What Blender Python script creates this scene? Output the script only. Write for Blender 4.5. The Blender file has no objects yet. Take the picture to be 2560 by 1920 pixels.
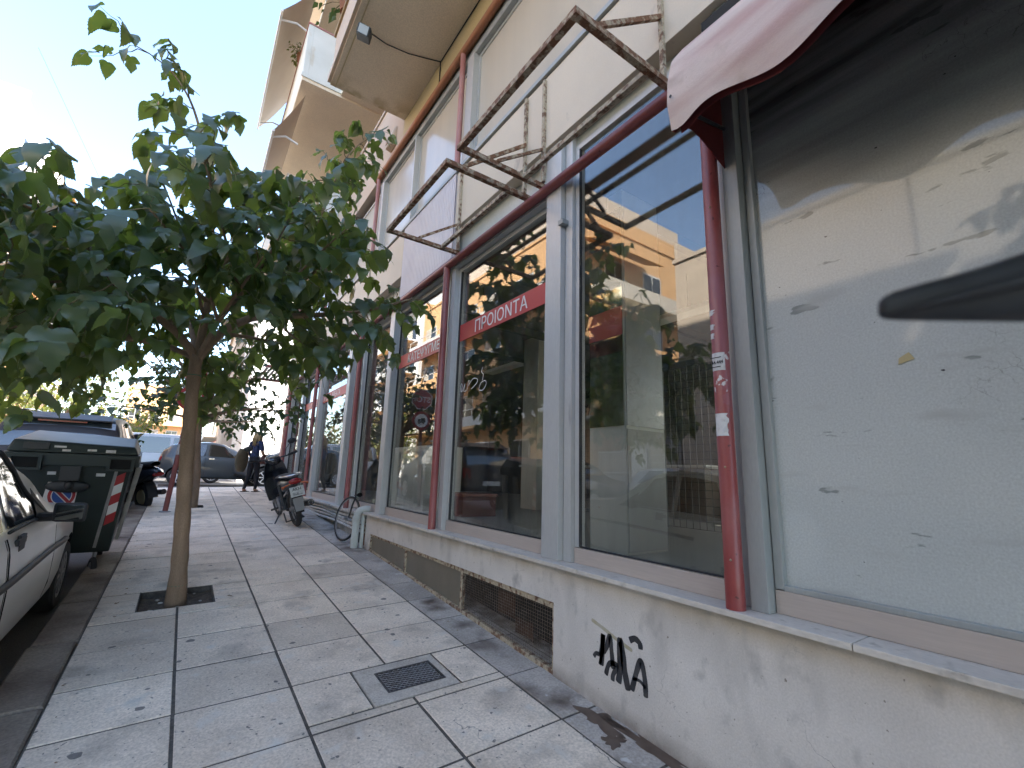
import bpy, bmesh, math, random
from mathutils import Vector, Matrix, Euler

random.seed(7)
R = math.radians
SC = bpy.context.scene
COL = SC.collection

# ------------------------------------------------------------------ camera
CAMZ = 1.55
yaw, pitch, roll = 0.60334653, 0.19513978, 0.0303303
f_ = Vector((math.sin(yaw)*math.cos(pitch), math.cos(yaw)*math.cos(pitch), math.sin(pitch)))
r0 = f_.cross(Vector((0, 0, 1))).normalized()
u0 = r0.cross(f_)
r_ = r0*math.cos(roll) + u0*math.sin(roll)
u_ = -r0*math.sin(roll) + u0*math.cos(roll)
camd = bpy.data.cameras.new('camera')
cam = bpy.data.objects.new('camera', camd)
COL.objects.link(cam)
mw = Matrix((r_, u_, -f_)).transposed().to_4x4()
mw.translation = Vector((0, 0, CAMZ))
cam.matrix_world = mw
camd.sensor_width = 36.0
camd.lens = 36.0*1147.59/2560.0
camd.clip_start = 0.02
camd.clip_end = 900
camd.dof.use_dof = True
camd.dof.focus_distance = 5.0
camd.dof.aperture_fstop = 4.5
SC.camera = cam

# ------------------------------------------------------------------ sky, sun, exposure
SUN_EL, SUN_AZ = 40.0, -35.0         # degrees above the horizon, degrees from +X towards +Y
w = bpy.data.worlds.new('World')
SC.world = w
w.use_nodes = True
nt = w.node_tree
sky = nt.nodes.new('ShaderNodeTexSky')
sky.sky_type = 'NISHITA'
sky.sun_disc = False
sky.sun_elevation = R(SUN_EL)
sky.sun_rotation = R(90 - SUN_AZ)
sky.air_density = 1.0
sky.dust_density = 1.0
sky.ozone_density = 1.0
bg = nt.nodes['Background']
bg.inputs['Strength'].default_value = 0.15
nt.links.new(sky.outputs['Color'], bg.inputs['Color'])

sd = bpy.data.lights.new('sun', 'SUN')
sd.energy = 5.0
sd.angle = R(0.5)
sd.color = (1.0, 0.91, 0.78)
sun = bpy.data.objects.new('sun', sd)
COL.objects.link(sun)
sdir = Vector((math.cos(R(SUN_EL))*math.cos(R(SUN_AZ)), math.cos(R(SUN_EL))*math.sin(R(SUN_AZ)), math.sin(R(SUN_EL))))
sun.rotation_euler = sdir.to_track_quat('Z', 'Y').to_euler()
sun.location = (30, 10, 40)

vs = SC.view_settings
vs.view_transform = 'Standard'
vs.look = 'None'
vs.gamma = 1.0
vs.exposure = 2.5
vs.use_curve_mapping = False
SC.render.engine = 'CYCLES'
SC.cycles.use_denoising = True
SC.cycles.use_adaptive_sampling = True
SC.cycles.adaptive_threshold = 0.015
SC.cycles.max_bounces = 8
SC.cycles.diffuse_bounces = 4
SC.cycles.glossy_bounces = 5
SC.cycles.transparent_max_bounces = 24
SC.cycles.sample_clamp_indirect = 6.0
SC.cycles.caustics_reflective = False
SC.cycles.caustics_refractive = False

# ------------------------------------------------------------------ helpers: materials
MATS = {}
def mat(name, base, rough=0.6, metal=0.0, base2=None, scale=6.0, detail=6.0, lo=0.35, hi=0.7, fine=0.0, fine_scale=90.0,
        bump=0.0, bump_scale=60.0, coat=0.0, spec=0.5, world=True, stretch=None, rnd=0.0, alpha=None, emit=None, sheen=0.0):
    """Principled material: two base colours mixed by noise, fine speckle, optional bump and per-object brightness."""
    if name in MATS: return MATS[name]
    m = bpy.data.materials.new(name); MATS[name] = m
    m.use_nodes = True
    n = m.node_tree.nodes; L = m.node_tree.links
    p = n['Principled BSDF']
    p.inputs['Roughness'].default_value = rough
    p.inputs['Metallic'].default_value = metal
    p.inputs['Specular IOR Level'].default_value = spec
    if coat:
        p.inputs['Coat Weight'].default_value = coat
        p.inputs['Coat Roughness'].default_value = 0.05
    if world:
        src = n.new('ShaderNodeNewGeometry').outputs['Position']
    else:
        src = n.new('ShaderNodeTexCoord').outputs['Object']
    if stretch:
        mp = n.new('ShaderNodeMapping'); mp.inputs['Scale'].default_value = stretch
        L.new(src, mp.inputs['Vector']); src = mp.outputs['Vector']
    m['src'] = 1
    col = None
    if base2 is not None:
        nz = n.new('ShaderNodeTexNoise'); nz.inputs['Scale'].default_value = scale; nz.inputs['Detail'].default_value = detail
        L.new(src, nz.inputs['Vector'])
        rp = n.new('ShaderNodeMapRange'); rp.inputs['From Min'].default_value = lo; rp.inputs['From Max'].default_value = hi
        L.new(nz.outputs['Fac'], rp.inputs['Value'])
        mx = n.new('ShaderNodeMix'); mx.data_type = 'RGBA'
        mx.inputs['A'].default_value = (*base, 1); mx.inputs['B'].default_value = (*base2, 1)
        L.new(rp.outputs['Result'], mx.inputs['Factor'])
        col = mx.outputs['Result']
    else:
        rg = n.new('ShaderNodeRGB'); rg.outputs[0].default_value = (*base, 1); col = rg.outputs[0]
    if fine:
        nf = n.new('ShaderNodeTexNoise'); nf.inputs['Scale'].default_value = fine_scale; nf.inputs['Detail'].default_value = 3
        L.new(src, nf.inputs['Vector'])
        mr = n.new('ShaderNodeMapRange'); mr.inputs['To Min'].default_value = 1-fine; mr.inputs['To Max'].default_value = 1+fine
        mr.inputs['From Min'].default_value = 0.25; mr.inputs['From Max'].default_value = 0.75
        L.new(nf.outputs['Fac'], mr.inputs['Value'])
        vm = n.new('ShaderNodeVectorMath'); vm.operation = 'SCALE'
        L.new(col, vm.inputs[0]); L.new(mr.outputs['Result'], vm.inputs['Scale']); col = vm.outputs['Vector']
    if rnd:
        oi = n.new('ShaderNodeObjectInfo')
        mr = n.new('ShaderNodeMapRange'); mr.inputs['To Min'].default_value = 1-rnd; mr.inputs['To Max'].default_value = 1+rnd
        L.new(oi.outputs['Random'], mr.inputs['Value'])
        vm = n.new('ShaderNodeVectorMath'); vm.operation = 'SCALE'
        L.new(col, vm.inputs[0]); L.new(mr.outputs['Result'], vm.inputs['Scale']); col = vm.outputs['Vector']
    L.new(col, p.inputs['Base Color'])
    if bump:
        nb = n.new('ShaderNodeTexNoise'); nb.inputs['Scale'].default_value = bump_scale; nb.inputs['Detail'].default_value = 5
        L.new(src, nb.inputs['Vector'])
        bp = n.new('ShaderNodeBump'); bp.inputs['Strength'].default_value = bump; bp.inputs['Distance'].default_value = 0.01
        L.new(nb.outputs['Fac'], bp.inputs['Height']); L.new(bp.outputs['Normal'], p.inputs['Normal'])
    if emit:
        p.inputs['Emission Color'].default_value = (*emit[0], 1); p.inputs['Emission Strength'].default_value = emit[1]
    return m

def add_layer(m, color, mask_fn, rough=None):
    """Mix a further colour over a material's base colour; mask_fn(nodes, links, position) returns a 0..1 socket."""
    n = m.node_tree.nodes; L = m.node_tree.links
    p = n['Principled BSDF']
    old = p.inputs['Base Color'].links[0].from_socket
    g = n.new('ShaderNodeNewGeometry').outputs['Position']
    fac = mask_fn(n, L, g)
    mx = n.new('ShaderNodeMix'); mx.data_type = 'RGBA'
    L.new(fac, mx.inputs['Factor']); L.new(old, mx.inputs['A']); mx.inputs['B'].default_value = (*color, 1)
    L.new(mx.outputs['Result'], p.inputs['Base Color'])
    return m

def noise_mask(scale, lo, hi, stretch=None, detail=5, offset=0.0):
    def fn(n, L, g):
        src = g
        if stretch or offset:
            mp = n.new('ShaderNodeMapping'); mp.inputs['Scale'].default_value = stretch or (1, 1, 1)
            mp.inputs['Location'].default_value = (offset, offset*0.7, offset*1.3)
            L.new(src, mp.inputs['Vector']); src = mp.outputs['Vector']
        nz = n.new('ShaderNodeTexNoise'); nz.inputs['Scale'].default_value = scale; nz.inputs['Detail'].default_value = detail
        L.new(src, nz.inputs['Vector'])
        mr = n.new('ShaderNodeMapRange'); mr.inputs['From Min'].default_value = lo; mr.inputs['From Max'].default_value = hi
        L.new(nz.outputs['Fac'], mr.inputs['Value'])
        return mr.outputs['Result']
    return fn

def band_mask(coef, lo, hi, inner=None):
    """1 where coef . (x, y, z) is lo, fading to 0 at hi, times an inner mask."""
    def fn(n, L, g):
        vm = n.new('ShaderNodeVectorMath'); vm.operation = 'DOT_PRODUCT'
        L.new(g, vm.inputs[0]); vm.inputs[1].default_value = coef
        mr = n.new('ShaderNodeMapRange'); mr.inputs['From Min'].default_value = lo; mr.inputs['From Max'].default_value = hi
        mr.inputs['To Min'].default_value = 1.0; mr.inputs['To Max'].default_value = 0.0
        L.new(vm.outputs['Value'], mr.inputs['Value'])
        out = mr.outputs['Result']
        if inner:
            b = inner(n, L, g)
            mm = n.new('ShaderNodeMath'); mm.operation = 'MULTIPLY'
            L.new(out, mm.inputs[0]); L.new(b, mm.inputs[1]); out = mm.outputs[0]
        return out
    return fn

def spot_mask(scale, radius, keep, seed=0.0):
    """round spots: voronoi cells, a share of which carry a disc"""
    def fn(n, L, g):
        sp = n.new('ShaderNodeSeparateXYZ'); L.new(g, sp.inputs[0])
        cb = n.new('ShaderNodeCombineXYZ'); L.new(sp.outputs[0], cb.inputs[0]); L.new(sp.outputs[1], cb.inputs[1])
        cb.inputs[2].default_value = seed
        nz = n.new('ShaderNodeTexNoise'); nz.inputs['Scale'].default_value = 22; L.new(cb.outputs[0], nz.inputs['Vector'])
        ad = n.new('ShaderNodeVectorMath'); ad.operation = 'MULTIPLY_ADD'
        L.new(nz.outputs['Color'], ad.inputs[0]); ad.inputs[1].default_value = (0.028, 0.028, 0); L.new(cb.outputs[0], ad.inputs[2])
        vo = n.new('ShaderNodeTexVoronoi'); vo.inputs['Scale'].default_value = scale; vo.inputs['Randomness'].default_value = 1.0
        L.new(ad.outputs[0], vo.inputs['Vector'])
        sc = n.new('ShaderNodeSeparateColor'); L.new(vo.outputs['Color'], sc.inputs[0])
        rr = n.new('ShaderNodeMapRange'); rr.inputs['From Min'].default_value = keep; rr.inputs['From Max'].default_value = 1.0
        rr.inputs['To Min'].default_value = 0.0; rr.inputs['To Max'].default_value = radius
        L.new(sc.outputs[0], rr.inputs['Value'])
        lt = n.new('ShaderNodeMath'); lt.operation = 'LESS_THAN'
        L.new(vo.outputs['Distance'], lt.inputs[0]); L.new(rr.outputs['Result'], lt.inputs[1])
        ml = n.new('ShaderNodeMath'); ml.operation = 'MULTIPLY'; ml.inputs[1].default_value = 0.8
        L.new(lt.outputs[0], ml.inputs[0])
        return ml.outputs[0]
    return fn

def crack_mask(scale, width, keep_scale, lo, hi, seed=0.0):
    """hairline cracks: edges of warped voronoi cells, kept only in patches"""
    def fn(n, L, g):
        mp = n.new('ShaderNodeMapping'); mp.inputs['Location'].default_value = (seed, seed*.6, seed*.3); L.new(g, mp.inputs[0])
        nz = n.new('ShaderNodeTexNoise'); nz.inputs['Scale'].default_value = 5; nz.inputs['Detail'].default_value = 6; L.new(mp.outputs[0], nz.inputs['Vector'])
        ad = n.new('ShaderNodeVectorMath'); ad.operation = 'MULTIPLY_ADD'; ad.inputs[1].default_value = (.35, .35, .35)
        L.new(nz.outputs['Color'], ad.inputs[0]); L.new(mp.outputs[0], ad.inputs[2])
        vo = n.new('ShaderNodeTexVoronoi'); vo.feature = 'DISTANCE_TO_EDGE'; vo.inputs['Scale'].default_value = scale; L.new(ad.outputs[0], vo.inputs['Vector'])
        lt = n.new('ShaderNodeMath'); lt.operation = 'LESS_THAN'; lt.inputs[1].default_value = width; L.new(vo.outputs['Distance'], lt.inputs[0])
        k = n.new('ShaderNodeTexNoise'); k.inputs['Scale'].default_value = keep_scale; L.new(mp.outputs[0], k.inputs['Vector'])
        mr = n.new('ShaderNodeMapRange'); mr.inputs['From Min'].default_value = lo; mr.inputs['From Max'].default_value = hi; L.new(k.outputs['Fac'], mr.inputs[0])
        mm = n.new('ShaderNodeMath'); mm.operation = 'MULTIPLY'; L.new(lt.outputs[0], mm.inputs[0]); L.new(mr.outputs[0], mm.inputs[1])
        return mm.outputs[0]
    return fn

def glass_mat(name, tint=(0.82, 0.86, 0.84), ior=1.6, boost=0.0, dirt=0.06):
    """A pane: Fresnel mix of clear transmission and mirror reflection with a thin film of dust."""
    if name in MATS: return MATS[name]
    m = bpy.data.materials.new(name); MATS[name] = m
    m.use_nodes = True
    n = m.node_tree.nodes; L = m.node_tree.links
    for q in list(n): n.remove(q)
    out = n.new('ShaderNodeOutputMaterial')
    tr = n.new('ShaderNodeBsdfTransparent'); tr.inputs[0].default_value = (*tint, 1)
    gl = n.new('ShaderNodeBsdfGlossy'); gl.inputs['Roughness'].default_value = 0.0
    fr = n.new('ShaderNodeFresnel')
    gb = n.new('ShaderNodeNewGeometry')            # the inner face of the pane sees the same air-to-glass step
    io = n.new('ShaderNodeMapRange'); io.inputs['To Min'].default_value = ior; io.inputs['To Max'].default_value = 1/ior
    L.new(gb.outputs['Backfacing'], io.inputs['Value']); L.new(io.outputs[0], fr.inputs['IOR'])
    e = n.new('ShaderNodeMath'); e.operation = 'ADD'; e.use_clamp = True; e.inputs[1].default_value = boost; L.new(fr.outputs[0], e.inputs[0])
    mx = n.new('ShaderNodeMixShader'); L.new(e.outputs[0], mx.inputs[0]); L.new(tr.outputs[0], mx.inputs[1]); L.new(gl.outputs[0], mx.inputs[2])
    df = n.new('ShaderNodeBsdfDiffuse'); df.inputs[0].default_value = (0.42, 0.42, 0.38, 1)
    g = n.new('ShaderNodeNewGeometry')
    mp = n.new('ShaderNodeMapping'); mp.inputs['Scale'].default_value = (6, 6, 1.2); L.new(g.outputs['Position'], mp.inputs[0])
    nz = n.new('ShaderNodeTexNoise'); nz.inputs['Scale'].default_value = 2.0; nz.inputs['Detail'].default_value = 6; L.new(mp.outputs[0], nz.inputs['Vector'])
    mr = n.new('ShaderNodeMapRange'); mr.inputs['From Min'].default_value = 0.35; mr.inputs['From Max'].default_value = 0.75
    mr.inputs['To Min'].default_value = 0.0; mr.inputs['To Max'].default_value = dirt; L.new(nz.outputs['Fac'], mr.inputs[0])
    m2 = n.new('ShaderNodeMixShader'); L.new(mr.outputs[0], m2.inputs[0]); L.new(mx.outputs[0], m2.inputs[1]); L.new(df.outputs[0], m2.inputs[2])
    L.new(m2.outputs[0], out.inputs['Surface'])
    return m

def leaf_mat(name, top, back, trans, rough=0.42, tw=0.3, rnd=0.25):
    if name in MATS: return MATS[name]
    m = bpy.data.materials.new(name); MATS[name] = m
    m.use_nodes = True
    n = m.node_tree.nodes; L = m.node_tree.links
    p = n['Principled BSDF']; out = n['Material Output']
    g = n.new('ShaderNodeNewGeometry')
    nz = n.new('ShaderNodeTexNoise'); nz.inputs['Scale'].default_value = 3.0; nz.inputs['Detail'].default_value = 4; L.new(g.outputs['Position'], nz.inputs['Vector'])
    mr = n.new('ShaderNodeMapRange'); mr.inputs['From Min'].default_value = 0.3; mr.inputs['From Max'].default_value = 0.7
    mr.inputs['To Min'].default_value = 1-rnd; mr.inputs['To Max'].default_value = 1+rnd; L.new(nz.outputs['Fac'], mr.inputs[0])
    mx = n.new('ShaderNodeMix'); mx.data_type = 'RGBA'; mx.inputs['A'].default_value = (*top, 1); mx.inputs['B'].default_value = (*back, 1)
    L.new(g.outputs['Backfacing'], mx.inputs['Factor'])
    vm = n.new('ShaderNodeVectorMath'); vm.operation = 'SCALE'; L.new(mx.outputs['Result'], vm.inputs[0]); L.new(mr.outputs[0], vm.inputs['Scale'])
    L.new(vm.outputs[0], p.inputs['Base Color'])
    oi = n.new('ShaderNodeObjectInfo'); orr = n.new('ShaderNodeMapRange'); orr.inputs['To Min'].default_value = .8; orr.inputs['To Max'].default_value = 1.25; L.new(oi.outputs['Random'], orr.inputs[0])
    vm2 = n.new('ShaderNodeVectorMath'); vm2.operation = 'SCALE'; L.new(vm.outputs[0], vm2.inputs[0]); L.new(orr.outputs[0], vm2.inputs['Scale']); L.new(vm2.outputs[0], p.inputs['Base Color'])
    p.inputs['Roughness'].default_value = rough
    p.inputs['Specular IOR Level'].default_value = 0.8
    tl = n.new('ShaderNodeBsdfTranslucent'); tl.inputs[0].default_value = (*trans, 1)
    ms = n.new('ShaderNodeMixShader'); ms.inputs[0].default_value = tw
    L.new(p.outputs[0], ms.inputs[1]); L.new(tl.outputs[0], ms.inputs[2]); L.new(ms.outputs[0], out.inputs['Surface'])
    return m

# ------------------------------------------------------------------ helpers: meshes and objects
class MB:
    """Collects faces; build() links them as one mesh object."""
    def __init__(s): s.v = []; s.f = []
    def add(s, vs, fs):
        o = len(s.v); s.v += [tuple(p) for p in vs]; s.f += [tuple(i+o for i in q) for q in fs]; return s
    def box(s, x0, x1, y0, y1, z0, z1, m=None):
        vs = [Vector(p) for p in ((x0,y0,z0),(x1,y0,z0),(x1,y1,z0),(x0,y1,z0),(x0,y0,z1),(x1,y0,z1),(x1,y1,z1),(x0,y1,z1))]
        if m is not None: vs = [m @ p for p in vs]
        return s.add(vs, [(0,3,2,1),(4,5,6,7),(0,1,5,4),(1,2,6,5),(2,3,7,6),(3,0,4,7)])
    def hexa(s, bottom, top):
        return s.add(list(bottom)+list(top), [(0,3,2,1),(4,5,6,7),(0,1,5,4),(1,2,6,5),(2,3,7,6),(3,0,4,7)])
    def poly(s, pts): return s.add(pts, [tuple(range(len(pts)))])
    def prism(s, poly, d):
        """closed polygon of 3-D points extruded by the vector d"""
        n = len(poly); d = Vector(d); a = [Vector(p) for p in poly]; b = [p+d for p in a]
        fs = [tuple(reversed(range(n))), tuple(range(n, 2*n))] + [(i, (i+1) % n, n+(i+1) % n, n+i) for i in range(n)]
        return s.add(a+b, fs)
    def tube(s, pts, rad, n=8, cap=True, flat=1.0):
        pts = [Vector(p) for p in pts]
        if not isinstance(rad, (list, tuple)): rad = [rad]*len(pts)
        t0 = (pts[1]-pts[0]).normalized()
        up = Vector((0,0,1)) if abs(t0.z) < 0.9 else Vector((1,0,0))
        nx = t0.cross(up).normalized()
        rings = []
        for i, p in enumerate(pts):
            if i == 0: t = pts[1]-pts[0]
            elif i == len(pts)-1: t = pts[-1]-pts[-2]
            else: t = (pts[i+1]-pts[i]).normalized() + (pts[i]-pts[i-1]).normalized()
            t = t.normalized() if t.length > 1e-9 else t0
            nx = (nx - t*nx.dot(t)); nx = nx.normalized() if nx.length > 1e-6 else t.orthogonal().normalized()
            ny = t.cross(nx)
            rings.append([p + (nx*math.cos(2*math.pi*k/n) + ny*flat*math.sin(2*math.pi*k/n))*rad[i] for k in range(n)])
        vs = [q for r in rings for q in r]; fs = []
        for i in range(len(rings)-1):
            for k in range(n):
                fs.append((i*n+k, i*n+(k+1) % n, (i+1)*n+(k+1) % n, (i+1)*n+k))
        if cap: fs += [tuple(reversed(range(n))), tuple(range((len(rings)-1)*n, len(rings)*n))]
        return s.add(vs, fs)
    def lathe(s, prof, c, axis, n=20):
        """profile [(radius, along)] turned about an axis through c"""
        c = Vector(c); ax = Vector(axis).normalized(); e1 = ax.orthogonal().normalized(); e2 = ax.cross(e1)
        vs = []; m = len(prof)
        for k in range(n):
            a = 2*math.pi*k/n; d = e1*math.cos(a)+e2*math.sin(a)
            vs += [c + d*r + ax*h for r, h in prof]
        fs = [(k*m+i, ((k+1) % n)*m+i, ((k+1) % n)*m+i+1, k*m+i+1) for k in range(n) for i in range(m-1)]
        return s.add(vs, fs)
    def torus(s, c, axis, R0, r, n=28, k=8):
        return s.lathe([(R0+r*math.cos(2*math.pi*i/k), r*math.sin(2*math.pi*i/k)) for i in range(k+1)], c, axis, n)
    def grid(s, rows):
        m = len(rows[0]); vs = [p for r in rows for p in r]
        fs = [(i*m+j, i*m+j+1, (i+1)*m+j+1, (i+1)*m+j) for i in range(len(rows)-1) for j in range(m-1)]
        return s.add(vs, fs)
    def ball(s, c, rx, ry=None, rz=None, n=12, m=8, rot=None):
        ry = ry or rx; rz = rz or rx; c = Vector(c); rows = []
        for i in range(m+1):
            t = math.pi*i/m; row = []
            for k in range(n+1):
                a = 2*math.pi*k/n
                p = Vector((rx*math.sin(t)*math.cos(a), ry*math.sin(t)*math.sin(a), rz*math.cos(t)))
                row.append(c + (rot @ p if rot else p))
            rows.append(row)
        return s.grid(rows)
    def mesh(s, name, smooth=None):
        me = bpy.data.meshes.new(name); me.from_pydata(s.v, [], s.f); me.validate(); me.update()
        bm = bmesh.new(); bm.from_mesh(me); bmesh.ops.remove_doubles(bm, verts=bm.verts, dist=1e-5)
        bmesh.ops.recalc_face_normals(bm, faces=bm.faces); bm.to_mesh(me); bm.free()
        if smooth is not None:
            me.polygons.foreach_set('use_smooth', [True]*len(me.polygons))
            if smooth < 179: me.set_sharp_from_angle(angle=R(smooth))
        return me
    def build(s, name, m, parent=None, smooth=None, bevel=0.0, world=True, recalc=True):
        me = s.mesh(name, smooth)
        if bevel:
            bm = bmesh.new(); bm.from_mesh(me)
            es = [e for e in bm.edges if len(e.link_faces) == 2 and e.calc_face_angle(0) > 0.6]
            bmesh.ops.bevel(bm, geom=es, offset=bevel, segments=2, affect='EDGES', profile=0.6)
            bm.to_mesh(me); bm.free()
        return link(name, me, m, parent, world)

def link(name, me, m, parent=None, world=True):
    o = bpy.data.objects.new(name, me)
    if m is not None and len(me.materials) == 0: me.materials.append(m)
    COL.objects.link(o)
    if parent is not None:
        o.parent = parent
        if world: o.matrix_parent_inverse = Matrix.LocRotScale(parent.location, parent.rotation_euler, parent.scale).inverted() if parent.parent is None else \
            (Matrix.LocRotScale(parent.parent.location, parent.parent.rotation_euler, parent.parent.scale) @ parent.matrix_parent_inverse @ Matrix.LocRotScale(parent.location, parent.rotation_euler, parent.scale)).inverted()
    return o

def tag(o, label=None, cat=None, group=None, kind=None):
    if label: o['label'] = label
    if cat: o['category'] = cat
    if group: o['group'] = group
    if kind: o['kind'] = kind
    return o

def thing(name, label, cat, loc=(0,0,0), rotz=0.0, group=None):
    """an Empty at the thing's base; parts are built in the thing's own coordinates when world=False"""
    o = bpy.data.objects.new(name, None); COL.objects.link(o)
    o.location = loc; o.rotation_euler = (0, 0, rotz); o.empty_display_size = 0.2
    return tag(o, label, cat, group)

def text_mesh(txt, size, m, name, parent, origin, xdir, ydir, extrude=0.0008, align='LEFT', bold=0.0, world=True):
    cu = bpy.data.curves.new(name, 'FONT'); cu.body = txt; cu.size = size; cu.extrude = extrude; cu.align_x = align; cu.offset = bold
    cu.resolution_u = 3
    t = bpy.data.objects.new(name+'_tmp', cu); COL.objects.link(t)
    dg = bpy.context.evaluated_depsgraph_get()
    me = bpy.data.meshes.new_from_object(t.evaluated_get(dg))
    bpy.data.objects.remove(t); bpy.data.curves.remove(cu)
    X = Vector(xdir).normalized(); Y = Vector(ydir).normalized(); Z = X.cross(Y)
    mt = Matrix((X, Y, Z)).transposed().to_4x4(); mt.translation = Vector(origin)
    me.transform(mt)
    me.materials.clear()
    return link(name, me, m, parent, world)

def strokes(mb, lines, plane, width, depth=0.0012, n=10):
    """flat paint strokes: polylines in plane coordinates, plane(a, b, d) -> point"""
    for pts, wd in lines:
        # smooth the polyline
        P = []
        for i in range(len(pts)-1):
            p0 = Vector(pts[max(i-1, 0)]); p1 = Vector(pts[i]); p2 = Vector(pts[i+1]); p3 = Vector(pts[min(i+2, len(pts)-1)])
            for k in range(n):
                t = k/n
                P.append(0.5*((2*p1)+(p2-p0)*t+(2*p0-5*p1+4*p2-p3)*t*t+(3*p1-p0-3*p2+p3)*t**3))
        P.append(Vector(pts[-1]))
        rowa, rowb = [], []
        for i, p in enumerate(P):
            t = (P[min(i+1, len(P)-1)]-P[max(i-1, 0)])
            t = t.normalized() if t.length > 1e-9 else Vector((1, 0))
            nn = Vector((-t.y, t.x)); e = 1.0 if 0 < i < len(P)-1 else 0.55
            hw = wd*width*0.5*e*(1+0.05*math.sin(i*.6))
            rowa.append(plane(*(p+nn*hw), depth)); rowb.append(plane(*(p-nn*hw), depth))
        mb.grid([rowa, rowb])
    return mb

def cut(o, cutters):
    """boolean difference applied at once; the cutters are removed"""
    for c in cutters:
        md = o.modifiers.new('b', 'BOOLEAN'); md.object = c; md.operation = 'DIFFERENCE'; md.solver = 'EXACT'
    dg = bpy.context.evaluated_depsgraph_get(); dg.update()
    me = bpy.data.meshes.new_from_object(o.evaluated_get(dg))
    o.modifiers.clear(); old = o.data; o.data = me; bpy.data.meshes.remove(old)
    for c in cutters: bpy.data.objects.remove(c)
    me.polygons.foreach_set('use_smooth', [True]*len(me.polygons)); me.set_sharp_from_angle(angle=R(38))
    return o

def copy_tree(o, parent=None):
    c = o.copy(); COL.objects.link(c)
    if parent is not None: c.parent = parent
    for ch in list(o.children): copy_tree(ch, c)
    return c

def lerp(a, b, t): return a+(b-a)*t
def curve(tab, x):
    """smooth interpolation of a table [(x, value)]"""
    if x <= tab[0][0]: return tab[0][1]
    for (a, va), (b, vb) in zip(tab, tab[1:]):
        if x <= b:
            t = (x-a)/(b-a); return va+(vb-va)*(t*t*(3-2*t)*0.5+t*0.5)
    return tab[-1][1]

SLX, SLY = 0.0211, 0.0592
def G(x, y): return SLX*x + SLY*y            # the footway rises away from the camera
# ================================================================== materials used by the setting
m_slab = mat('slab_concrete', (0.59, 0.51, 0.425), 0.85, base2=(0.73, 0.645, 0.545), scale=3.2, lo=0.3, hi=0.72, fine=0.24, fine_scale=70, bump=0.35, bump_scale=95, rnd=0.15)
add_layer(m_slab, (0.23, 0.205, 0.18), noise_mask(3.0, 0.54, 0.82, detail=14, offset=3.0))
add_layer(m_slab, (0.62, 0.59, 0.54), noise_mask(7.0, 0.60, 0.75, detail=12, offset=31.0))
add_layer(m_slab, (0.58, 0.49, 0.39), noise_mask(1.3, 0.60, 0.80, detail=6, offset=9.0))
add_layer(m_slab, (0.17, 0.165, 0.16), noise_mask(34, 0.66, 0.72, detail=4, offset=5.0))
add_layer(m_slab, (0.16, 0.15, 0.14), crack_mask(1.1, .0035, .8, .58, .62, 4.0))
add_layer(m_slab, (0.085, 0.085, 0.09), spot_mask(4.4, 0.17, 0.36, 1.7))
add_layer(m_slab, (0.11, 0.11, 0.115), spot_mask(9.5, 0.13, 0.58, 8.2))
m_edge = mat('slab_wall_strip', (0.36, 0.33, 0.30), 0.8, base2=(0.50, 0.46, 0.42), scale=2.6, fine=0.25, fine_scale=60, bump=0.35, bump_scale=80, rnd=0.1)
add_layer(m_edge, (0.10, 0.075, 0.06), noise_mask(2.6, 0.52, 0.72, detail=8, offset=2.0))
add_layer(m_edge, (0.55, 0.54, 0.52), noise_mask(9, 0.66, 0.72, detail=5, offset=6.0))
m_joint = mat('joint_grit', (0.065, 0.06, 0.055), 0.95, base2=(0.12, 0.11, 0.10), scale=18, fine=0.3, bump=0.5, bump_scale=140)
m_kerb = mat('kerb_stone', (0.27, 0.235, 0.195), 0.85, base2=(0.135, 0.10, 0.08), scale=2.4, lo=0.4, hi=0.68, fine=0.25, fine_scale=60, bump=0.4, bump_scale=70, rnd=0.12)
m_road = mat('asphalt', (0.075, 0.075, 0.077), 0.9, base2=(0.115, 0.112, 0.108), scale=1.1, fine=0.4, fine_scale=150, bump=0.6, bump_scale=160)
m_ground = mat('ground_paving', (0.20, 0.19, 0.175), 0.9, base2=(0.26, 0.245, 0.22), scale=0.8, fine=0.3, fine_scale=50)
m_soil = mat('pit_soil', (0.055, 0.042, 0.032), 0.95, base2=(0.11, 0.085, 0.062), scale=22, fine=0.4, fine_scale=120, bump=0.9, bump_scale=70)
m_stone = mat('pale_stone', (0.5, 0.48, 0.45), 0.85, base2=(0.3, 0.27, 0.24), scale=30, world=False)
m_iron = mat('cast_iron', (0.045, 0.047, 0.052), 0.55, metal=0.4, base2=(0.10, 0.09, 0.085), scale=30, fine=0.3)
m_mortar = mat('mortar_patch', (0.56, 0.52, 0.465), 0.9, base2=(0.42, 0.385, 0.34), scale=7, fine=0.25, fine_scale=80, bump=0.5, bump_scale=60)

# ================================================================== ground and roads
def zr(y):
    """height of the roadway along the street: rises, crests at the crossing, then levels"""
    if y < 13.5: return SLY*y - 0.125
    t = min((y-13.5)/6.0, 1.0)
    a = SLY*13.5-0.125
    return a + (0.845-a)*(t*(2-t)) if y < 19.5 else 0.845 + 0.004*(y-19.5)

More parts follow.
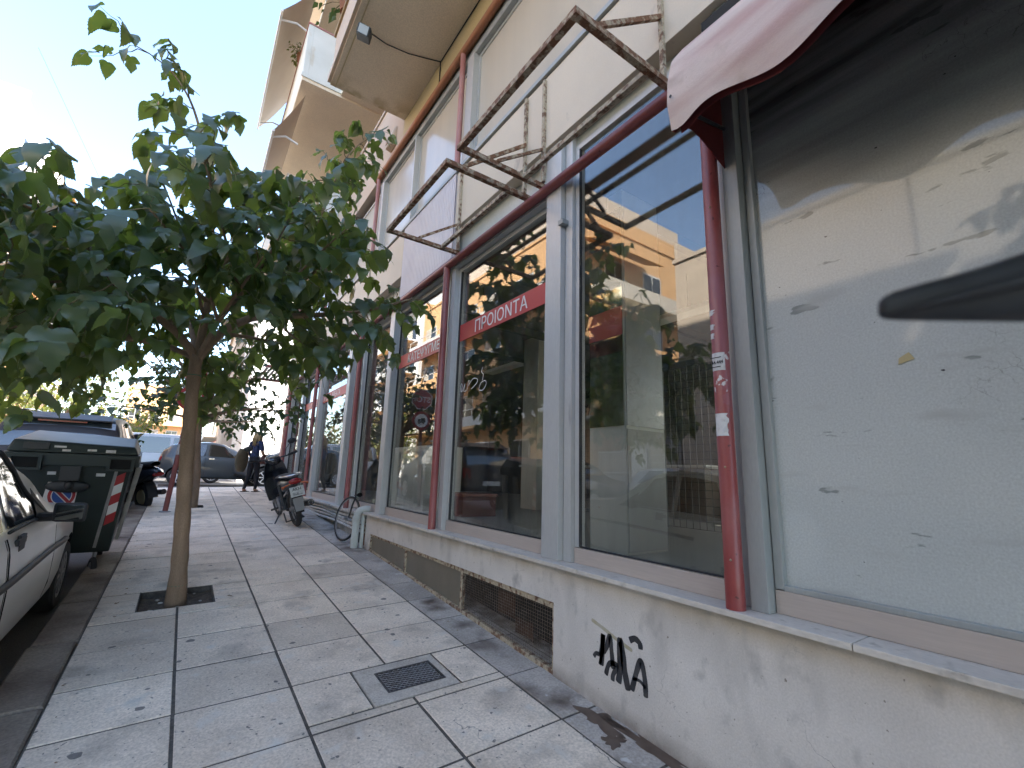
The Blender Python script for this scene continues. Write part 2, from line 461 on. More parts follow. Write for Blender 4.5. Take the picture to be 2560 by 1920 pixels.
def sheet(name, x0, x1, y0, y1, dz, m, step=1.5, nx=2):
    rows = []; n = max(2, int((y1-y0)/step))
    for i in range(n+1):
        y = y0+(y1-y0)*i/n
        rows.append([(x0+(x1-x0)*j/nx, y, zr(y)+dz) for j in range(nx+1)])
    return MB().grid(rows).build(name, m, smooth=60)
tag(sheet('ground', -220, 220, -60, 400, -0.10, m_ground, 4.0), kind='structure', label='pale dusty ground under the street and beyond')
tag(sheet('road', -8.1, -0.70, -40, 300, 0.0, m_road), kind='structure', label='grey asphalt roadway beside the kerb')
o = sheet('crossing_road', -8.0, 90, 17.3, 24.4, 0.004, m_road, 0.6); tag(o, kind='structure', label='asphalt side street crossing beyond the footway')

# ================================================================== the footway: slabs laid on a bed that rises away from the camera
EX = Vector((1, 0.0108, SLX+0.0108*SLY)).normalized()
EY = Vector((-0.0108, 1, SLY-0.0108*SLX)); EY = (EY-EX*EY.dot(EX)).normalized()
EN = EX.cross(EY)
FM = Matrix((EX, EY, EN)).transposed().to_4x4()
def P(a, b, c=0.0):
    x, y = a-0.0108*b, b+0.0108*a
    return Vector((x, y, G(x, y))) + EN*c
def slab_mesh(sx, sy, th=0.05, bev=0.003):
    bm = bmesh.new(); bmesh.ops.create_cube(bm, size=1.0)
    for v in bm.verts: v.co = Vector((v.co.x*sx, v.co.y*sy, (v.co.z-0.5)*th))
    es = [e for e in bm.edges if all(v.co.z > -1e-4 for v in e.verts)]
    bmesh.ops.bevel(bm, geom=es, offset=bev, segments=1, affect='EDGES')
    me = bpy.data.meshes.new('slab'); bm.to_mesh(me); bm.free(); return me
AL = [-0.424, 0.157, 0.754, 1.361, 1.999, 2.46]
B0, DB, NB = 3.375-0.008, 0.567, 22
holes = [(-0.13, 0.435, 5.27, 5.845), (1.12, 1.70, 2.88, 3.36), (0.10, 0.52, 11.65, 12.05)]
rects = []
for i in range(5):
    for k in range(-8, NB):
        rects.append((AL[i], AL[i+1], B0+k*DB, B0+(k+1)*DB, i))
def subtract(r, h):
    a0, a1, b0, b1, i = r; c0, c1, d0, d1 = h
    if c0 >= a1 or c1 <= a0 or d0 >= b1 or d1 <= b0: return [r]
    out = []
    if d0 > b0: out.append((a0, a1, b0, d0, i))
    if d1 < b1: out.append((a0, a1, d1, b1, i))
    m0, m1 = max(b0, d0), min(b1, d1)
    if c0 > a0: out.append((a0, c0, m0, m1, i))
    if c1 < a1: out.append((c1, a1, m0, m1, i))
    return out
for h in holes: rects = [q for r in rects for q in subtract(r, h)]
bed = MB()
for a0, a1, b0, b1, i in rects: bed.poly([P(a0, b0, -.005), P(a1, b0, -.005), P(a1, b1, -.005), P(a0, b1, -.005)])
sidewalk = tag(bed.build('sidewalk', m_joint), kind='structure', label='slabbed footway between the kerb and the shop front')
cache = {}
GAP = 0.0085
for a0, a1, b0, b1, i in rects:
    sx, sy = a1-a0-GAP*2, b1-b0-GAP*2.0
    if sx < 0.02 or sy < 0.02: continue
    key = (round(sx, 3), round(sy, 3), i == 4)
    if key not in cache:
        cache[key] = slab_mesh(sx, sy); cache[key].materials.append(m_edge if i == 4 else m_slab)
    o = link('slab', cache[key], None, sidewalk)
    mt = FM @ Euler((random.gauss(0, 0.0010), random.gauss(0, 0.0010), random.gauss(0, 0.0015))).to_matrix().to_4x4()
    mt.translation = P((a0+a1)/2, (b0+b1)/2, random.gauss(0, 0.0012))
    o.matrix_basis = mt
# kerb
kb = thing('kerb', 'long stained kerb of grey stones along the roadway', 'kerb', (0, 6, 0)); del kb['category']; kb['kind'] = 'structure'
km = slab_mesh(0.262, 0.988, 0.2, 0.012); km.materials.append(m_kerb)
for k in range(-4, 17):
    o = link('kerb_stone', km, None, kb)
    mt = FM.copy() @ Euler((random.gauss(0, 0.004), random.gauss(0, 0.006), random.gauss(0, 0.004))).to_matrix().to_4x4(); mt.translation = P(-0.562+random.gauss(0, 0.004), 0.3+k*1.0, -0.004+random.gauss(0, 0.003)); o.matrix_basis = mt
# opposite footway
of = MB()
for y0 in range(-24, 40, 2):
    of.hexa([(-10.6, y0, zr(y0)-.2), (-8.0, y0, zr(y0)-.2), (-8.0, y0+2, zr(y0+2)-.2), (-10.6, y0+2, zr(y0+2)-.2)],
            [(-10.6, y0, zr(y0)+.13), (-8.0, y0, zr(y0)+.13), (-8.0, y0+2, zr(y0+2)+.13), (-10.6, y0+2, zr(y0+2)+.13)])
tag(of.build('opposite_pavement', m_slab), kind='structure', label='raised concrete pavement on the other side of the street')

# tree pits: soil below the slabs, with stones
def pit(h, name, label):
    a0, a1, b0, b1 = h
    rows = [[P(lerp(a0, a1, j/9), lerp(b0, b1, i/9), -0.062+random.uniform(-.012, .014)) for j in range(10)] for i in range(10)]
    t = MB().grid(rows).build(name, m_soil, smooth=40)
    tag(t, kind='structure', label=label)
    for k in range(16):
        p = P(random.uniform(a0+.03, a1-.03), random.uniform(b0+.03, b1-.03), -0.05)
        s = random.uniform(.008, .02)
        MB().ball(p, s*1.3, s, s*.7, 6, 4).build('stone', m_stone, t, smooth=50)
    # side faces of the cut
    w4 = MB()
    for q in (((a0, b0), (a1, b0)), ((a1, b0), (a1, b1)), ((a1, b1), (a0, b1)), ((a0, b1), (a0, b0))):
        (x0, y0), (x1, y1) = q
        w4.poly([P(x0, y0, -.004), P(x1, y1, -.004), P(x1, y1, -.09), P(x0, y0, -.09)])
    w4.build('pit_edge', m_joint, t)
pit(holes[0], 'tree_pit', 'square soil pit with pebbles round the near tree trunk')
pit(holes[2], 'tree_pit', 'small soil pit round the second tree trunk down the footway')

# drain grate set in a mortar patch
dg_ = thing('drain_grate', 'dark metal drain grate set in pale mortar among the slabs', 'drain', P(1.41, 3.12))
rim = MB()
A0, A1, C0, C1 = 1.245, 1.640, 2.985, 3.262
for q in ((1.128, 1.692, 2.888, C0), (1.128, 1.692, C1, 3.352), (1.128, A0, C0, C1), (A1, 1.692, C0, C1)):
    rim.hexa([P(q[0], q[2], -.06), P(q[1], q[2], -.06), P(q[1], q[3], -.06), P(q[0], q[3], -.06)], [P(q[0], q[2], -.001), P(q[1], q[2], -.002), P(q[1], q[3], -.001), P(q[0], q[3], .001)])
rim.build('mortar_rim', m_mortar, dg_)
fr = MB()
for q in ((A0, A1, C0, C0+.012), (A0, A1, C1-.012, C1), (A0, A0+.012, C0+.012, C1-.012), (A1-.012, A1, C0+.012, C1-.012)):
    fr.hexa([P(q[0], q[2], -.05), P(q[1], q[2], -.05), P(q[1], q[3], -.05), P(q[0], q[3], -.05)], [P(q[0], q[2], .003), P(q[1], q[2], .003), P(q[1], q[3], .003), P(q[0], q[3], .003)])
fr.build('grate_frame', m_iron, dg_)
pl = MB().poly([P(A0, C0, -.014), P(A1, C0, -.014), P(A1, C1, -.014), P(A0, C1, -.014)]); pl.build('grate_plate', mat('drain_dark', (0.018, 0.018, 0.02), 0.6), dg_)
m_wire = mat('worn_steel', (0.33, 0.32, 0.31), 0.45, metal=0.7, base2=(0.16, 0.13, 0.11), scale=40)
dm = MB(); ua, ub = A1-A0-.024, C1-C0-.024; na = 11
for k in range(-8, na+9):
    for sgn in (1, -1):
        a = k/na*ua; pts = []
        # clip the diagonal a + sgn*0.75*b to the rectangle
        for s in range(41):
            b = ub*s/40; x = a + sgn*(b-ub/2)*0.95
            if 0 <= x <= ua: pts.append((x, b))
        if len(pts) > 1:
            (x0, y0), (x1, y1) = pts[0], pts[-1]
            dm.tube([P(A0+.012+x0, C0+.012+y0, -.003), P(A0+.012+x1, C0+.012+y1, -.003)], 0.0024, 4)
dm.build('diamond_mesh', m_wire, dg_)
# a splash stain, wet and dark, by the wall foot: thin film with a ragged outline
m_stain = mat('dark_spill', (0.085, 0.055, 0.042), 0.35, base2=(0.13, 0.095, 0.075), scale=12)
rsp = random.Random(21)
def blot(ca, cb, ra, rb, name, m, n=40):
    pts = []
    for k in range(n):
        a = 2*math.pi*k/n; q = 1+.25*math.sin(3*a+ca)+.18*math.sin(7*a+cb*3)+rsp.gauss(0, .08)
        pts.append(P(ca+ra*q*math.cos(a), cb+rb*q*math.sin(a), .0022))
    return MB().poly(pts).build(name, m, sidewalk)
blot(2.18, 2.10, .065, .16, 'stain', m_stain); blot(2.10, 1.93, .06, .05, 'stain', m_stain); blot(2.235, 1.78, .05, .30, 'stain', m_stain)
# a few dry leaves and scraps blown against the pit, the kerb and the wall foot
m_dry = mat('dry_leaf', (0.14, 0.075, 0.03), .8, base2=(0.20, 0.13, 0.05), scale=30)
rdd = random.Random(77); lit = MB()
for k in range(46):
    c = rdd.choice((0, 1, 1, 2, 2))
    if c == 0: a, b = rdd.uniform(-.3, .7), rdd.uniform(4.9, 6.4)
    elif c == 1: a, b = rdd.uniform(2.02, 2.26), rdd.uniform(2.2, 9.0)
    else: a, b = rdd.uniform(-.42, -.25), rdd.uniform(2.6, 10.0)
    if -.14 < a < .45 and 5.25 < b < 5.86: continue
    q = rdd.uniform(0, 6.28); s_ = rdd.uniform(.008, .024); d = (math.cos(q), math.sin(q))
    pts = [P(a+d[0]*u*s_-d[1]*v*s_, b+d[1]*u*s_+d[0]*v*s_, .0035+h*s_) for u, v, h in ((-1, 0, .1), (-.2, .5, .35), (.5, .42, .1), (1.2, 0, .5), (.5, -.42, .2), (-.2, -.5, .1))]
    lit.add(pts, [(0, 1, 5), (1, 2, 4, 5), (2, 3, 4)])
tag(lit.build('leaf_litter', m_dry), 'scattered dry leaf scraps on the footway', 'leaves', kind='stuff')

# ================================================================== the shop building
m_base = mat('base_plaster', (0.58, 0.545, 0.51), 0.9, base2=(0.69, 0.65, 0.61), scale=2.2, fine=0.10, fine_scale=120, bump=0.22, bump_scale=70)
add_layer(m_base, (0.40, 0.38, 0.36), noise_mask(4.5, 0.52, 0.86, stretch=(1, 1, 0.4), detail=14, offset=1.0))
add_layer(m_base, (0.20, 0.165, 0.14), band_mask((0, -SLY, 1), 0.03, 0.15, noise_mask(7, 0.2, 0.6, detail=6)))
add_layer(m_base, (0.42, 0.35, 0.25), band_mask((0, 0, -1), -0.93, -0.80, noise_mask(4, 0.35, 0.7, stretch=(1, 1, .5), detail=6, offset=4.0)))
add_layer(m_base, (0.27, 0.26, 0.26), crack_mask(2.4, .0030, 1.6, .56, .70, 2.0))
add_layer(m_base, (0.36, 0.345, 0.33), noise_mask(9, 0.58, 0.80, stretch=(1, 1, .7), detail=14, offset=21.0))
add_layer(m_base, (0.25, 0.22, 0.19), noise_mask(40, 0.70, 0.74, detail=3, offset=11.0))
m_marble = mat('sill_marble', (0.62, 0.57, 0.51), 0.55, base2=(0.50, 0.455, 0.405), scale=5, fine=0.1, stretch=(1, .35, 1), rnd=0.05)
add_layer(m_marble, (0.27, 0.23, 0.19), noise_mask(9, 0.6, 0.75, detail=7, offset=2.0))
m_kick = mat('window_kickboard', (0.52, 0.44, 0.385), 0.55, base2=(0.44, 0.375, 0.335), scale=3.0, stretch=(1, .12, 2.2), fine=0.07, fine_scale=60)
m_alu = mat('silver_aluminium', (0.575, 0.575, 0.565), 0.42, metal=0.2, base2=(0.49, 0.49, 0.48), scale=2.5, stretch=(1, 1, .25), fine=0.05)
add_layer(m_alu, (0.30, 0.30, 0.30), noise_mask(5, 0.66, 0.8, stretch=(1.5, 1.5, .3), detail=7, offset=3.0))
m_alud = mat('dull_aluminium', (0.40, 0.42, 0.41), 0.5, metal=0.2, base2=(0.32, 0.335, 0.33), scale=3, stretch=(1, 1, .25), fine=0.06)
m_gask = mat('window_gasket', (0.03, 0.03, 0.033), 0.7)
m_red = mat('red_enamel', (0.25, 0.052, 0.050), 0.45, base2=(0.31, 0.105, 0.10), scale=2.2, stretch=(1, 1, .5), fine=0.06, coat=0.15)
add_layer(m_red, (0.14, 0.035, 0.03), noise_mask(26, 0.70, 0.74, detail=3, offset=7.0))
m_redp = mat('red_enamel_peeled', (0.27, 0.045, 0.042), 0.45, base2=(0.33, 0.13, 0.128), scale=2.6, stretch=(1, 1, .6), fine=0.06, coat=0.15)
add_layer(m_redp, (0.11, 0.02, 0.02), noise_mask(30, 0.69, 0.73, detail=3, offset=7.0))
add_layer(m_redp, (0.62, 0.58, 0.57), band_mask((0, 0, 1), 2.50, 2.52, band_mask((0, 0, -1), -1.98, -1.96, noise_mask(17, 0.52, 0.535, stretch=(1, 1, .8), detail=8, offset=2.2))))
add_layer(m_redp, (0.30, 0.09, 0.10), band_mask((0, 0, 1), 2.62, 2.66, band_mask((0, 0, -1), -1.92, -1.90, noise_mask(9, 0.40, 0.44, detail=5, offset=5.2))))
m_orange = mat('orange_red_pipe_paint', (0.40, 0.12, 0.045), 0.45, base2=(0.30, 0.14, 0.075), scale=1.6, stretch=(1, .5, 1), fine=0.08)
m_pinkred = mat('faded_red_paint', (0.44, 0.22, 0.20), 0.5, base2=(0.38, 0.14, 0.12), scale=3, fine=0.06)
m_cream = mat('cream_panel', (0.68, 0.585, 0.455), 0.6, base2=(0.62, 0.535, 0.42), scale=1.5, fine=0.04, bump=0.06, bump_scale=40)
add_layer(m_cream, (0.36, 0.32, 0.27), noise_mask(6, 0.68, 0.80, stretch=(1, 1, .4), detail=7, offset=8.0))
m_frost = mat('frosted_fascia', (0.44, 0.48, 0.45), 0.35, base2=(0.55, 0.56, 0.51), scale=4, stretch=(1, .6, 1), fine=0.08)
m_rib = mat('ribbed_cladding', (0.72, 0.66, 0.66), 0.5, base2=(0.66, 0.59, 0.60), scale=2, fine=0.03)
m_soff = mat('soffit_render', (0.80, 0.685, 0.52), 0.9, base2=(0.74, 0.63, 0.48), scale=1.6, fine=0.12, fine_scale=55, bump=0.3, bump_scale=90)
add_layer(m_soff, (0.52, 0.41, 0.24), band_mask((0, -1, 0), -6.72, -6.35, band_mask((0, 1, 0), 6.76, 6.78, noise_mask(4, 0.42, 0.6, detail=6))))
m_peach = mat('peach_render', (0.62, 0.49, 0.37), 0.85, base2=(0.56, 0.45, 0.35), scale=1.2, fine=0.05, bump=0.1, bump_scale=60)
m_yell = mat('yellow_render', (0.56, 0.46, 0.26), 0.85, base2=(0.50, 0.42, 0.27), scale=1.6, fine=0.12, fine_scale=60, bump=0.15)
m_white = mat('white_render', (0.72, 0.72, 0.67), 0.85, base2=(0.62, 0.62, 0.57), scale=1.4, fine=0.04)
add_layer(m_white, (0.52, 0.44, 0.32), noise_mask(3, 0.62, 0.8, stretch=(1, 1, .5), detail=6, offset=4))
m_brown = mat('brown_red_shutter', (0.28, 0.085, 0.05), 0.5, base2=(0.22, 0.07, 0.05), scale=4)
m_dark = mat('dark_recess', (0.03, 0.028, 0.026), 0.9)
m_rust = mat('rusty_steel', (0.20, 0.095, 0.05), 0.85, base2=(0.42, 0.33, 0.23), scale=24, lo=0.46, hi=0.58, detail=9, fine=0.3, fine_scale=70, bump=0.7, bump_scale=80)
m_rust2 = mat('flaking_cream_steel', (0.17, 0.095, 0.06), 0.8, base2=(0.44, 0.37, 0.27), scale=22, lo=0.40, hi=0.52, detail=9, fine=0.25, fine_scale=60, bump=0.6, bump_scale=70)
m_glass = glass_mat('shop_glass', (0.95, 0.96, 0.94), 1.85, 0.0, 0.05)
m_glassd = glass_mat('dusty_glass', (0.94, 0.95, 0.93), 1.55, 0.0, 0.14)

shop = thing('shop_building', 'closed corner shop building with red poles, silver window frames and cream upper panels', 'building', (2.25, 8, 0))
WX = 2.25
def bbx(name, m, x0, x1, y0, y1, z0, z1, parent=None, bevel=0.0):
    return MB().box(x0, x1, y0, y1, z0, z1).build(name, m, parent or shop, bevel=bevel)

# --- base wall with the long basement opening
bw = MB()
bw.box(2.25, 2.62, -6.0, 2.665, -0.7, 0.925)
bw.box(2.25, 2.62, 2.665, 6.70, 0.675, 0.925)
bw.box(2.25, 2.62, 6.70, 6.90, -0.1, 0.925)
bw.hexa([(2.25, 2.665, -.3), (2.62, 2.665, -.3), (2.62, 6.70, -.1), (2.25, 6.70, -.1)], [(2.25, 2.665, .203), (2.62, 2.665, .203), (2.62, 6.70, .43), (2.25, 6.70, .43)])
base = bw.build('base_wall', m_base, shop)
bl = MB()
bl.hexa([(2.32, 6.90, .2), (2.62, 6.90, .2), (2.62, 15.8, .6), (2.32, 15.8, .6)], [(2.32, 6.90, .88), (2.62, 6.90, .88), (2.62, 15.8, .93), (2.32, 15.8, .93)])
base2 = bl.build('base_wall', mat('grey_base_concrete', (0.36, 0.35, 0.33), 0.9, base2=(0.22, 0.20, 0.18), scale=4, fine=0.2, bump=0.4), shop)
# wall foot tiles, brown patch behind the pipes
bbx('brown_patch', mat('brown_tile', (0.23, 0.10, 0.055), 0.7, base2=(0.16, 0.075, 0.05), scale=6), 2.295, 2.318, 6.93, 7.75, .38, .74)
MB().lathe([(0, 0), (.13, 0), (.13, .02), (0, .02)], (2.285, 7.33, .53), (1, 0, 0), 16).build('drain_hole', m_dark, shop)

# --- basement window: rusty frame, two painted panes, wire mesh
bwin = MB()
def zf(y): return .203 + (y-2.665)/(6.70-2.665)*(.43-.203)
bwin.hexa([(2.262, 2.668, .63), (2.30, 2.668, .63), (2.30, 6.698, .645), (2.262, 6.698, .645)], [(2.262, 2.668, .672), (2.30, 2.668, .672), (2.30, 6.698, .672), (2.262, 6.698, .672)])
bwin.hexa([(2.258, 2.668, zf(2.668)+.002), (2.30, 2.668, zf(2.668)+.002), (2.30, 6.698, zf(6.698)+.002), (2.258, 6.698, zf(6.698)+.002)],
          [(2.258, 2.668, zf(2.668)+.036), (2.30, 2.668, zf(2.668)+.036), (2.30, 6.698, zf(6.698)+.036), (2.258, 6.698, zf(6.698)+.036)])
for y, wd in ((2.672, .022), (4.01, .034), (5.395, .034), (6.675, .022)):
    bwin.box(2.264, 2.298, y, y+wd, zf(y)+.034, .634)
wfr = bwin.build('basement_window', m_rust2, shop)
m_bpane = mat('olive_painted_pane', (0.145, 0.125, 0.09), 0.35, base2=(0.19, 0.165, 0.125), scale=3, stretch=(1, 1, .4), fine=0.08)
for y0, y1 in ((4.046, 5.394), (5.43, 6.674)):
    MB().hexa([(2.281, y0, zf(y0)+.036), (2.287, y0, zf(y0)+.036), (2.287, y1, zf(y1)+.036), (2.281, y1, zf(y1)+.036)], [(2.281, y0, .632), (2.287, y0, .632), (2.287, y1, .64), (2.281, y1, .64)]).build('pane', m_bpane, wfr)
wm = MB(); nv = 46
for k in range(nv+1):
    y = 2.70+(4.005-2.70)*k/nv; bow = .010*math.sin(k*.55)*math.exp(-((k-25)/7.)**2)
    wm.tube([(2.272+bow, y, zf(y)+.03), (2.270+bow*2, y+bow, .42), (2.272, y, .64)], .0017, 4, cap=False)
for k in range(16):
    t = (k+.5)/16
    wm.tube([(2.269, 2.70+(4.005-2.70)*s/10, lerp(zf(2.70+(4.005-2.70)*s/10)+.036, .632, t)) for s in range(11)], .0017, 4, cap=False)
wm.build('wire_mesh', mat('rusted_wire', (0.10, 0.065, 0.045), 0.7, base2=(0.22, 0.18, 0.145), scale=25), wfr)
m_rsheet = mat('rust_sheet', (0.05, 0.025, 0.015), .9, base2=(0.085, 0.045, 0.028), scale=14)
MB().box(2.40, 2.402, 3.34, 3.60, .38, .56).build('rust_sheet', m_rsheet, wfr)
MB().box(2.41, 2.412, 3.10, 3.34, .28, .40).build('rust_sheet', m_rsheet, wfr)
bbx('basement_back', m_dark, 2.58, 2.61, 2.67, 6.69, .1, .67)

# --- marble sill in lengths, kickboards under the windows
sy = [-6.0, -3.4, -1.3, 0.82, 2.35, 4.02, 5.62, 6.90]
for a, b in zip(sy, sy[1:]):
    bbx('sill_slab', m_marble, 2.185, 2.40, a+.002, b-.002, .925, .953, bevel=.004)
for a, b in ((6.92, 8.6), (8.6, 10.4), (10.4, 12.2), (12.2, 14.0), (14.0, 15.8)):
    bbx('sill_slab', m_marble, 2.20, 2.42, a+.002, b-.002, .895+.004*(a-6.9), .93+.004*(a-6.9), bevel=.004)

# windows: y0, y1, top, glass material
windows = [(1.37, 2.555, 4.30, m_glass), (2.84, 4.56, 3.925, m_glass), (4.80, 6.42, 3.925, m_glass), (6.72, 7.93, 3.925, m_glassd),
           (8.04, 8.58, 3.925, m_glassd), (8.92, 11.28, 3.925, m_glassd), (11.42, 13.0, 3.925, m_glassd), (13.15, 14.6, 3.925, m_glassd)]
GX = 2.375
for y0, y1, zt, gm in windows:
    fr = MB(); j = .045
    fr.box(GX-.03, GX+.03, y0, y0+j, 1.062, zt)
    fr.box(GX-.03, GX+.03, y1-j, y1, 1.062, zt)
    fr.box(GX-.03, GX+.03, y0+j, y1-j, zt-.05, zt)
    wo = fr.build('window_frame', m_alu, shop, bevel=.003)
    MB().box(GX-.004, GX+.004, y0+j-.004, y1-j+.004, 1.058, zt-.046).build('pane', gm, wo)
    gk = MB(); gk.box(GX-.0315, GX-.005, y0+j, y0+j+.007, 1.066, zt-.05); gk.box(GX-.0315, GX-.005, y1-j-.007, y1-j, 1.066, zt-.05); gk.box(GX-.0315, GX-.005, y0+j+.007, y1-j-.007, 1.062, 1.068)
    gk.build('gasket', m_gask, wo)
    bbx('kickboard', m_kick, GX-.036, GX+.03, y0+.002, y1-.002, .954 if y0 < 6.9 else .93, 1.058, bevel=.003)
# mullions and jambs of silver profile
for y0, y1, x0, z0, z1 in ((2.645, 2.835, 2.262, .954, 4.40), (2.557, 2.640, 2.31, .954, 4.40), (4.565, 4.655, 2.29, .954, 3.93), (4.765, 4.797, 2.33, .954, 3.93),
                       (6.425, 6.60, 2.262, .954, 3.93), (6.605, 6.715, 2.31, .954, 3.93), (7.935, 7.96, 2.30, .93, 3.93), (8.585, 8.78, 2.262, .93, 3.93),
                       (8.785, 8.915, 2.31, .93, 3.93), (11.05, 11.28, 2.29, .93, 3.93), (13.02, 13.14, 2.28, .95, 3.93), (14.62, 14.78, 2.27, .95, 3.93), (14.8, 15.2, 2.30, .95, 3.93)):
    bbx('mullion', m_alu, x0, 2.42, y0, y1, z0, z1, bevel=.004)
bbx('mullion', m_alu, 2.335, 2.42, 1.275, 1.366, .954, 4.4, bevel=.003)
# joint brackets on the mullions
bbx('bracket', m_alud, 2.245, 2.33, 2.60, 2.66, 3.58, 3.62)
# painted-over show window beside the last pole
m_paint = mat('whitewashed_pane', (0.49, 0.515, 0.50), 0.05, base2=(0.57, 0.59, 0.565), scale=1.3, fine=0.12, fine_scale=120, spec=0.42, coat=0.0, lo=0.3, hi=0.75)
add_layer(m_paint, (0.27, 0.29, 0.275), noise_mask(6.0, 0.665, 0.685, stretch=(1, .55, 1.9), detail=12, offset=12.0))
add_layer(m_paint, (0.31, 0.315, 0.295), crack_mask(9, .010, 1.7, .60, .64, 6.0))
add_layer(m_paint, (0.46, 0.47, 0.45), noise_mask(5.0, 0.60, 0.75, stretch=(1, .5, 2.4), detail=9, offset=5.0))
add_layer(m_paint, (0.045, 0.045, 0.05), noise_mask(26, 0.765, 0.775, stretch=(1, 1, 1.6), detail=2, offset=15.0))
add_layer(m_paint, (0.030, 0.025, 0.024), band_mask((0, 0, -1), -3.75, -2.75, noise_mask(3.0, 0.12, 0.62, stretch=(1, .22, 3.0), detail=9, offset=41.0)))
pw = MB(); pw.box(2.352, 2.42, 1.135, 1.175, 1.062, 4.6); pw.box(2.352, 2.42, -5.9, 1.135, 1.058, 1.082)
pwo = pw.build('window_frame', m_alud, shop, bevel=.003)
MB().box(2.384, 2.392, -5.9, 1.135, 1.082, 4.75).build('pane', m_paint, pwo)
sc_ = MB().hexa([(2.380, .615, 2.05), (2.383, .615, 2.05), (2.383, .56, 2.065), (2.380, .56, 2.065)], [(2.378, .61, 2.075), (2.383, .61, 2.075), (2.383, .575, 2.095), (2.376, .575, 2.095)]).build('paper_scrap', mat('yellowed_paper', (.55, .45, .24), .8), pwo)
bbx('jamb', m_alud, 2.29, 2.42, 1.18, 1.265, .954, 4.45, bevel=.004)
bbx('kickboard', m_kick, 2.35, 2.42, -5.9, 1.176, .954, 1.057, bevel=.003)

# --- red poles and the long red pipe
def pole(y, z0, z1, m, r=.043, x=2.243):
    o = MB().tube([(x, y, z0), (x, y, z0+.16), (x, y, z0+.165), (x, y, z1)], [r*1.04, r*1.04, r, r], 18).build('pole', m, shop, smooth=50)
    return o
p1 = pole(1.312, .953, 3.96, m_redp)
for y in (4.695, 7.985, 11.36, 14.75): pole(y, .953 if y < 7 else .93, 3.97, m_red, .04)
bolts = MB()
for z in (1.18, 1.62, 3.05): bolts.ball((2.201, 1.30, z), .006, .006, .006, 8, 5)
bolts.build('bolt', m_rust, p1, smooth=60)
MB().tube([(2.243, 1.25, 3.985), (2.243, 5.9, 3.985), (2.243, 10.4, 3.985), (2.243, 15.2, 3.985)], .044, 16).build('pipe_rail', m_red, shop, smooth=50)
# posters on the poles
m_paper = mat('torn_paper', (0.68, 0.67, 0.66), 0.8, base2=(0.5, 0.48, 0.47), scale=30, lo=.5, hi=.7)
def sticker(y, z0, z1, a0, a1, name, jag=0.0, r=.0445):
    rows = []
    n = 8
    for i in range(n+1):
        z = lerp(z0, z1, i/n); e = jag*random.uniform(0, 1) if jag else 0
        rows.append([(2.243-r*math.cos(lerp(a0, a1-e, k/8)), y-r*math.sin(lerp(a0, a1-e, k/8)), z) for k in range(9)])
    return MB().grid(rows).build(name, m_paper, p1 if y < 2 else shop, smooth=60)
random.seed(3)
st = sticker(1.312, 2.115, 2.21, -.75, .95, 'sticker')
sticker(1.312, 1.775, 1.89, -.7, 1.0, 'torn_paper', .35)
for z in (2.34, 2.42, 2.29): sticker(1.312, z, z+.03, -.8, .2, 'torn_paper', .5)
sticker(4.695, 2.30, 2.52, -.9, .2, 'sticker', .25, .0415); sticker(4.695, 2.02, 2.22, -.8, .4, 'torn_paper', .7, .0415)
m_ink = mat('black_ink', (0.02, 0.02, 0.022), 0.7)
text_mesh('144.444', .024, m_ink, 'sticker_print', st, (2.1965, 1.352, 2.150), (0, -1, 0), (0, 0, 1), .0006, bold=.0006)
ln = MB(); ln.box(2.1968, 2.1985, 1.285, 1.345, 2.182, 2.186); ln.box(2.1968, 2.1985, 1.29, 1.348, 2.132, 2.136); ln.build('sticker_line', m_ink, st)

# --- head soffit between pipe and glass, fascia, cream panels, ribbed cladding
bbx('head_soffit', m_alu, 2.28, 2.42, 2.84, 15.3, 3.93, 3.96)
bbx('frosted_fascia', m_frost, 2.36, 2.42, 2.84, 15.3, 3.962, 4.395)
bbx('window_head', m_frost, 2.36, 2.44, 1.20, 2.838, 4.305, 4.395)
for a, b in ((-6, -1.9), (-1.895, 1.1), (1.105, 4.545), (6.215, 7.80), (7.9, 9.8), (9.805, 11.3), (11.4, 13.4), (13.405, 15.3)):
    bbx('fascia_panel', m_cream, 2.235, 2.42, a, b, 4.40, 5.14, bevel=.004)
rb = MB(); n = 34; pts = []
for k in range(n):
    y = 4.56+(6.20-4.56)*k/n; d = (6.20-4.56)/n
    pts += [(2.222, y), (2.222, y+d*.62), (2.236, y+d*.70), (2.236, y+d*.92)]
pts.append((2.222, 6.20))
rb.grid([[(x, y, 4.035) for x, y in pts], [(x, y, 5.15) for x, y in pts]])
rb.box(2.237, 2.30, 4.56, 6.20, 4.035, 5.15)
rb.build('ribbed_panel', m_rib, shop)
# ledge under the upper windows
bbx('ledge', m_alud, 2.21, 2.44, -6, 15.3, 5.155, 5.20)
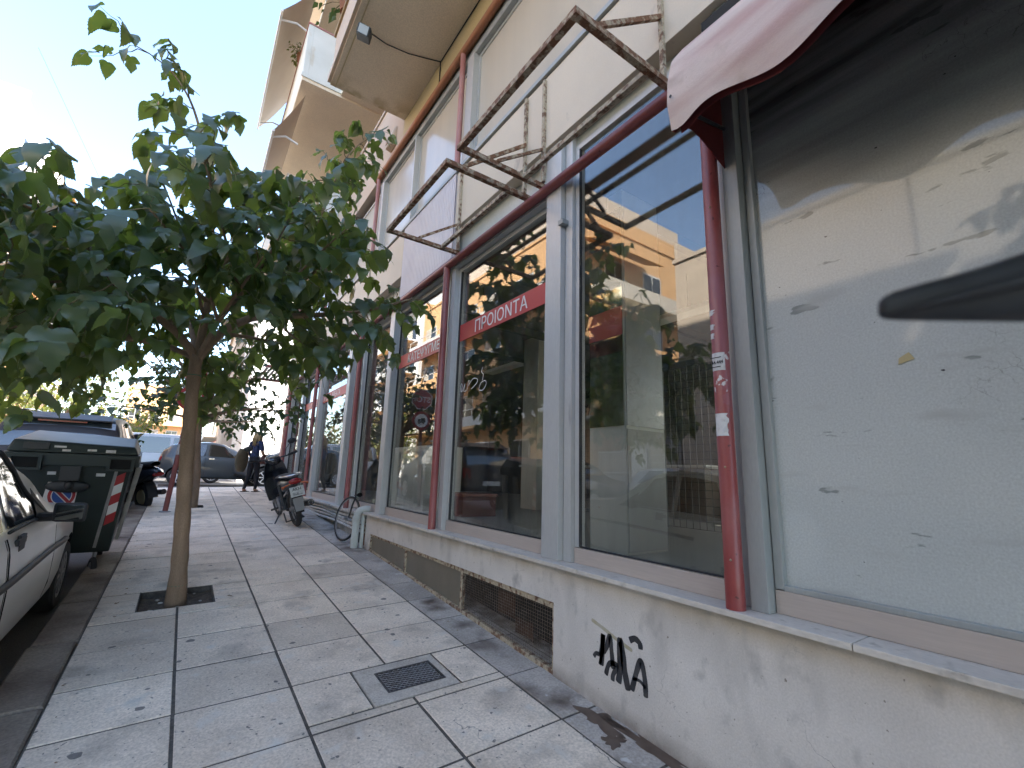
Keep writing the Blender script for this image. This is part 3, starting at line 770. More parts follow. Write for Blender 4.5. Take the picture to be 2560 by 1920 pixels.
# upper window band: posts, panes, curtains
bbx('upper_pipe_back', m_alud, 2.30, 2.44, -6, 8.0, 6.80, 6.93)
for y, m in ((4.60, m_pinkred), (7.86, m_pinkred), (11.36, m_red), (14.7, m_red)):
    MB().tube([(2.243, y, 5.20), (2.243, y, 6.93)], .036, 12).build('upper_post', m, shop, smooth=50)
for y0, y1 in ((4.38, 4.54), (6.19, 6.215), (7.66, 7.82), (1.2, 1.3), (9.5, 9.6), (11.15, 11.3)):
    bbx('upper_mullion', m_alu, 2.28, 2.42, y0, y1, 5.20, 6.80)
m_uglass = mat('frosted_film_pane', (0.62, 0.555, 0.46), 0.16, base2=(0.56, 0.505, 0.425), scale=1.3, stretch=(1, 2.5, .12), fine=.02)
for y0, y1 in ((-5.9, 1.2), (1.3, 4.38), (4.66, 6.19), (6.215, 7.66), (7.95, 9.5), (9.6, 11.15), (11.45, 14.6)):
    w_ = MB(); w_.box(2.36, 2.40, y0, y1, 5.20, 5.235); w_.box(2.36, 2.40, y0, y1, 6.76, 6.80); w_.box(2.36, 2.40, y0, y0+.03, 5.235, 6.76); w_.box(2.36, 2.40, y1-.03, y1, 5.235, 6.76)
    wo = w_.build('upper_window', m_alu, shop)
    MB().box(2.376, 2.382, y0+.03, y1-.03, 5.235, 6.76).build('pane', m_uglass, wo)
MB().tube([(2.243, -6, 6.955), (2.243, 2, 6.955), (2.243, 8.0, 6.955)], .05, 14).build('upper_pipe', m_orange, shop, smooth=50)

# --- first-floor slab, soffit and parapets
bbx('wall_band', m_yell, 2.25, 2.6, -6, 6.74, 7.0, 7.43)
par = MB(); par.box(2.25, 2.45, 6.745, 15.6, 6.935, 8.36); par.box(2.22, 2.48, 6.745, 15.6, 8.36, 8.42)
par.build('terrace_parapet', m_peach, shop)
sl = MB(); sl.box(1.03, 3.3, -6, 6.74, 7.432, 7.62); sl.build('balcony_slab', m_soff, shop)
bp = MB(); bp.box(1.03, 1.15, -6, 6.70, 7.622, 8.30); bp.box(0.985, 1.028, -6, 6.74, 7.46, 7.56); bp.box(1.152, 2.25, 6.58, 6.70, 7.622, 8.30)
bp.build('balcony_front', m_peach, shop)
bbx('balcony_cap', mat('old_wood_rail', (0.42, 0.30, 0.15), 0.8, base2=(0.33, 0.22, 0.12), scale=6), 1.0, 1.17, -6, 6.74, 8.302, 8.38)
dg2 = MB(); dg2.box(1.10, 1.115, -6, 6.735, 7.424, 7.431); dg2.build('drip_groove', m_yell, shop)
# recessed upper wall with brown shutters
bbx('upper_wall', m_peach, 3.2, 11, -6, 16.0, 7.622, 19.9)
for y0, y1, z0, z1 in ((7.2, 8.6, 8.0, 10.2), (9.1, 10.6, 8.0, 10.2), (12.2, 13.8, 8.0, 10.2), (7.2, 8.6, 11.4, 13.6), (9.1, 10.6, 11.4, 13.6), (2.2, 4.2, 8.0, 10.2)):
    sh = MB().box(3.13, 3.199, y0, y1, z0, z1).build('shutter', m_brown, shop)
    for k in range(8):
        MB().box(3.118, 3.129, y0+.06, y1-.06, z0+.08+k*(z1-z0-.1)/8, z0+.08+(k+.72)*(z1-z0-.1)/8).build('louvre', m_brown, sh)
bbx('shutter_track', m_brown, 3.11, 3.199, 6.8, 11.0, 10.45, 10.78)
bbx('floor_slab', m_soff, 1.95, 3.25, 6.76, 10.90, 10.90, 11.08)
bbx('floor_slab', m_soff, 1.95, 3.25, -6, 6.74, 10.90, 11.08)
bbx('floor_slab', m_soff, 1.03, 3.25, 10.92, 16.0, 10.86, 11.05)
bp = MB(); bp.box(1.03, 1.15, 10.92, 16.0, 11.052, 12.50); bp.box(1.152, 2.6, 10.92, 11.04, 11.052, 12.50); bp.box(1.0, 2.6, 10.89, 10.918, 10.95, 11.04)
bp.build('balcony_front', m_white, shop)
bbx('floor_slab', m_soff, 1.03, 3.19, 11.12, 16.0, 7.44, 7.62)
bp = MB(); bp.box(1.03, 1.15, 11.12, 16.0, 7.622, 8.36); bp.box(1.152, 2.24, 11.12, 11.24, 7.622, 8.36)
bp.build('balcony_front', m_white, shop)
cap = MB(); cap.box(1.01, 1.17, 11.1, 16.0, 8.362, 8.40); cap.box(1.172, 2.24, 11.1, 11.26, 8.362, 8.40); cap.build('balcony_cap', m_peach, shop)
cap = MB(); cap.box(1.01, 1.17, 10.9, 16.0, 12.502, 12.54); cap.box(1.172, 2.6, 10.9, 11.06, 12.502, 12.54); cap.build('balcony_cap', m_pinkred, shop)
for z in (14.0, 17.0, 19.8):
    bbx('floor_slab', m_soff, 1.4, 3.19, -6, 16.0, z, z+.18)
# end wall towards the side street, and back of the building
bbx('end_wall', m_white, 2.44, 14, 15.62, 16.0, .2, 7.62)
bbx('end_pier', m_pinkred, 2.26, 2.44, 15.32, 15.6, .6, 7.0)

# --- interior
m_floor = mat('shop_floor', (0.27, 0.275, 0.26), 0.35, base2=(0.33, 0.33, 0.31), scale=2, fine=0.05, stretch=(1, 1, 1))
m_iwall = mat('shop_inner_wall', (0.18, 0.14, 0.105), 0.8, base2=(0.13, 0.105, 0.08), scale=1.5)
m_ceil = mat('shop_ceiling', (0.17, 0.15, 0.125), 0.85, base2=(0.14, 0.12, 0.10), scale=1.5)
bbx('inner_floor', m_floor, 2.43, 9.6, -6, 15.6, .85, .90)
bbx('ceiling', m_ceil, 2.43, 9.6, -6, 15.6, 4.40, 4.46)
bk = MB(); bk.box(9.6, 9.8, -6, 2.0, .85, 1.9); bk.box(9.6, 9.8, -6, 2.0, 4.2, 4.46); bk.box(9.6, 9.8, 2.0, 15.6, .85, 4.46); bk.box(9.6, 9.8, -6, -2.5, 1.9, 4.2)
bk.build('back_wall', m_iwall, shop)
for a, b in ((-2.5, -.3), (-.25, 2.0)): bbx('unseen_sun_pane', m_glassd, 9.69, 9.70, a, b, 1.9, 4.2)  # out-of-view back-wall openings, added so sun brightens the shop interior
bbx('inner_wall', m_iwall, 2.43, 9.6, 15.4, 15.6, .9, 4.40)
bbx('inner_wall', m_iwall, 2.43, 9.6, -6.0, -5.8, .9, 4.40)
bbx('mezzanine_wall', m_iwall, 4.2, 4.4, -6, 15.6, 4.46, 7.43)
for y in (1.0, 3.0, 5.0, 7.0, 9.0): bbx('ceiling_beam', mat('dark_beam', (0.07, 0.06, 0.05), 0.7), 2.6, 9.6, y, y+.10, 4.26, 4.395)
# clad column behind the first show window
m_clad = mat('column_cladding', (0.66, 0.65, 0.60), 0.45, base2=(0.60, 0.59, 0.55), scale=2, fine=0.03)
cl = MB().box(3.20, 3.74, 2.815, 3.27, .90, 4.39).build('column', m_clad, shop)
m_mir = mat('mirror_panel', (0.55, 0.57, 0.50), 0.06, metal=1.0)
MB().box(3.190, 3.199, 2.825, 3.26, 2.02, 4.2).build('mirror', m_mir, cl)
MB().box(3.212, 3.735, 2.806, 2.814, 2.02, 4.2).build('cladding_panel', mat('grey_panel', (0.34, 0.34, 0.36), 0.3, base2=(0.30, 0.30, 0.32), scale=2), cl)
MB().box(3.212, 3.735, 2.806, 2.814, .92, 1.99).build('cladding_panel', mat('grey_panel_low', (0.40, 0.385, 0.36), 0.5, base2=(0.36, 0.345, 0.325), scale=2), cl)
MB().box(3.182, 3.189, 2.825, 3.26, 2.88, 3.16).build('red_strip', mat('red_vinyl', (0.50, 0.07, 0.065), 0.45, fine=.03), cl)
for x, y in ((5.6, 7.2), (5.6, 11.5)): bbx('column', m_clad, x, x+.5, y, y+.5, .9, 4.39)
# ================================================================== writing on the glass
m_vinyl = MATS['red_vinyl']
m_wvinyl = mat('white_vinyl', (0.78, 0.77, 0.76), 0.5)
def band(y0, y1, z0, z1, txt, size, ystart, x=2.362):
    # the strip slopes a little as it was stuck on by hand
    o = MB().hexa([(x, y0, z0), (x+.003, y0, z0), (x+.003, y1, z0), (x, y1, z0)], [(x, y0, z1), (x+.003, y0, z1), (x+.003, y1, z1), (x, y1, z1)])
    o = o.build('window_band', m_vinyl, shop)
    text_mesh(txt, size, m_wvinyl, 'band_lettering', o, (x-.002, ystart, lerp(z0, z1, .5)-size*.345), (0, -1, 0), (0, 0, 1), .0006, bold=.0006)
band(2.885, 4.515, 3.02, 3.215, 'ΠΡΟΙΟΝΤΑ', .185, 4.18)
band(4.845, 6.375, 3.02, 3.205, 'ΚΑΤΕΨΥΓΜΕΝΑ', .165, 6.05)
band(8.965, 11.235, 3.02, 3.21, 'ΝΤΟΠΙΑ  ΚΡΕΑΤΑ', .17, 11.0)
MB().box(2.362, 2.365, 11.465, 12.955, 3.02, 3.2).build('window_band', m_vinyl, shop)
# scratched scrawl on the second show window
scr = MB()
pln = lambda a, b, d: (2.3695-d, 4.42-a, 2.43+b)
strokes(scr, [([(0, 0), (.02, .06), (.0, .09), (-.02, .05), (0, 0), (.04, .02), (.08, .08), (.06, .0), (.12, .0)], 1), ([(.13, .0), (.15, .09), (.17, .1), (.165, .04)], 1),
              ([(.16, .05), (.25, .11), (.34, .09), (.33, .05), (.22, .0)], 1), ([(.44, .2), (.42, .16), (.46, .12), (.44, .06)], 1),
              ([(.38, -.02), (.42, .04), (.50, .05), (.52, .01), (.46, -.04), (.38, -.03)], 1)], pln, .008)
scr.build('glass_scrawl', m_wvinyl, shop)
# graffiti on the base wall
gf = MB(); m_spray = mat('black_spray_paint', (0.022, 0.022, 0.026), 0.65, base2=(0.05, 0.05, 0.055), scale=14)
pg = lambda a, b, d: (2.25-d, 2.27-a, 0.40+b)
strokes(gf, [([(0, .05), (.02, .075), (.06, .07), (.05, .02)], .8), ([(.06, .07), (.075, .15), (.08, .2), (.075, .12), (.065, .02)], 1.2), ([(.08, .1), (.11, .14), (.135, .205), (.15, .12), (.16, .03)], 1.1),
             ([(.10, -.02), (.13, .05), (.19, .06), (.16, .0), (.155, -.035)], 1.0), ([(.2, -.03), (.215, .06), (.215, .2), (.235, .15), (.25, .05), (.275, -.045)], 1.4),
             ([(.30, -.035), (.34, .08), (.37, .14), (.395, .06), (.40, -.035)], 1.1), ([(.31, .03), (.36, .035), (.40, .01)], .6), ([(.29, .225), (.33, .245), (.365, .23), (.37, .2)], 1.1)], pg, .031)
gf.build('graffiti', m_spray, base)
gy = MB(); strokes(gy, [([(-.02, .26), (.08, .235), (.2, .2), (.31, .175)], 1.0)], lambda a, b, d: (2.25-d, 2.27-a, .40+b), .022, depth=.0006)
gy.build('graffiti', mat('old_ochre_spray', (0.40, 0.35, 0.22), 0.8, base2=(0.48, 0.45, 0.38), scale=10), base)

# ================================================================== things fixed to the front
# rusty canopy frames
def canopy(y0, y1, label, extra):
    t = thing('canopy_frame', label, 'canopy frame', (2.25, (y0+y1)/2, 4.03), group='rusty canopy frames above the windows')
    def bar(name, a, b, s=.028, m=m_rust):
        a, b = Vector(a), Vector(b); d = (b-a).normalized(); up = Vector((0, 0, 1)) if abs(d.z) < .9 else Vector((1, 0, 0))
        n1 = d.cross(up).normalized()*s/2; n2 = n1.cross(d).normalized()*s/2
        MB().hexa([a-n1-n2, a+n1-n2, a+n1+n2, a-n1+n2], [b-n1-n2, b+n1-n2, b+n1+n2, b-n1+n2]).build(name, m, t)
    z = 4.05
    bar('front_bar', (1.42, y0-.022, z), (1.42, y1+.022, z), .044); bar('side_bar', (1.443, y0, z), (2.285, y0, z), .044); bar('side_bar', (1.443, y1, z), (2.285, y1, z), .040)
    bar('rear_bar', (2.03, y0+.024, z-.002), (2.03, y1-.022, z-.002), .036, m_rust2)
    bar('upright', (2.222, y0+.03, z+.018), (2.222, y0+.03, 5.15 if extra else 5.12), .03, m_rust2)
    bar('upright', (2.222, y1-.03, z+.018), (2.222, y1-.03, 5.11), .03, m_rust2)
    bar('brace', (1.55, y0+.02, z+.02), (2.225, y0+.03, 4.62), .03)
    bar('brace', (1.75, y1-.02, z+.02), (2.225, y1-.03, 4.40), .024)
    return t
canopy(1.55, 2.87, 'rusty rectangular canopy frame over the show window nearest the pink awning', True)
canopy(3.09, 4.44, 'rusty rectangular canopy frame above the ΠΡΟΙΟΝΤΑ window, touching tree leaves', False)

# pink fabric awning over the painted window
aw = thing('fabric_awning', 'faded pink fabric awning with dark red end hanging over the whitewashed window', 'awning', (2.25, 0, 3.9))
prof = [(2.30, 4.10), (2.18, 4.05), (2.05, 3.98), (1.93, 3.88), (1.835, 3.74), (1.785, 3.58), (1.775, 3.44), (1.79, 3.30)]
def awn_pt(i, t, y):
    """point on the sheet: i along the profile, y along the wall, with hanging folds that gather at the far corner"""
    x, z = prof[i]
    u = i/(len(prof)-1)
    s = max(0.0, 1.25-y)
    ang = math.atan2(u-.80, s+.05)                 # folds fan out from the eyelet in the far corner
    fold = math.sin(ang*9+1.0)*.022*math.exp(-((s-.55)/.5)**2)*min(1, s*s*9) + math.sin(s*5.0+u*4.5)*.016 + math.sin(u*16-s*6)*.006
    k = max(0, (u-.45)/.55)
    x += -fold*k - .05*math.exp(-((y-.55)/.28)**2)*k*k
    z += k*k*(.05*math.sin(s*7.2+.7)-.03*s - .04*math.exp(-((s-.05)/.08)**2)) 
    if u > .9: z -= .015*math.sin(s*13)
    return (x, y, z)
def dense(n=5):
    out = []
    for i in range(len(prof)-1):
        for k in range(n): out.append((i, k/n))
    return out+[(len(prof)-2, 1.0)]
ys = [1.25-.035*k for k in range(0, 112)]
rows = []
for i, t in dense(4):
    row = []
    for y in ys:
        a, b = Vector(awn_pt(i, 0, y)), Vector(awn_pt(i+1, 0, y)); row.append(a.lerp(b, t))
    rows.append(row)
m_awn = mat('faded_pink_fabric', (0.70, 0.56, 0.49), 0.85, base2=(0.56, 0.36, 0.32), scale=3.2, stretch=(1, .35, 2.2), lo=.45, hi=.72, fine=.06, fine_scale=220, bump=.25, bump_scale=260)
add_layer(m_awn, (0.42, 0.30, 0.24), noise_mask(4, .58, .8, detail=9, offset=6.0))
m_awn2 = mat('dark_red_fabric', (0.115, 0.012, 0.014), 0.85, base2=(0.16, 0.02, 0.02), scale=5)
MB().grid(rows).build('cloth', m_awn, aw, smooth=180)
rows2 = [[p+Vector((.034, 0, -.012)) for p in r[1:]] for r in rows]
MB().grid(rows2).build('lining', m_awn2, aw, smooth=180)
endp = [rows[k][0] for k in range(len(rows))]
low = [(1.84, 3.31), (1.90, 3.385), (2.0, 3.40), (2.1, 3.375), (2.2, 3.335), (2.335, 3.285)]
ep = [Vector((p[0]+.003, 1.246, p[2]-.004)) for p in endp] + [Vector((x, 1.246, z)) for x, z in low] + [Vector((2.335, 1.246, 4.1))]
MB().prism(ep, (0, .004, 0)).build('end_panel', m_awn2, aw)
MB().tube([(1.90, 1.235, 3.47), (2.335, 1.235, 3.56)], .010, 8).build('arm', m_iron, aw)
MB().tube([(1.80, 1.24, 3.46), (1.80, -2.6, 3.46)], .012, 8).build('front_rod', m_iron, aw)
MB().box(2.20, 2.34, 1.02, 1.10, 4.08, 4.30).build('bracket', m_wvinyl, aw)
MB().box(2.14, 2.34, -2.6, 1.25, 4.11, 4.20).build('fixing_rail', m_dark, aw)
MB().lathe([(0, 0), (.008, 0), (.008, .004), (0, .004)], (1.772, 1.222, 3.47), (-1, 0.2, 0), 12).build('eyelet', m_iron, aw)

# floodlight and its cable under the balcony
fl = thing('floodlight', 'small dark floodlight fixed under the balcony edge', 'floodlight', (1.14, 5.42, 7.43))
m_fblack = mat('black_painted_metal', (0.03, 0.031, 0.033), 0.5)
FRm = Matrix.Translation((1.16, 5.40, 7.25)) @ Euler((R(18), R(12), R(-15))).to_matrix().to_4x4()
MB().box(-.085, .085, -.10, .10, -.06, .06, FRm).build('housing', m_fblack, fl, bevel=.012)
MB().box(-.07, .07, -.125, -.101, -.085, .05, FRm).build('bezel', m_fblack, fl)
MB().box(-.060, .060, -.1275, -.1255, -.070, .042, FRm).build('lens', mat('flood_lens', (0.36, 0.36, 0.34), 0.12), fl)
MB().ball((1.17, 5.44, 7.30), .09, .08, .09, 12, 8).build('dome', mat('clouded_plastic', (0.40, 0.40, 0.38), 0.3), fl, smooth=180)
MB().tube([(1.20, 5.47, 7.33), (1.22, 5.50, 7.432)], .014, 6).build('stem', m_fblack, fl)
cb = MB().tube([(1.22, 5.50, 7.425), (1.5, 5.52, 7.412), (1.8, 5.47, 7.405), (2.05, 5.40, 7.42), (2.236, 5.335, 7.424)], .008, 6)
cb.tube([(2.241, 5.335, 7.43), (2.241, 5.335, 7.02)], .008, 6); cb.tube([(2.240, 5.335, 7.422), (2.240, 2.0, 7.422), (2.240, -5, 7.422)], .007, 6)
cb.build('cable', m_gask, fl, smooth=60)
# alarm siren
sr = thing('alarm_box', 'cream wedge-shaped alarm box on the peach parapet wall', 'alarm box', (2.25, 7.2, 7.3))
MB().hexa([(2.13, 7.10, 7.16), (2.249, 7.06, 7.16), (2.249, 7.34, 7.16), (2.13, 7.30, 7.16)], [(2.20, 7.12, 7.52), (2.249, 7.08, 7.56), (2.249, 7.32, 7.56), (2.20, 7.28, 7.52)]).build('cover', m_cream, sr, bevel=.015)
MB().box(2.118, 2.13, 7.15, 7.25, 7.20, 7.28).build('lamp_lens', mat('tan_plastic', (0.40, 0.25, 0.15), 0.5), sr)
# drain pipe with elbow
dp = thing('drain_pipe', 'pale grey plastic drain pipe with elbow below the sill end', 'pipe', (2.12, 6.98, .44))
m_pvc = mat('pvc_pipe', (0.52, 0.55, 0.53), 0.5, base2=(0.42, 0.43, 0.40), scale=8, fine=.06)
MB().tube([(2.30, 6.93, .985), (2.24, 6.94, .992), (2.17, 6.95, .975), (2.135, 6.96, .93), (2.125, 6.96, .86), (2.125, 6.965, .43)], .052, 16).build('pipe', m_pvc, dp, smooth=60)
MB().tube([(2.125, 6.96, .80), (2.125, 6.96, .88)], .058, 16).build('collar', m_pvc, dp, smooth=50)
MB().tube([(2.215, 6.93, .90), (2.215, 6.935, .44)], .028, 12).build('thin_pipe', m_pvc, dp, smooth=50)
# insulated pipe run along the low wall
ip = thing('pipe_run', 'bundle of white insulated pipes running under the far sills', 'pipes', (2.3, 10, .7))
m_ins = mat('white_insulation', (0.62, 0.61, 0.58), 0.7, base2=(0.45, 0.43, 0.40), scale=10, fine=.1)
for k in range(5):
    z = .87-.052*k
    pts = [(2.265+.012*(k % 2), 7.02+i*.55, z+.009*math.sin(i*1.3+k)+.012*i*.55*.3) for i in range(16)]
    MB().tube(pts, .021, 8).build('insulated_pipe', m_ins, ip, smooth=60)
# slatted canopy further down the front
fc = thing('slatted_canopy', 'slatted canopy projecting from the front beyond the far red poles', 'canopy', (2.25, 14.2, 4.1))
m_slat = mat('grey_slat', (0.30, 0.29, 0.28), 0.6, base2=(0.22, 0.21, 0.2), scale=5)
for k in range(9): MB().box(1.35+.1*k, 1.41+.1*k, 13.1, 15.1, 4.10, 4.13).build('slat', m_slat, fc)
for y in (13.0, 15.1): MB().box(1.30, 2.22, y, y+.06, 4.06, 4.135).build('side_bar', m_red, fc)
# rolled awnings above the far balconies
m_beige = mat('beige_awning', (0.50, 0.42, 0.33), 0.9, base2=(0.45, 0.37, 0.29), scale=1.3, fine=.04)
def big_awning(pts, label, n=12):
    t = thing('balcony_awning', label, 'awning', pts[0], group='beige awnings on the balconies above')
    (a, b, c, d) = [Vector(p) for p in pts]
    rows = []
    for i in range(n+1):
        u = i/n; row = []
        for k in range(17):
            v = k/16; p = a.lerp(b, v).lerp(d.lerp(c, v), u); p.z -= .10*math.sin(math.pi*u)*(.6+.4*math.sin(v*9)); row.append(p)
        rows.append(row)
    MB().grid(rows).build('cloth', m_beige, t, smooth=180)
    val = [[rows[-1][k] + Vector((-.01*j, 0, -.10*j-.03*j*abs(math.sin(k*.8)))) for k in range(17)] for j in range(3)]
    MB().grid(val).build('valance', m_beige, t, smooth=180)
    MB().tube([c, d], .03, 8).build('front_rod', m_wvinyl, t)
    for q in (.06, .94):
        p0 = a.lerp(b, q)+Vector((0, 0, -1.25)); p1 = d.lerp(c, q)
        MB().tube([p0, p0.lerp(p1, .5)+Vector((0, 0, .12)), p1], .025, 8).build('arm', m_wvinyl, t, smooth=60)
    return t
big_awning([(1.16, 11.2, 14.0), (1.16, 15.9, 14.0), (.42, 15.9, 12.55), (.42, 11.2, 12.75)], 'long beige balcony awning, highest against the sky')
big_awning([(1.20, 11.3, 10.80), (1.20, 15.9, 10.80), (.62, 15.9, 9.3), (.62, 11.3, 9.5)], 'beige balcony awning under the white parapet, partly behind leaves')
# ================================================================== trees
m_bark = mat('tan_bark', (0.30, 0.205, 0.135), 0.9, base2=(0.22, 0.15, 0.095), scale=5, stretch=(3, 3, .8), fine=.2, fine_scale=90, bump=.5, bump_scale=50)
m_twig = mat('green_twig', (0.16, 0.15, 0.06), 0.7, base2=(0.12, 0.085, 0.045), scale=6)
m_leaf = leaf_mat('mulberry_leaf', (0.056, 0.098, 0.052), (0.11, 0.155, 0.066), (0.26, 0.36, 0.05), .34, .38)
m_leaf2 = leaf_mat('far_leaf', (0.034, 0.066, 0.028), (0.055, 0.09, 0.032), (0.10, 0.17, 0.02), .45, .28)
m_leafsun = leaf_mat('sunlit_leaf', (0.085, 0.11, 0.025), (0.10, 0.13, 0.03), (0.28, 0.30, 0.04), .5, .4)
m_olive = leaf_mat('olive_leaf', (0.085, 0.10, 0.05), (0.12, 0.13, 0.08), (0.14, 0.16, 0.05), .5, .25)

def leaf_shape(kind):
    """outline half-width table along a unit midrib: 0 = heart shaped, 1 = three lobes, 2 = deeply lobed"""
    if kind == 0: return [(0, 0), (-.06, .16), (-.02, .30), (.12, .40), (.28, .405), (.42, .35), (.52, .315), (.62, .25), (.72, .20), (.84, .11), (1, 0)]
    if kind == 1: return [(0, 0), (-.07, .15), (-.04, .30), (.10, .40), (.22, .47), (.33, .43), (.36, .26), (.48, .29), (.60, .31), (.74, .20), (.88, .09), (1, 0)]
    return [(0, 0), (-.08, .13), (-.06, .28), (.04, .36), (.10, .24), (.20, .42), (.36, .53), (.40, .38), (.36, .17), (.50, .22), (.66, .27), (.80, .15), (1, 0)]
def leaf_geo(kind, L, droop, foldv, wav):
    sh = leaf_shape(kind); vs = []; fs = []
    def bend(x, y):
        z = -droop*x*x + foldv*abs(y) + wav*math.sin(7*x+3)*abs(y)
        return (y*L, x*L, z*L)
    mid = [0, .2, .42, .68, 1.0]
    for x in mid: vs.append(bend(x, 0))
    for s in (1, -1):
        base = len(vs)
        for x, y in sh[1:-1]: vs.append(bend(x, s*y))
        idx = list(range(base, base+len(sh)-2))
        # strip between the outline and the midrib
        path = idx
        def near(x): return min(range(len(mid)), key=lambda i: abs(mid[i]-x))
        prev = 0
        for a, b in zip(path, path[1:]):
            xb = sh[path.index(b)+1][0]; m2 = max(prev, near(xb))
            f = (prev, a, b); fs.append(f if s > 0 else f[::-1])
            if m2 > prev:
                for q in range(prev, m2):
                    f = (q, b, q+1); fs.append(f if s > 0 else f[::-1])
                prev = m2
        f = (prev, path[-1], len(mid)-1)
        if prev < len(mid)-1:
            for q in range(prev, len(mid)-1):
                f = (q, path[-1], q+1); fs.append(f if s > 0 else f[::-1])
    fs.append((0, 5+len(sh)-2, 5)); 
    return vs, fs
def leaf_fine(kind, droop, foldv, wav, rd):
    """serrated blade: two rings either side of the midrib, arched and drooping"""
    sh = leaf_shape(kind); pts = []
    for i in range(len(sh)-1):
        p0, p1, p2, p3 = [Vector(sh[max(0, min(len(sh)-1, i+d))]) for d in (-1, 0, 1, 2)]
        for k in range(3):
            t = k/3; pts.append(.5*((2*p1)+(p2-p0)*t+(2*p0-5*p1+4*p2-p3)*t*t+(3*p1-p0-3*p2+p3)*t**3))
    pts.append(Vector(sh[-1])); n = len(pts); vs = []; fs = []
    tw = rd.uniform(-.25, .25)
    def bend(x, y):
        z = -droop*x*x + foldv*abs(y)*(1-.9*abs(y)) + wav*math.sin(8*x+2)*y*y*3 + tw*x*y - .35*y*y
        return (y, x*(1-.12*droop*x), z)
    mids = []; run = 0.0
    for p in pts: run = max(run, min(max(p.x, 0), 1)); mids.append(run)
    for m_ in mids: vs.append(bend(m_, 0))
    for s in (1, -1):
        b = len(vs)
        for i, p in enumerate(pts): vs.append(bend(lerp(mids[i], p.x, .55), s*p.y*.55))
        for i, p in enumerate(pts):
            ser = .016*(1 if i % 2 else -1) if 1 < i < n-2 else 0
            vs.append(bend(p.x+ser*.6, s*max(0, p.y+ser)))
        for i in range(n-1):
            q1 = (i, b+i, b+i+1, i+1); q2 = (b+i, b+n+i, b+n+i+1, b+i+1)
            for q in (q1, q2): fs.append(q if s > 0 else q[::-1])
    return vs, fs
random.seed(11)
rdl = random.Random(17)
LEAFH = [leaf_fine(k, rdl.uniform(.25, .75), rdl.uniform(.05, .35), rdl.uniform(-.25, .25), rdl) for k in (0, 1, 2, 0, 1, 0, 1, 0, 2, 0)]
LEAFG = []
for k in range(9):
    LEAFG.append(leaf_geo((0, 1, 2, 0, 1, 1, 0, 2, 0)[k], 1.0, random.uniform(.18, .42), random.uniform(.05, .30), random.uniform(-.12, .12)))

def spline(pts, step=.12):
    P = [Vector(p[:3]) for p in pts]; out = []
    for i in range(len(P)-1):
        p0, p1, p2, p3 = P[max(i-1, 0)], P[i], P[i+1], P[min(i+2, len(P)-1)]
        n = max(2, int((p2-p1).length/step))
        for k in range(n):
            t = k/n; out.append(.5*((2*p1)+(p2-p0)*t+(2*p0-5*p1+4*p2-p3)*t*t+(3*p1-p0-3*p2+p3)*t**3))
    return out+[P[-1]]

def leaf_matrix(pos, out, size, droop):
    """tip points outwards and down, the blade faces up and a little outwards"""
    d = Vector((out.x, out.y, 0)); d = d.normalized() if d.length > 1e-4 else Vector((1, 0, 0))
    tip = (d*math.cos(droop)-Vector((0, 0, 1))*math.sin(droop)).normalized()
    nrm = (d*math.sin(droop)+Vector((0, 0, 1))*math.cos(droop))
    nrm = (nrm + Vector((random.gauss(0, .28), random.gauss(0, .28), random.gauss(0, .12)))).normalized()
    x = tip.cross(nrm).normalized(); nrm = x.cross(tip)
    m = Matrix((x*size, tip*size, nrm*size)).transposed().to_4x4(); m.translation = pos
    return m

def grow(limbs, twig_len, twig_gap, leaf_gap, size, seed, lift=.2):
    """limbs: [(points, r0, r1, first, density)] -> branch tubes, twig tubes, leaf matrices"""
    rnd = random.Random(seed); random.seed(seed)
    tubes, twigs, leaves = [], [], []
    for pts, ra, rb, first, dens in limbs:
        S = spline(pts); n = len(S)
        tubes.append((S, [lerp(ra, rb, i/(n-1)) for i in range(n)]))
        acc = 0.0; L = 0.0
        tot = sum((S[i+1]-S[i]).length for i in range(n-1))
        nxt = first*tot; ang = rnd.uniform(0, 6.28)
        for i in range(n-1):
            seg = S[i+1]-S[i]; L += seg.length
            while L >= nxt:
                nxt += twig_gap*rnd.uniform(.7, 1.3)/dens
                t = seg.normalized(); ang += 2.4
                side = t.orthogonal().normalized(); side.rotate(Matrix.Rotation(ang, 3, t))
                d = (side*rnd.uniform(.6, 1.0)+t*rnd.uniform(.3, .9)+Vector((0, 0, lift*rnd.uniform(-.3, 1.2)))).normalized()
                ln = twig_len*rnd.uniform(.5, 1.15)*(1.0 if L < tot*.8 else .8)
                a = S[i+1]; tp = [a]
                m = 6
                for k in range(1, m+1):
                    u = k/m
                    tp.append(a + d*ln*u + Vector((0, 0, -.30*ln*u*u)) + Vector((rnd.gauss(0, .012), rnd.gauss(0, .012), rnd.gauss(0, .012))))
                twigs.append((tp, [lerp(.0065, .0022, k/m) for k in range(m+1)]))
                q = .12; s = 1
                while q < ln:
                    u = q/ln; j = min(int(u*m), m-1); p = tp[j].lerp(tp[j+1], u*m-j)
                    tdir = (tp[j+1]-tp[j]).normalized(); sd = tdir.cross(Vector((0, 0, 1))); s = -s
                    od = (tdir*rnd.uniform(.1, .7)+sd*s*rnd.uniform(.6, 1.1)+Vector((rnd.gauss(0, .2), rnd.gauss(0, .2), 0)))
                    pet = p + od.normalized()*rnd.uniform(.03, .07)+Vector((0, 0, -.012))
                    leaves.append(leaf_matrix(pet, od, size*rnd.uniform(.62, 1.12)*(.78 if u > .85 else 1), rnd.uniform(.25, 1.05)))
                    q += leaf_gap*rnd.uniform(.7, 1.35)
                leaves.append(leaf_matrix(tp[-1], d+Vector((rnd.gauss(0, .2), rnd.gauss(0, .2), 0)), size*rnd.uniform(.5, .9), rnd.uniform(.3, 1.0)))
    return tubes, twigs, leaves

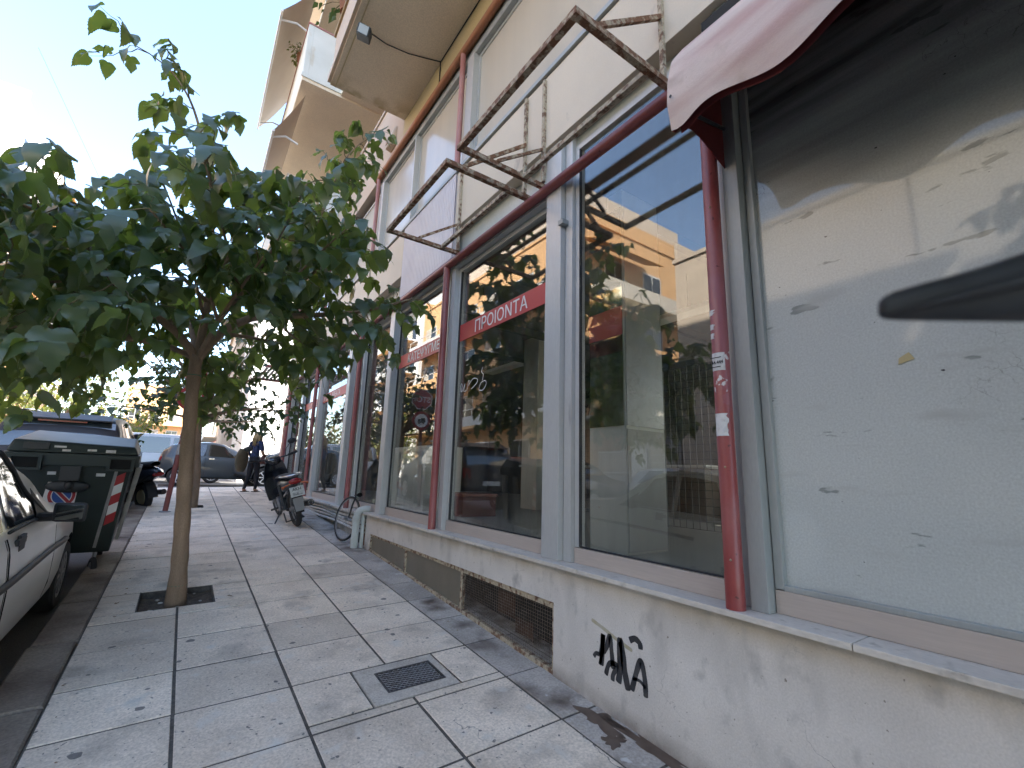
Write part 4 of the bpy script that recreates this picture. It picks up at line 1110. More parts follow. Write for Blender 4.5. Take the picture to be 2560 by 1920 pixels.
def leaves_mesh(mats, geos, name, m, parent, rs):
    mb = MB()
    for i, mt in enumerate(mats):
        vs, fs = geos[rs.randrange(len(geos))]
        mb.add([mt @ Vector(v) for v in vs], fs)
    me = bpy.data.meshes.new(name); me.from_pydata(mb.v, [], mb.f); me.update()
    me.polygons.foreach_set('use_smooth', [True]*len(me.polygons))
    o = link(name, me, m, parent); o['kind'] = 'stuff'; return o

# --- the near mulberry
tree = thing('mulberry_tree', 'young mulberry tree with broad dark lobed leaves in the near soil pit', 'tree', (.085, 5.5, .33))
trunk = [(.086, 5.50, .24), (.070, 5.49, .6), (.03, 5.48, 1.1), (-.01, 5.47, 1.6), (-.045, 5.47, 2.1), (-.065, 5.47, 2.50), (-.065, 5.47, 2.62)]
S = spline(trunk, .1); n = len(S)
MB().tube(S, [.070-.014*min(1, i/(n-1)*1.3)+.004*math.sin(i*1.9)+(.012 if i < 3 else 0) for i in range(n)], 16).build('trunk', m_bark, tree, smooth=180)
for z in (.42, 2.40):
    c = S[min(range(n), key=lambda i: abs(S[i].z-z))]
    MB().torus(c, (0, 0, 1), .060 if z > 1 else .074, .004, 20, 6).build('green_tie', mat('green_string', (0.04, 0.16, 0.09), .6), tree, smooth=180)
F0 = (-.065, 5.47, 2.58)
limbs = [
 ([F0, (.10, 5.42, 2.88), (.34, 5.36, 3.08), (.55, 5.28, 3.12), (.95, 5.16, 3.20), (1.40, 4.98, 3.30), (1.85, 4.72, 3.48)], .050, .010, .30, 1.0),
 ([(.34, 5.36, 3.08), (.42, 5.38, 3.25), (.70, 5.5, 3.55), (1.05, 5.5, 3.95), (1.45, 5.45, 4.25)], .032, .008, .22, 1.0),
 ([(.70, 5.5, 3.55), (.86, 5.6, 4.2), (1.0, 5.65, 4.9), (1.15, 5.6, 5.5), (1.35, 5.6, 5.85)], .022, .006, .12, .95),
 ([F0, (-.05, 5.50, 3.0), (-.04, 5.52, 3.42), (.10, 5.54, 3.86), (.22, 5.55, 4.25), (.30, 5.6, 4.6)], .042, .010, .35, 1.1),
 ([(-.04, 5.52, 3.42), (-.10, 5.50, 3.85), (-.17, 5.47, 4.35), (-.32, 5.45, 4.9), (-.50, 5.45, 5.35), (-.74, 5.45, 5.62), (-1.0, 5.45, 5.70)], .028, .005, .12, .60),
 ([F0, (-.26, 5.42, 2.82), (-.75, 5.30, 3.08), (-1.35, 5.12, 3.28), (-1.95, 4.95, 3.42), (-2.55, 4.85, 3.5)], .042, .009, .25, 1.15),
 ([(-.45, 5.36, 2.95), (-.75, 5.0, 3.15), (-1.05, 4.55, 3.32), (-1.40, 4.1, 3.42)], .026, .007, .2, 1.1),
 ([F0, (-.35, 5.52, 2.70), (-.9, 5.58, 2.74), (-1.5, 5.62, 2.70), (-2.1, 5.7, 2.66)], .030, .007, .3, 1.2),
 ([F0, (-.15, 5.85, 2.95), (-.25, 6.35, 3.25), (-.30, 6.95, 3.5)], .034, .008, .3, 1.1),
 ([(-.2, 6.05, 3.05), (-.65, 6.3, 3.2), (-1.15, 6.5, 3.35), (-1.7, 6.6, 3.5)], .024, .007, .2, 1.1),
 ([F0, (.06, 5.15, 2.92), (.18, 4.75, 3.15), (.30, 4.30, 3.35)], .028, .007, .4, .75),
 ([(.10, 5.42, 2.88), (.45, 5.8, 2.98), (.85, 6.15, 3.05), (1.2, 6.4, 3.15)], .024, .007, .25, 1.0),
 ([(-.05, 5.50, 3.2), (-.45, 5.4, 3.5), (-.9, 5.3, 3.72), (-1.4, 5.2, 3.85)], .024, .007, .25, 1.1),
 ([(-.04, 5.52, 3.42), (.10, 5.9, 3.7), (.25, 6.3, 3.95)], .02, .006, .3, 1.0),
 ([(.22, 5.55, 4.1), (.45, 5.5, 4.35), (.65, 5.5, 4.6)], .014, .005, .2, .9),
 ([(.06, 5.15, 2.92), (.30, 4.75, 3.35), (.45, 4.4, 3.75), (.55, 4.2, 4.1)], .020, .006, .2, 1.0),
 ([(.18, 4.75, 3.15), (.0, 4.45, 3.5), (-.15, 4.2, 3.8), (-.25, 4.05, 4.0)], .016, .006, .2, 1.0),
 ([(.34, 5.36, 3.08), (.6, 4.95, 3.4), (.85, 4.65, 3.75), (1.05, 4.45, 4.0)], .018, .006, .2, 1.0),
 ([(.06, 5.15, 2.92), (-.1, 4.8, 3.2), (-.3, 4.5, 3.35), (-.5, 4.2, 3.45)], .018, .006, .2, 1.0),
 ([(-.05, 5.50, 3.0), (-.2, 5.1, 3.35), (-.35, 4.8, 3.65), (-.5, 4.55, 3.9)], .016, .006, .2, 1.0),
 ([(-1.05, 4.55, 3.32), (-1.15, 4.1, 3.2), (-1.2, 3.7, 3.1), (-1.25, 3.4, 3.0)], .014, .005, .1, 1.1),
 ([(-.75, 5.0, 3.15), (-.95, 4.8, 2.95), (-1.2, 4.5, 2.75), (-1.45, 4.3, 2.6)], .014, .005, .1, .7),
 ([(-1.35, 5.12, 3.28), (-1.6, 5.0, 3.0), (-1.9, 4.9, 2.8), (-2.2, 4.9, 2.6)], .014, .005, .1, .7),
 ([(-.65, 6.3, 3.2), (-.9, 6.7, 3.0), (-1.2, 7.1, 2.85), (-1.6, 7.4, 2.7)], .014, .005, .1, 1.2),
 ([(-.15, 5.85, 2.95), (-.05, 6.3, 2.8), (.1, 6.8, 2.7), (.2, 7.2, 2.6)], .014, .005, .2, 1.2),
 ([(.22, 5.55, 4.25), (.05, 5.5, 4.55), (-.1, 5.4, 4.7), (-.3, 5.3, 4.85)], .014, .005, .1, .9),
 ([(-.35, 5.52, 2.70), (-.75, 5.2, 2.62), (-1.2, 4.95, 2.55), (-1.6, 4.8, 2.45)], .018, .006, .15, .7),
 ([(-.9, 5.58, 2.74), (-1.2, 5.9, 2.9), (-1.7, 6.2, 3.0), (-2.3, 6.5, 3.1)], .016, .006, .15, 1.2),
 ([(-.75, 5.30, 3.08), (-1.0, 5.4, 3.4), (-1.35, 5.45, 3.7), (-1.8, 5.4, 3.8)], .016, .006, .15, 1.1),
 ([(-.45, 5.36, 2.95), (-.45, 4.95, 2.85), (-.5, 4.5, 2.8), (-.6, 4.1, 2.78)], .016, .006, .25, .9),
 ([(.55, 5.28, 3.12), (.75, 5.5, 3.02), (1.0, 5.65, 2.95), (1.25, 5.7, 2.9)], .016, .006, .15, .8),
]
tubes, twigs, leaves = grow(limbs, .60, .086, .080, .225, 5)
for S2, rr in tubes: MB().tube(S2, rr, 8).build('branch', m_bark, tree, smooth=180)
tw = MB()
for tp, rr in twigs: tw.tube(tp, rr, 4, cap=False)
o = tw.build('twigs', m_twig, tree, smooth=180); o['kind'] = 'stuff'
cam_p = Vector((0, 0, CAMZ))
def score(mt):
    v = mt.translation-cam_p; k = v.dot(f_)
    if k < .2: return -1
    x, y = v.dot(r_)/k, v.dot(u_)/k
    if abs(x) > 1.11 or abs(y) > .83: return -1
    return mt.to_scale().x/k
random.seed(4)
leaves = [m for m in leaves if not (m.translation.x > 2.12)]
print('leaves', len(leaves))
leaves.sort(key=score, reverse=True)
single, rest = leaves[:300], leaves[300:]
lm = []
for vs_, fs_ in LEAFH:
    me = bpy.data.meshes.new('leaf'); me.from_pydata(vs_, [], fs_); me.update(); me.materials.append(m_leaf)
    me.polygons.foreach_set('use_smooth', [True]*len(me.polygons)); lm.append(me)
rs = random.Random(2)
tinv = Matrix.Translation(tree.location).inverted()
for mt in single:
    o = bpy.data.objects.new('leaf', lm[rs.randrange(len(lm))]); COL.objects.link(o); o.parent = tree
    o.matrix_basis = tinv @ mt
leaves_mesh(rest, LEAFH, 'foliage', m_leaf, tree, rs)
# --- the next tree of the row stands just behind the viewer; it shows in the painted pane
t0 = thing('mulberry_tree', 'mulberry tree of the row behind the viewer, its leaves mirrored in the whitewashed pane', 'tree', (.1, -.85, -.05))
mv = Matrix.Translation((.1, -.85, -.05)) @ Matrix.Rotation(R(115), 4, 'Z') @ Matrix.Translation((-.085, -5.5, -.33))
MB().tube([mv @ p for p in S], .066, 12).build('trunk', m_bark, t0, smooth=180)
for S2, rr in tubes:
    q = [mv @ p for p in S2]
    if all(.57*p.x+.82*p.y < .4 for p in q): MB().tube(q, rr, 6).build('branch', m_bark, t0, smooth=180)
back = [mv @ m for m in leaves]
# its crown is cut back where it would hang over the footway ahead
leaves_mesh([m for m in back if .57*m.translation.x+.82*m.translation.y < .45 and m.translation.x < 1.6 and m.translation.z > 2.3], LEAFG, 'crown', m_leaf, t0, rs)

# --- simpler trees: small leaf quads folded along the midrib
def simple_leaf(L=1.0):
    return ([(0, 0, 0), (.30, .35, .06), (0, .5, -.04), (-.30, .35, .06), (0, 1.0, -.2)], [(0, 1, 2), (0, 2, 3), (1, 4, 2), (2, 4, 3)])
SG = [simple_leaf()]
def small_tree(name, label, base, trunk_pts, limbs, size, seed, m, group=None, gap=.16, tl=.6, lg=.09, r=.075):
    t = thing(name, label, 'tree', base, group=group)
    S = spline(trunk_pts, .15); n = len(S)
    MB().tube(S, [lerp(r, r*.75, i/(n-1)) for i in range(n)], 12).build('trunk', m_bark, t, smooth=180)
    tb, twg, lv = grow(limbs, tl, gap, lg, size, seed)
    for S2, rr in tb: MB().tube(S2, rr, 6).build('branch', m_bark, t, smooth=180)
    leaves_mesh(lv, SG if size < .12 else LEAFG, 'crown', m, t, random.Random(seed))
    return t
def radial_limbs(c, R0, H, n, seed, r=.04, z0=0.0):
    rd = random.Random(seed); out = []
    for k in range(n):
        a = 2.4*k+rd.uniform(-.3, .3); e = rd.uniform(.12, 1.0); L = R0*rd.uniform(.7, 1.05)
        h = H*e
        c2 = Vector(c)
        out.append(([c2, c2+Vector((math.cos(a)*L*.35, math.sin(a)*L*.35, h*.45+z0)), c2+Vector((math.cos(a)*L*.75*(1.2-.5*e), math.sin(a)*L*.75*(1.2-.5*e), h*.85+z0)), c2+Vector((math.cos(a)*L*(1.2-.6*e), math.sin(a)*L*(1.2-.6*e), h+z0))], r, .006, .2, 1.0))
    return out
small_tree('street_tree', 'smaller dark street tree behind the sign post, second along the footway', (.23, 11.85, .7),
           [(.23, 11.85, .60), (.20, 11.85, 1.3), (.12, 11.84, 2.0), (.10, 11.83, 2.6)],
           radial_limbs((.10, 11.83, 2.55), 1.75, 1.9, 15, 3, z0=.1) + [([(.1, 11.83, 2.5), (.7, 11.6, 2.75), (1.35, 11.4, 2.85), (1.8, 11.2, 2.9)], .03, .006, .25, 1.2),
            ([(.1, 11.83, 2.5), (-.6, 11.8, 2.6), (-1.3, 11.8, 2.65), (-1.8, 11.8, 2.62)], .03, .006, .25, 1.2), ([(.1, 11.83, 2.5), (.5, 12.3, 2.55), (1.0, 12.7, 2.6)], .03, .006, .25, 1.2), ([(.1, 11.83, 2.5), (.6, 11.2, 2.45), (1.2, 10.8, 2.5)], .03, .006, .3, 1.2)],
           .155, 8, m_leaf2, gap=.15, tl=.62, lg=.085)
# ================================================================== vehicles
m_tyre = mat('tyre_rubber', (0.022, 0.022, 0.024), .8, base2=(0.035, 0.034, 0.033), scale=20, world=False)
m_alloy = mat('alloy_rim', (0.75, 0.75, 0.76), .35, metal=0.0)
m_hub = mat('grey_hubcap', (0.25, 0.25, 0.255), .5, metal=.3)
m_cglass = mat('car_glass', (0.012, 0.016, 0.017), .04, spec=.9, coat=.6)
m_plast = mat('black_plastic', (0.025, 0.025, 0.027), .55)
m_redlens = mat('red_lens', (0.28, 0.015, 0.015), .2)
m_orlens = mat('orange_lens', (0.40, 0.10, 0.03), .25)
m_clear = mat('clear_lens', (0.62, 0.63, 0.64), .12, coat=.5)
m_chrome = mat('chrome', (0.75, 0.75, 0.76), .12, metal=1.0)
m_under = mat('underbody', (0.012, 0.012, 0.012), .9)

class Car:
    """Body lofted from tables along its length (local +Y forward). Tables: top, belt, bottom, half width, roof half width."""
    def __init__(s, L, top, belt, bot, hw, rw): s.L, s.top, s.belt, s.bot, s.hw, s.rw = L, top, belt, bot, hw, rw
    def ring(s, y):
        zt, zb, w, rw = curve(s.top, y), curve(s.bot, y), curve(s.hw, y), curve(s.rw, y)
        be = min(curve(s.belt, y), zt-.012)
        h = be-zb
        return [Vector(p) for p in ((0, y, zb), (w*.80, y, zb), (w*.955, y, zb+.05), (w*.995, y, zb+h*.28), (w, y, zb+h*.60), (w*.975, y, zb+h*.90), (w*.945, y, be),
                 (rw+.030, y, zt-(zt-be)*.16), (rw-.035, y, zt-(zt-be)*.02), (rw*.55, y, zt+.018), (0, y, zt+.026))]
    def S(s, y, v, side=1, off=0.0):
        r = s.ring(y); i = min(int(v), len(r)-2); p = r[i].lerp(r[i+1], v-i)
        if off:
            e = .02; r2 = s.ring(y+e); q = r2[i].lerp(r2[i+1], v-i)
            n = (q-p).cross(r[i+1]-r[i])
            if n.length > 1e-9:
                n.normalize()
                if n.dot(Vector((p.x, 0, p.z-.6))) < 0: n = -n
                p = p+n*off
        return Vector((p.x*side, p.y, p.z))
    def body(s, n=46):
        mb = MB(); rows = []
        for i in range(n+1):
            t = i/n; t = .5-.5*math.cos(math.pi*t) if False else t
            y = -s.L/2+s.L*t; r = s.ring(y)
            rows.append(r + [Vector((-p.x, p.y, p.z)) for p in reversed(r[1:-1])])
        m = len(rows[0]); vs = [p for r in rows for p in r]; fs = []
        for i in range(n):
            for k in range(m): fs.append((i*m+k, i*m+(k+1) % m, (i+1)*m+(k+1) % m, (i+1)*m+k))
        fs += [tuple(reversed(range(m))), tuple(range(n*m, (n+1)*m))]
        return mb.add(vs, fs)
    def patch(s, y0, y1, v0, v1, side=1, off=.004, n=8, k=4, skew0=0.0, skew1=0.0):
        """grid over the body surface; skew leans the front and rear edges as v grows"""
        rows = []
        for i in range(n+1):
            row = []
            for j in range(k+1):
                t = j/k; ya, yb = y0+skew0*t, y1+skew1*t
                row.append(s.S(lerp(ya, yb, i/n), lerp(v0, v1, t), side, off))
            rows.append(row)
        return MB().grid(rows)
    def top_patch(s, y0, y1, off=.004, v0=8.0, n=8):
        rows = []
        for i in range(n+1):
            y = lerp(y0, y1, i/n)
            vs = [lerp(v0, 10, j/6) for j in range(7)]
            row = [s.S(y, v, 1, off) for v in vs] + [s.S(y, v, -1, off) for v in reversed(vs[:-1])]
            rows.append(row)
        return MB().grid(rows)

def wheel(t, x, y, z, r, wd, side, spokes=14, rimm=None, name='wheel'):
    w_ = MB().lathe([(r*.66, -wd*.5), (r*.90, -wd*.5), (r*.985, -wd*.38), (r, -wd*.15), (r, wd*.15), (r*.985, wd*.38), (r*.90, wd*.5), (r*.66, wd*.5), (r*.62, wd*.2), (r*.62, -wd*.2), (r*.66, -wd*.5)], (x, y, z), (side, 0, 0), 30).build(name, m_tyre, t, smooth=40, world=False)
    rim = MB(); xo = x+side*wd*.40
    rim.lathe([(r*.66, 0), (r*.66, .012), (r*.59, .012), (r*.57, -.02), (r*.57, -wd*.6)], (xo, y, z), (side, 0, 0), 28)
    rim.lathe([(0, .018), (r*.13, .016), (r*.15, -.01)], (xo, y, z), (side, 0, 0), 16)
    for k in range(spokes):
        a = 2*math.pi*k/spokes; d = Vector((0, math.cos(a), math.sin(a))); e = Vector((0, -math.sin(a), math.cos(a))); c = Vector((xo, y, z))
        w0, w1 = r*.035, r*.055
        rim.hexa([c+d*r*.12-e*w0+Vector((-side*.012, 0, 0)), c+d*r*.12+e*w0+Vector((-side*.012, 0, 0)), c+d*r*.60+e*w1+Vector((-side*.012, 0, 0)), c+d*r*.60-e*w1+Vector((-side*.012, 0, 0))],
                 [c+d*r*.12-e*w0+Vector((side*.012, 0, 0)), c+d*r*.12+e*w0+Vector((side*.012, 0, 0)), c+d*r*.60+e*w1+Vector((side*.008, 0, 0)), c+d*r*.60-e*w1+Vector((side*.008, 0, 0))])
    rim.build('rim', rimm or m_alloy, w_, smooth=35, world=False)
    MB().lathe([(0, -.03), (r*.56, -.03)], (xo-side*.03, y, z), (side, 0, 0), 20).build('brake_disc', m_under, w_, world=False)
    return w_

def make_car(name, label, car, paint, loc, rotz, wheels, wr, side_windows, wind, rear, doors, group=None, glass=None, spokes=14, rimm=None, slope=0.0, trim=None, details=True):
    t = thing(name, label, 'car', loc, rotz, group)
    if slope: t.rotation_euler = Euler((slope, 0, rotz))
    b = car.body().build('body', paint, t, smooth=38, world=False); b.data.materials.append(m_under)
    cs = []
    for yw in wheels:
        for sd_ in (1, -1):
            c = MB().lathe([(0, -.26), (wr*1.17, -.26), (wr*1.17, .26), (0, .26)], (sd_*(curve(car.hw, yw)-.05), yw, wr*1.03), (1, 0, 0), 26)
            me = c.mesh('cutter'); me.materials.append(m_under); co = bpy.data.objects.new('cutter', me); COL.objects.link(co); co.parent = t; cs.append(co)
    bpy.context.view_layer.update()
    cut(b, cs)
    hw0 = max(v for _, v in car.hw)
    for yw in wheels:
        for sd_ in (1, -1): wheel(t, sd_*(curve(car.hw, yw)-.105), yw, wr, wr, .19, sd_, spokes, rimm)
    g = glass or m_cglass
    for sd_ in (1, -1):
        for (y0, y1, k0, k1) in side_windows:
            car.patch(y0, y1, 6.10, 7.02, sd_, .006, 8, 4, k0, k1).build('side_window', g, t, smooth=180, world=False)
        for (y0, y1) in doors:
            dr = car.patch(y0, y1, 2.15, 6.0, sd_, .0045, 10, 8).build('door', paint, t, smooth=180, world=False)
            sd2 = MB(); zc = car.S(y0+.18, 5.35, sd_, .012); sd2.box(-.012, .012, -.085, .085, -.018, .018, Matrix.Translation(zc)); sd2.build('handle', m_plast if trim == 'black' else m_chrome, dr, bevel=.006, world=False)
            for q in (y0, y1): MB().tube([car.S(q, 2.2+3.8*k/10, sd_, .0035) for k in range(11)], .003, 4).build('gap', m_under, dr, world=False)
    car.top_patch(*wind).build('windscreen', g, t, smooth=180, world=False)
    car.top_patch(*rear).build('rear_window', g, t, smooth=180, world=False)
    return t

# --- white hatchback at the kerb, close by
L = 3.95
whc = Car(L, [(-1.975, .62), (-1.93, .86), (-1.84, 1.0), (-1.66, 1.26), (-1.40, 1.41), (-.9, 1.46), (-.55, 1.455), (-.28, 1.40), (-.03, 1.27), (.42, .99), (.70, .925), (1.30, .87), (1.70, .79), (1.88, .70), (1.975, .55)],
          [(-1.975, .6), (-1.8, .88), (-1.2, .89), (.35, .895), (.8, .87), (1.3, .835), (1.7, .765), (1.975, .53)],
          [(-1.975, .40), (-1.8, .27), (-1.2, .22), (1.3, .21), (1.75, .24), (1.975, .36)],
          [(-1.975, .58), (-1.85, .72), (-1.5, .795), (-.6, .82), (.6, .82), (1.3, .805), (1.7, .74), (1.88, .64), (1.975, .50)],
          [(-1.975, .5), (-1.7, .62), (-1.3, .585), (-.6, .58), (-.2, .595), (.40, .70), (1.2, .72), (1.7, .63), (1.975, .42)])
m_whitecar = mat('white_paint', (0.76, 0.75, 0.72), .32, base2=(0.70, 0.69, 0.66), scale=2.5, coat=.5, fine=.015)
WYC = 4.80
wc = make_car('parked_car', 'old white hatchback parked at the kerb in the lower left corner, with a black mirror', whc, m_whitecar, (-1.60, WYC, zr(WYC)), 0, (-1.20, 1.22), .285,
              [(-.62, .20, .03, -.42), (-1.45, -.70, .25, .02)], (-.20, .37), (-1.80, -1.46), [(-.66, .48), (-1.5, -.70)], trim='black', spokes=10, rimm=m_hub, slope=R(3.35), group='cars parked on this side of the street')
wc.scale = (1, 1, 1.075)
# quarter-light trim, window frame, mirror, rub strip, indicator
for sd_ in (1,):
    MB().tube([whc.S(lerp(-.62, .30, k/14), 6.06, sd_, .008) for k in range(15)], .010, 6).build('window_trim', m_plast, wc, smooth=180, world=False)
    MB().tube([whc.S(lerp(.30, -.46, k/12), lerp(6.05, 7.1, k/12), sd_, .008) for k in range(13)], .013, 6).build('pillar_trim', m_plast, wc, smooth=180, world=False)
    mh = MB().hexa([(.865, -.13, 0.905), (1.055, -.17, 0.905), (1.04, -.06, 0.915), (.865, -.02, 0.915)], [(.865, -.13, 1.035), (1.055, -.17, 1.035), (1.04, -.06, 1.020), (.865, -.02, 1.020)]).build('mirror', m_plast, wc, smooth=40, bevel=.022, world=False)
    MB().hexa([(.885, -.139, 0.922), (1.035, -.171, 0.922), (1.035, -.168, 0.922), (.885, -.136, 0.922)], [(.885, -.139, 1.018), (1.035, -.171, 1.018), (1.035, -.168, 1.018), (.885, -.136, 1.018)]).build('mirror_glass', mat('dim_mirror', (.30, .31, .30), .05, metal=1.0), mh, bevel=.0012, world=False)
    MB().tube([(.76, .02, 0.920), (.88, -.06, 0.935)], .03, 8).build('mirror_arm', m_plast, mh, world=False)
    MB().prism([whc.S(-.02, 6.1, sd_, .010), whc.S(.28, 6.08, sd_, .010), whc.S(.0, 6.7, sd_, .010)], (.004, 0, 0)).build('mirror_panel', m_plast, wc, world=False)
    MB().tube([whc.S(lerp(-1.0, .90, k/16), 4.15, sd_, .010) for k in range(17)], .022, 6).build('rub_strip', m_plast, wc, smooth=180, world=False)
    MB().ball(whc.S(.72, 5.1, sd_, .004), .010, .032, .020, 10, 6).build('side_indicator', m_orlens, wc, smooth=180, world=False)
    MB().ball((.60, 1.86, .64), .12, .08, .06, 12, 8).build('headlight', m_clear, wc, smooth=180, world=False)
    MB().box(-.010, .010, -.06, .06, -.045, .045, Matrix.Translation(whc.S(-.45, 5.2, sd_, .006))).build('handle_plate', m_plast, wc, bevel=.004, world=False)

# --- dark sport utility ahead, seen from behind
L = 4.45
suv = Car(L, [(-2.225, .75), (-2.19, 1.05), (-2.02, 1.40), (-1.88, 1.63), (-1.6, 1.70), (-.5, 1.735), (.2, 1.70), (.5, 1.62), (1.0, 1.22), (1.15, 1.12), (1.8, 1.04), (2.1, .95), (2.225, .7)],
          [(-2.225, .72), (-2.1, 1.06), (-1.0, 1.08), (1.0, 1.05), (1.6, 1.0), (2.225, .68)], [(-2.225, .45), (-2.0, .32), (1.8, .28), (2.225, .42)],
          [(-2.225, .72), (-2.1, .84), (-1.6, .91), (.8, .92), (1.6, .89), (2.0, .80), (2.225, .6)], [(-2.225, .66), (-2.05, .73), (-1.7, .66), (0, .66), (.5, .67), (1.1, .80), (1.7, .80), (2.225, .5)])
m_darkcar = mat('dark_grey_paint', (0.026, 0.024, 0.028), .45, base2=(0.034, 0.032, 0.036), scale=3, spec=.35)
m_pglass = mat('pale_reflecting_glass', (0.05, 0.06, 0.065), .05, spec=1.0, coat=1.0)
su = make_car('parked_suv', 'dark sport utility car parked behind the green bin, rear window towards us', suv, m_darkcar, (-1.86, 12.55, zr(12.55)), R(0), (-1.35, 1.35), .345,
              [(-.20, .60, .03, -.45), (-1.15, -.28, .05, .02), (-1.75, -1.22, .35, .03)], (.50, 1.02), (-2.12, -1.90), [(-.25, .85), (-1.2, -.3)], group='cars parked on this side of the street', glass=m_pglass, spokes=7, slope=R(2.6))
su.scale = (1.0, 1.0, 1.05); su.location.x = -1.78
for sd_ in (1, -1):
    MB().tube([(sd_*.64, -1.6, 1.745), (sd_*.65, -.5, 1.79), (sd_*.64, .3, 1.74)], .014, 6).build('roof_rail', m_chrome, su, smooth=180, world=False)
    MB().hexa([(sd_*.60, -2.215, .86), (sd_*.80, -2.15, .86), (sd_*.80, -2.12, 1.10), (sd_*.62, -2.19, 1.10)], [(sd_*.60, -2.17, .86), (sd_*.78, -2.11, .86), (sd_*.78, -2.08, 1.10), (sd_*.62, -2.14, 1.10)]).build('rear_light', m_redlens, su, world=False)
MB().box(-.30, .30, -1.985, -1.955, 1.585, 1.61).build('brake_light', m_redlens, su, world=False)
MB().hexa([(-.62, -2.03, 1.615), (.62, -2.03, 1.615), (.60, -1.72, 1.70), (-.60, -1.72, 1.70)], [(-.62, -2.03, 1.64), (.62, -2.03, 1.64), (.60, -1.72, 1.735), (-.60, -1.72, 1.735)]).build('spoiler', m_darkcar, su, bevel=.01, world=False)
MB().box(-.26, .26, -2.235, -2.225, .70, .81).build('number_plate', m_wvinyl, su, world=False)

# --- round grey small hatchback in the side street, facing right
L = 3.55
fia = Car(L, [(-1.775, .62), (-1.73, .95), (-1.60, 1.18), (-1.35, 1.36), (-.95, 1.45), (-.3, 1.485), (.05, 1.44), (.40, 1.27), (.78, 1.01), (1.05, .95), (1.40, .87), (1.65, .76), (1.775, .55)],
          [(-1.775, .6), (-1.6, .93), (-1.0, .965), (.75, .935), (1.2, .87), (1.6, .76), (1.775, .53)], [(-1.775, .36), (-1.6, .25), (1.4, .22), (1.775, .34)],
          [(-1.775, .55), (-1.65, .70), (-1.3, .80), (-.5, .815), (.7, .81), (1.2, .79), (1.55, .70), (1.775, .48)], [(-1.775, .45), (-1.5, .57), (-1.0, .555), (0, .56), (.4, .58), (.85, .68), (1.3, .66), (1.775, .38)])
m_greycar = mat('slate_grey_paint', (0.050, 0.060, 0.066), .3, base2=(0.06, 0.07, 0.077), scale=2, coat=.4)
fi = make_car('small_car', 'round slate grey small hatchback standing across the side street', fia, m_greycar, (.92, 20.0, zr(20)+.02), R(-90), (-1.14, 1.16), .295,
              [(-.35, .52, .02, -.42), (-1.25, -.45, .30, .02)], (.28, .76), (-1.60, -1.40), [(-.42, .80)], spokes=14)
MB().ball((-.93, .48, 1.02), .09, .06, .06, 12, 8).build('mirror', m_plast, fi, smooth=180, world=False)
MB().ball((.93, .48, 1.02), .09, .06, .06, 12, 8).build('mirror', m_plast, fi, smooth=180, world=False)
for sd_ in (1, -1):
    MB().ball((sd_*.55, 1.56, .74), .10, .07, .09, 12, 8).build('headlight', m_clear, fi, smooth=180, world=False)
    MB().ball((sd_*.60, -1.66, .86), .05, .05, .10, 10, 8).build('rear_light', m_redlens, fi, smooth=180, world=False)
    MB().ball(fia.S(1.05, 5.7, sd_, .004), .006, .02, .012, 8, 5).build('side_indicator', m_clear, fi, smooth=180, world=False)

# --- silver van behind it
L = 4.4
van = Car(L, [(-2.2, .9), (-2.17, 1.5), (-2.05, 1.78), (-1.7, 1.83), (.4, 1.83), (.75, 1.72), (1.3, 1.22), (1.45, 1.12), (1.95, .98), (2.2, .7)], [(-2.2, .85), (-2.05, 1.05), (1.2, 1.05), (1.6, 1.0), (2.2, .66)],
          [(-2.2, .42), (-1.9, .28), (1.9, .26), (2.2, .4)], [(-2.2, .80), (-2.0, .88), (1.2, .89), (1.9, .80), (2.2, .6)], [(-2.2, .72), (-2.0, .74), (.5, .74), (1.3, .78), (1.8, .72), (2.2, .5)])
m_silver = mat('silver_paint', (0.34, 0.36, 0.38), .3, metal=.2, coat=.4)
make_car('parked_van', 'tall silver van half hidden behind the grey small hatchback', van, m_silver, (-.60, 23.0, zr(23)), R(-90), (-1.45, 1.45), .31,
         [(.05, .85, .02, -.35), (-1.95, -.05, .1, .0)], (.72, 1.26), (-2.1, -2.06), [(.0, 1.05)], spokes=8)
# --- grey sport utility by the far corner, nose towards us
m_gsuv = mat('mid_grey_paint', (0.08, 0.083, 0.088), .3, coat=.4)
su2 = make_car('corner_suv', 'grey sport utility car with pale roof standing behind the woman at the corner', suv, m_gsuv, (3.55, 19.7, zr(19.7)), R(97), (-1.35, 1.35), .345,
               [(-.20, .60, .03, -.45), (-1.15, -.28, .05, .02)], (.50, 1.02), (-2.12, -1.90), [(-.25, .85)], spokes=7)
for sd_ in (1, -1):
    MB().tube([(sd_*.64, -1.6, 1.745), (sd_*.65, -.5, 1.79), (sd_*.64, .3, 1.74)], .018, 6).build('roof_rail', m_plast, su2, smooth=180, world=False)
    MB().hexa([(sd_*.42, 2.19, .80), (sd_*.80, 2.02, .80), (sd_*.82, 1.92, .98), (sd_*.44, 2.10, .94)], [(sd_*.42, 2.12, .80), (sd_*.78, 1.96, .80), (sd_*.80, 1.86, .98), (sd_*.44, 2.04, .94)]).build('headlight', m_clear, su2, world=False)
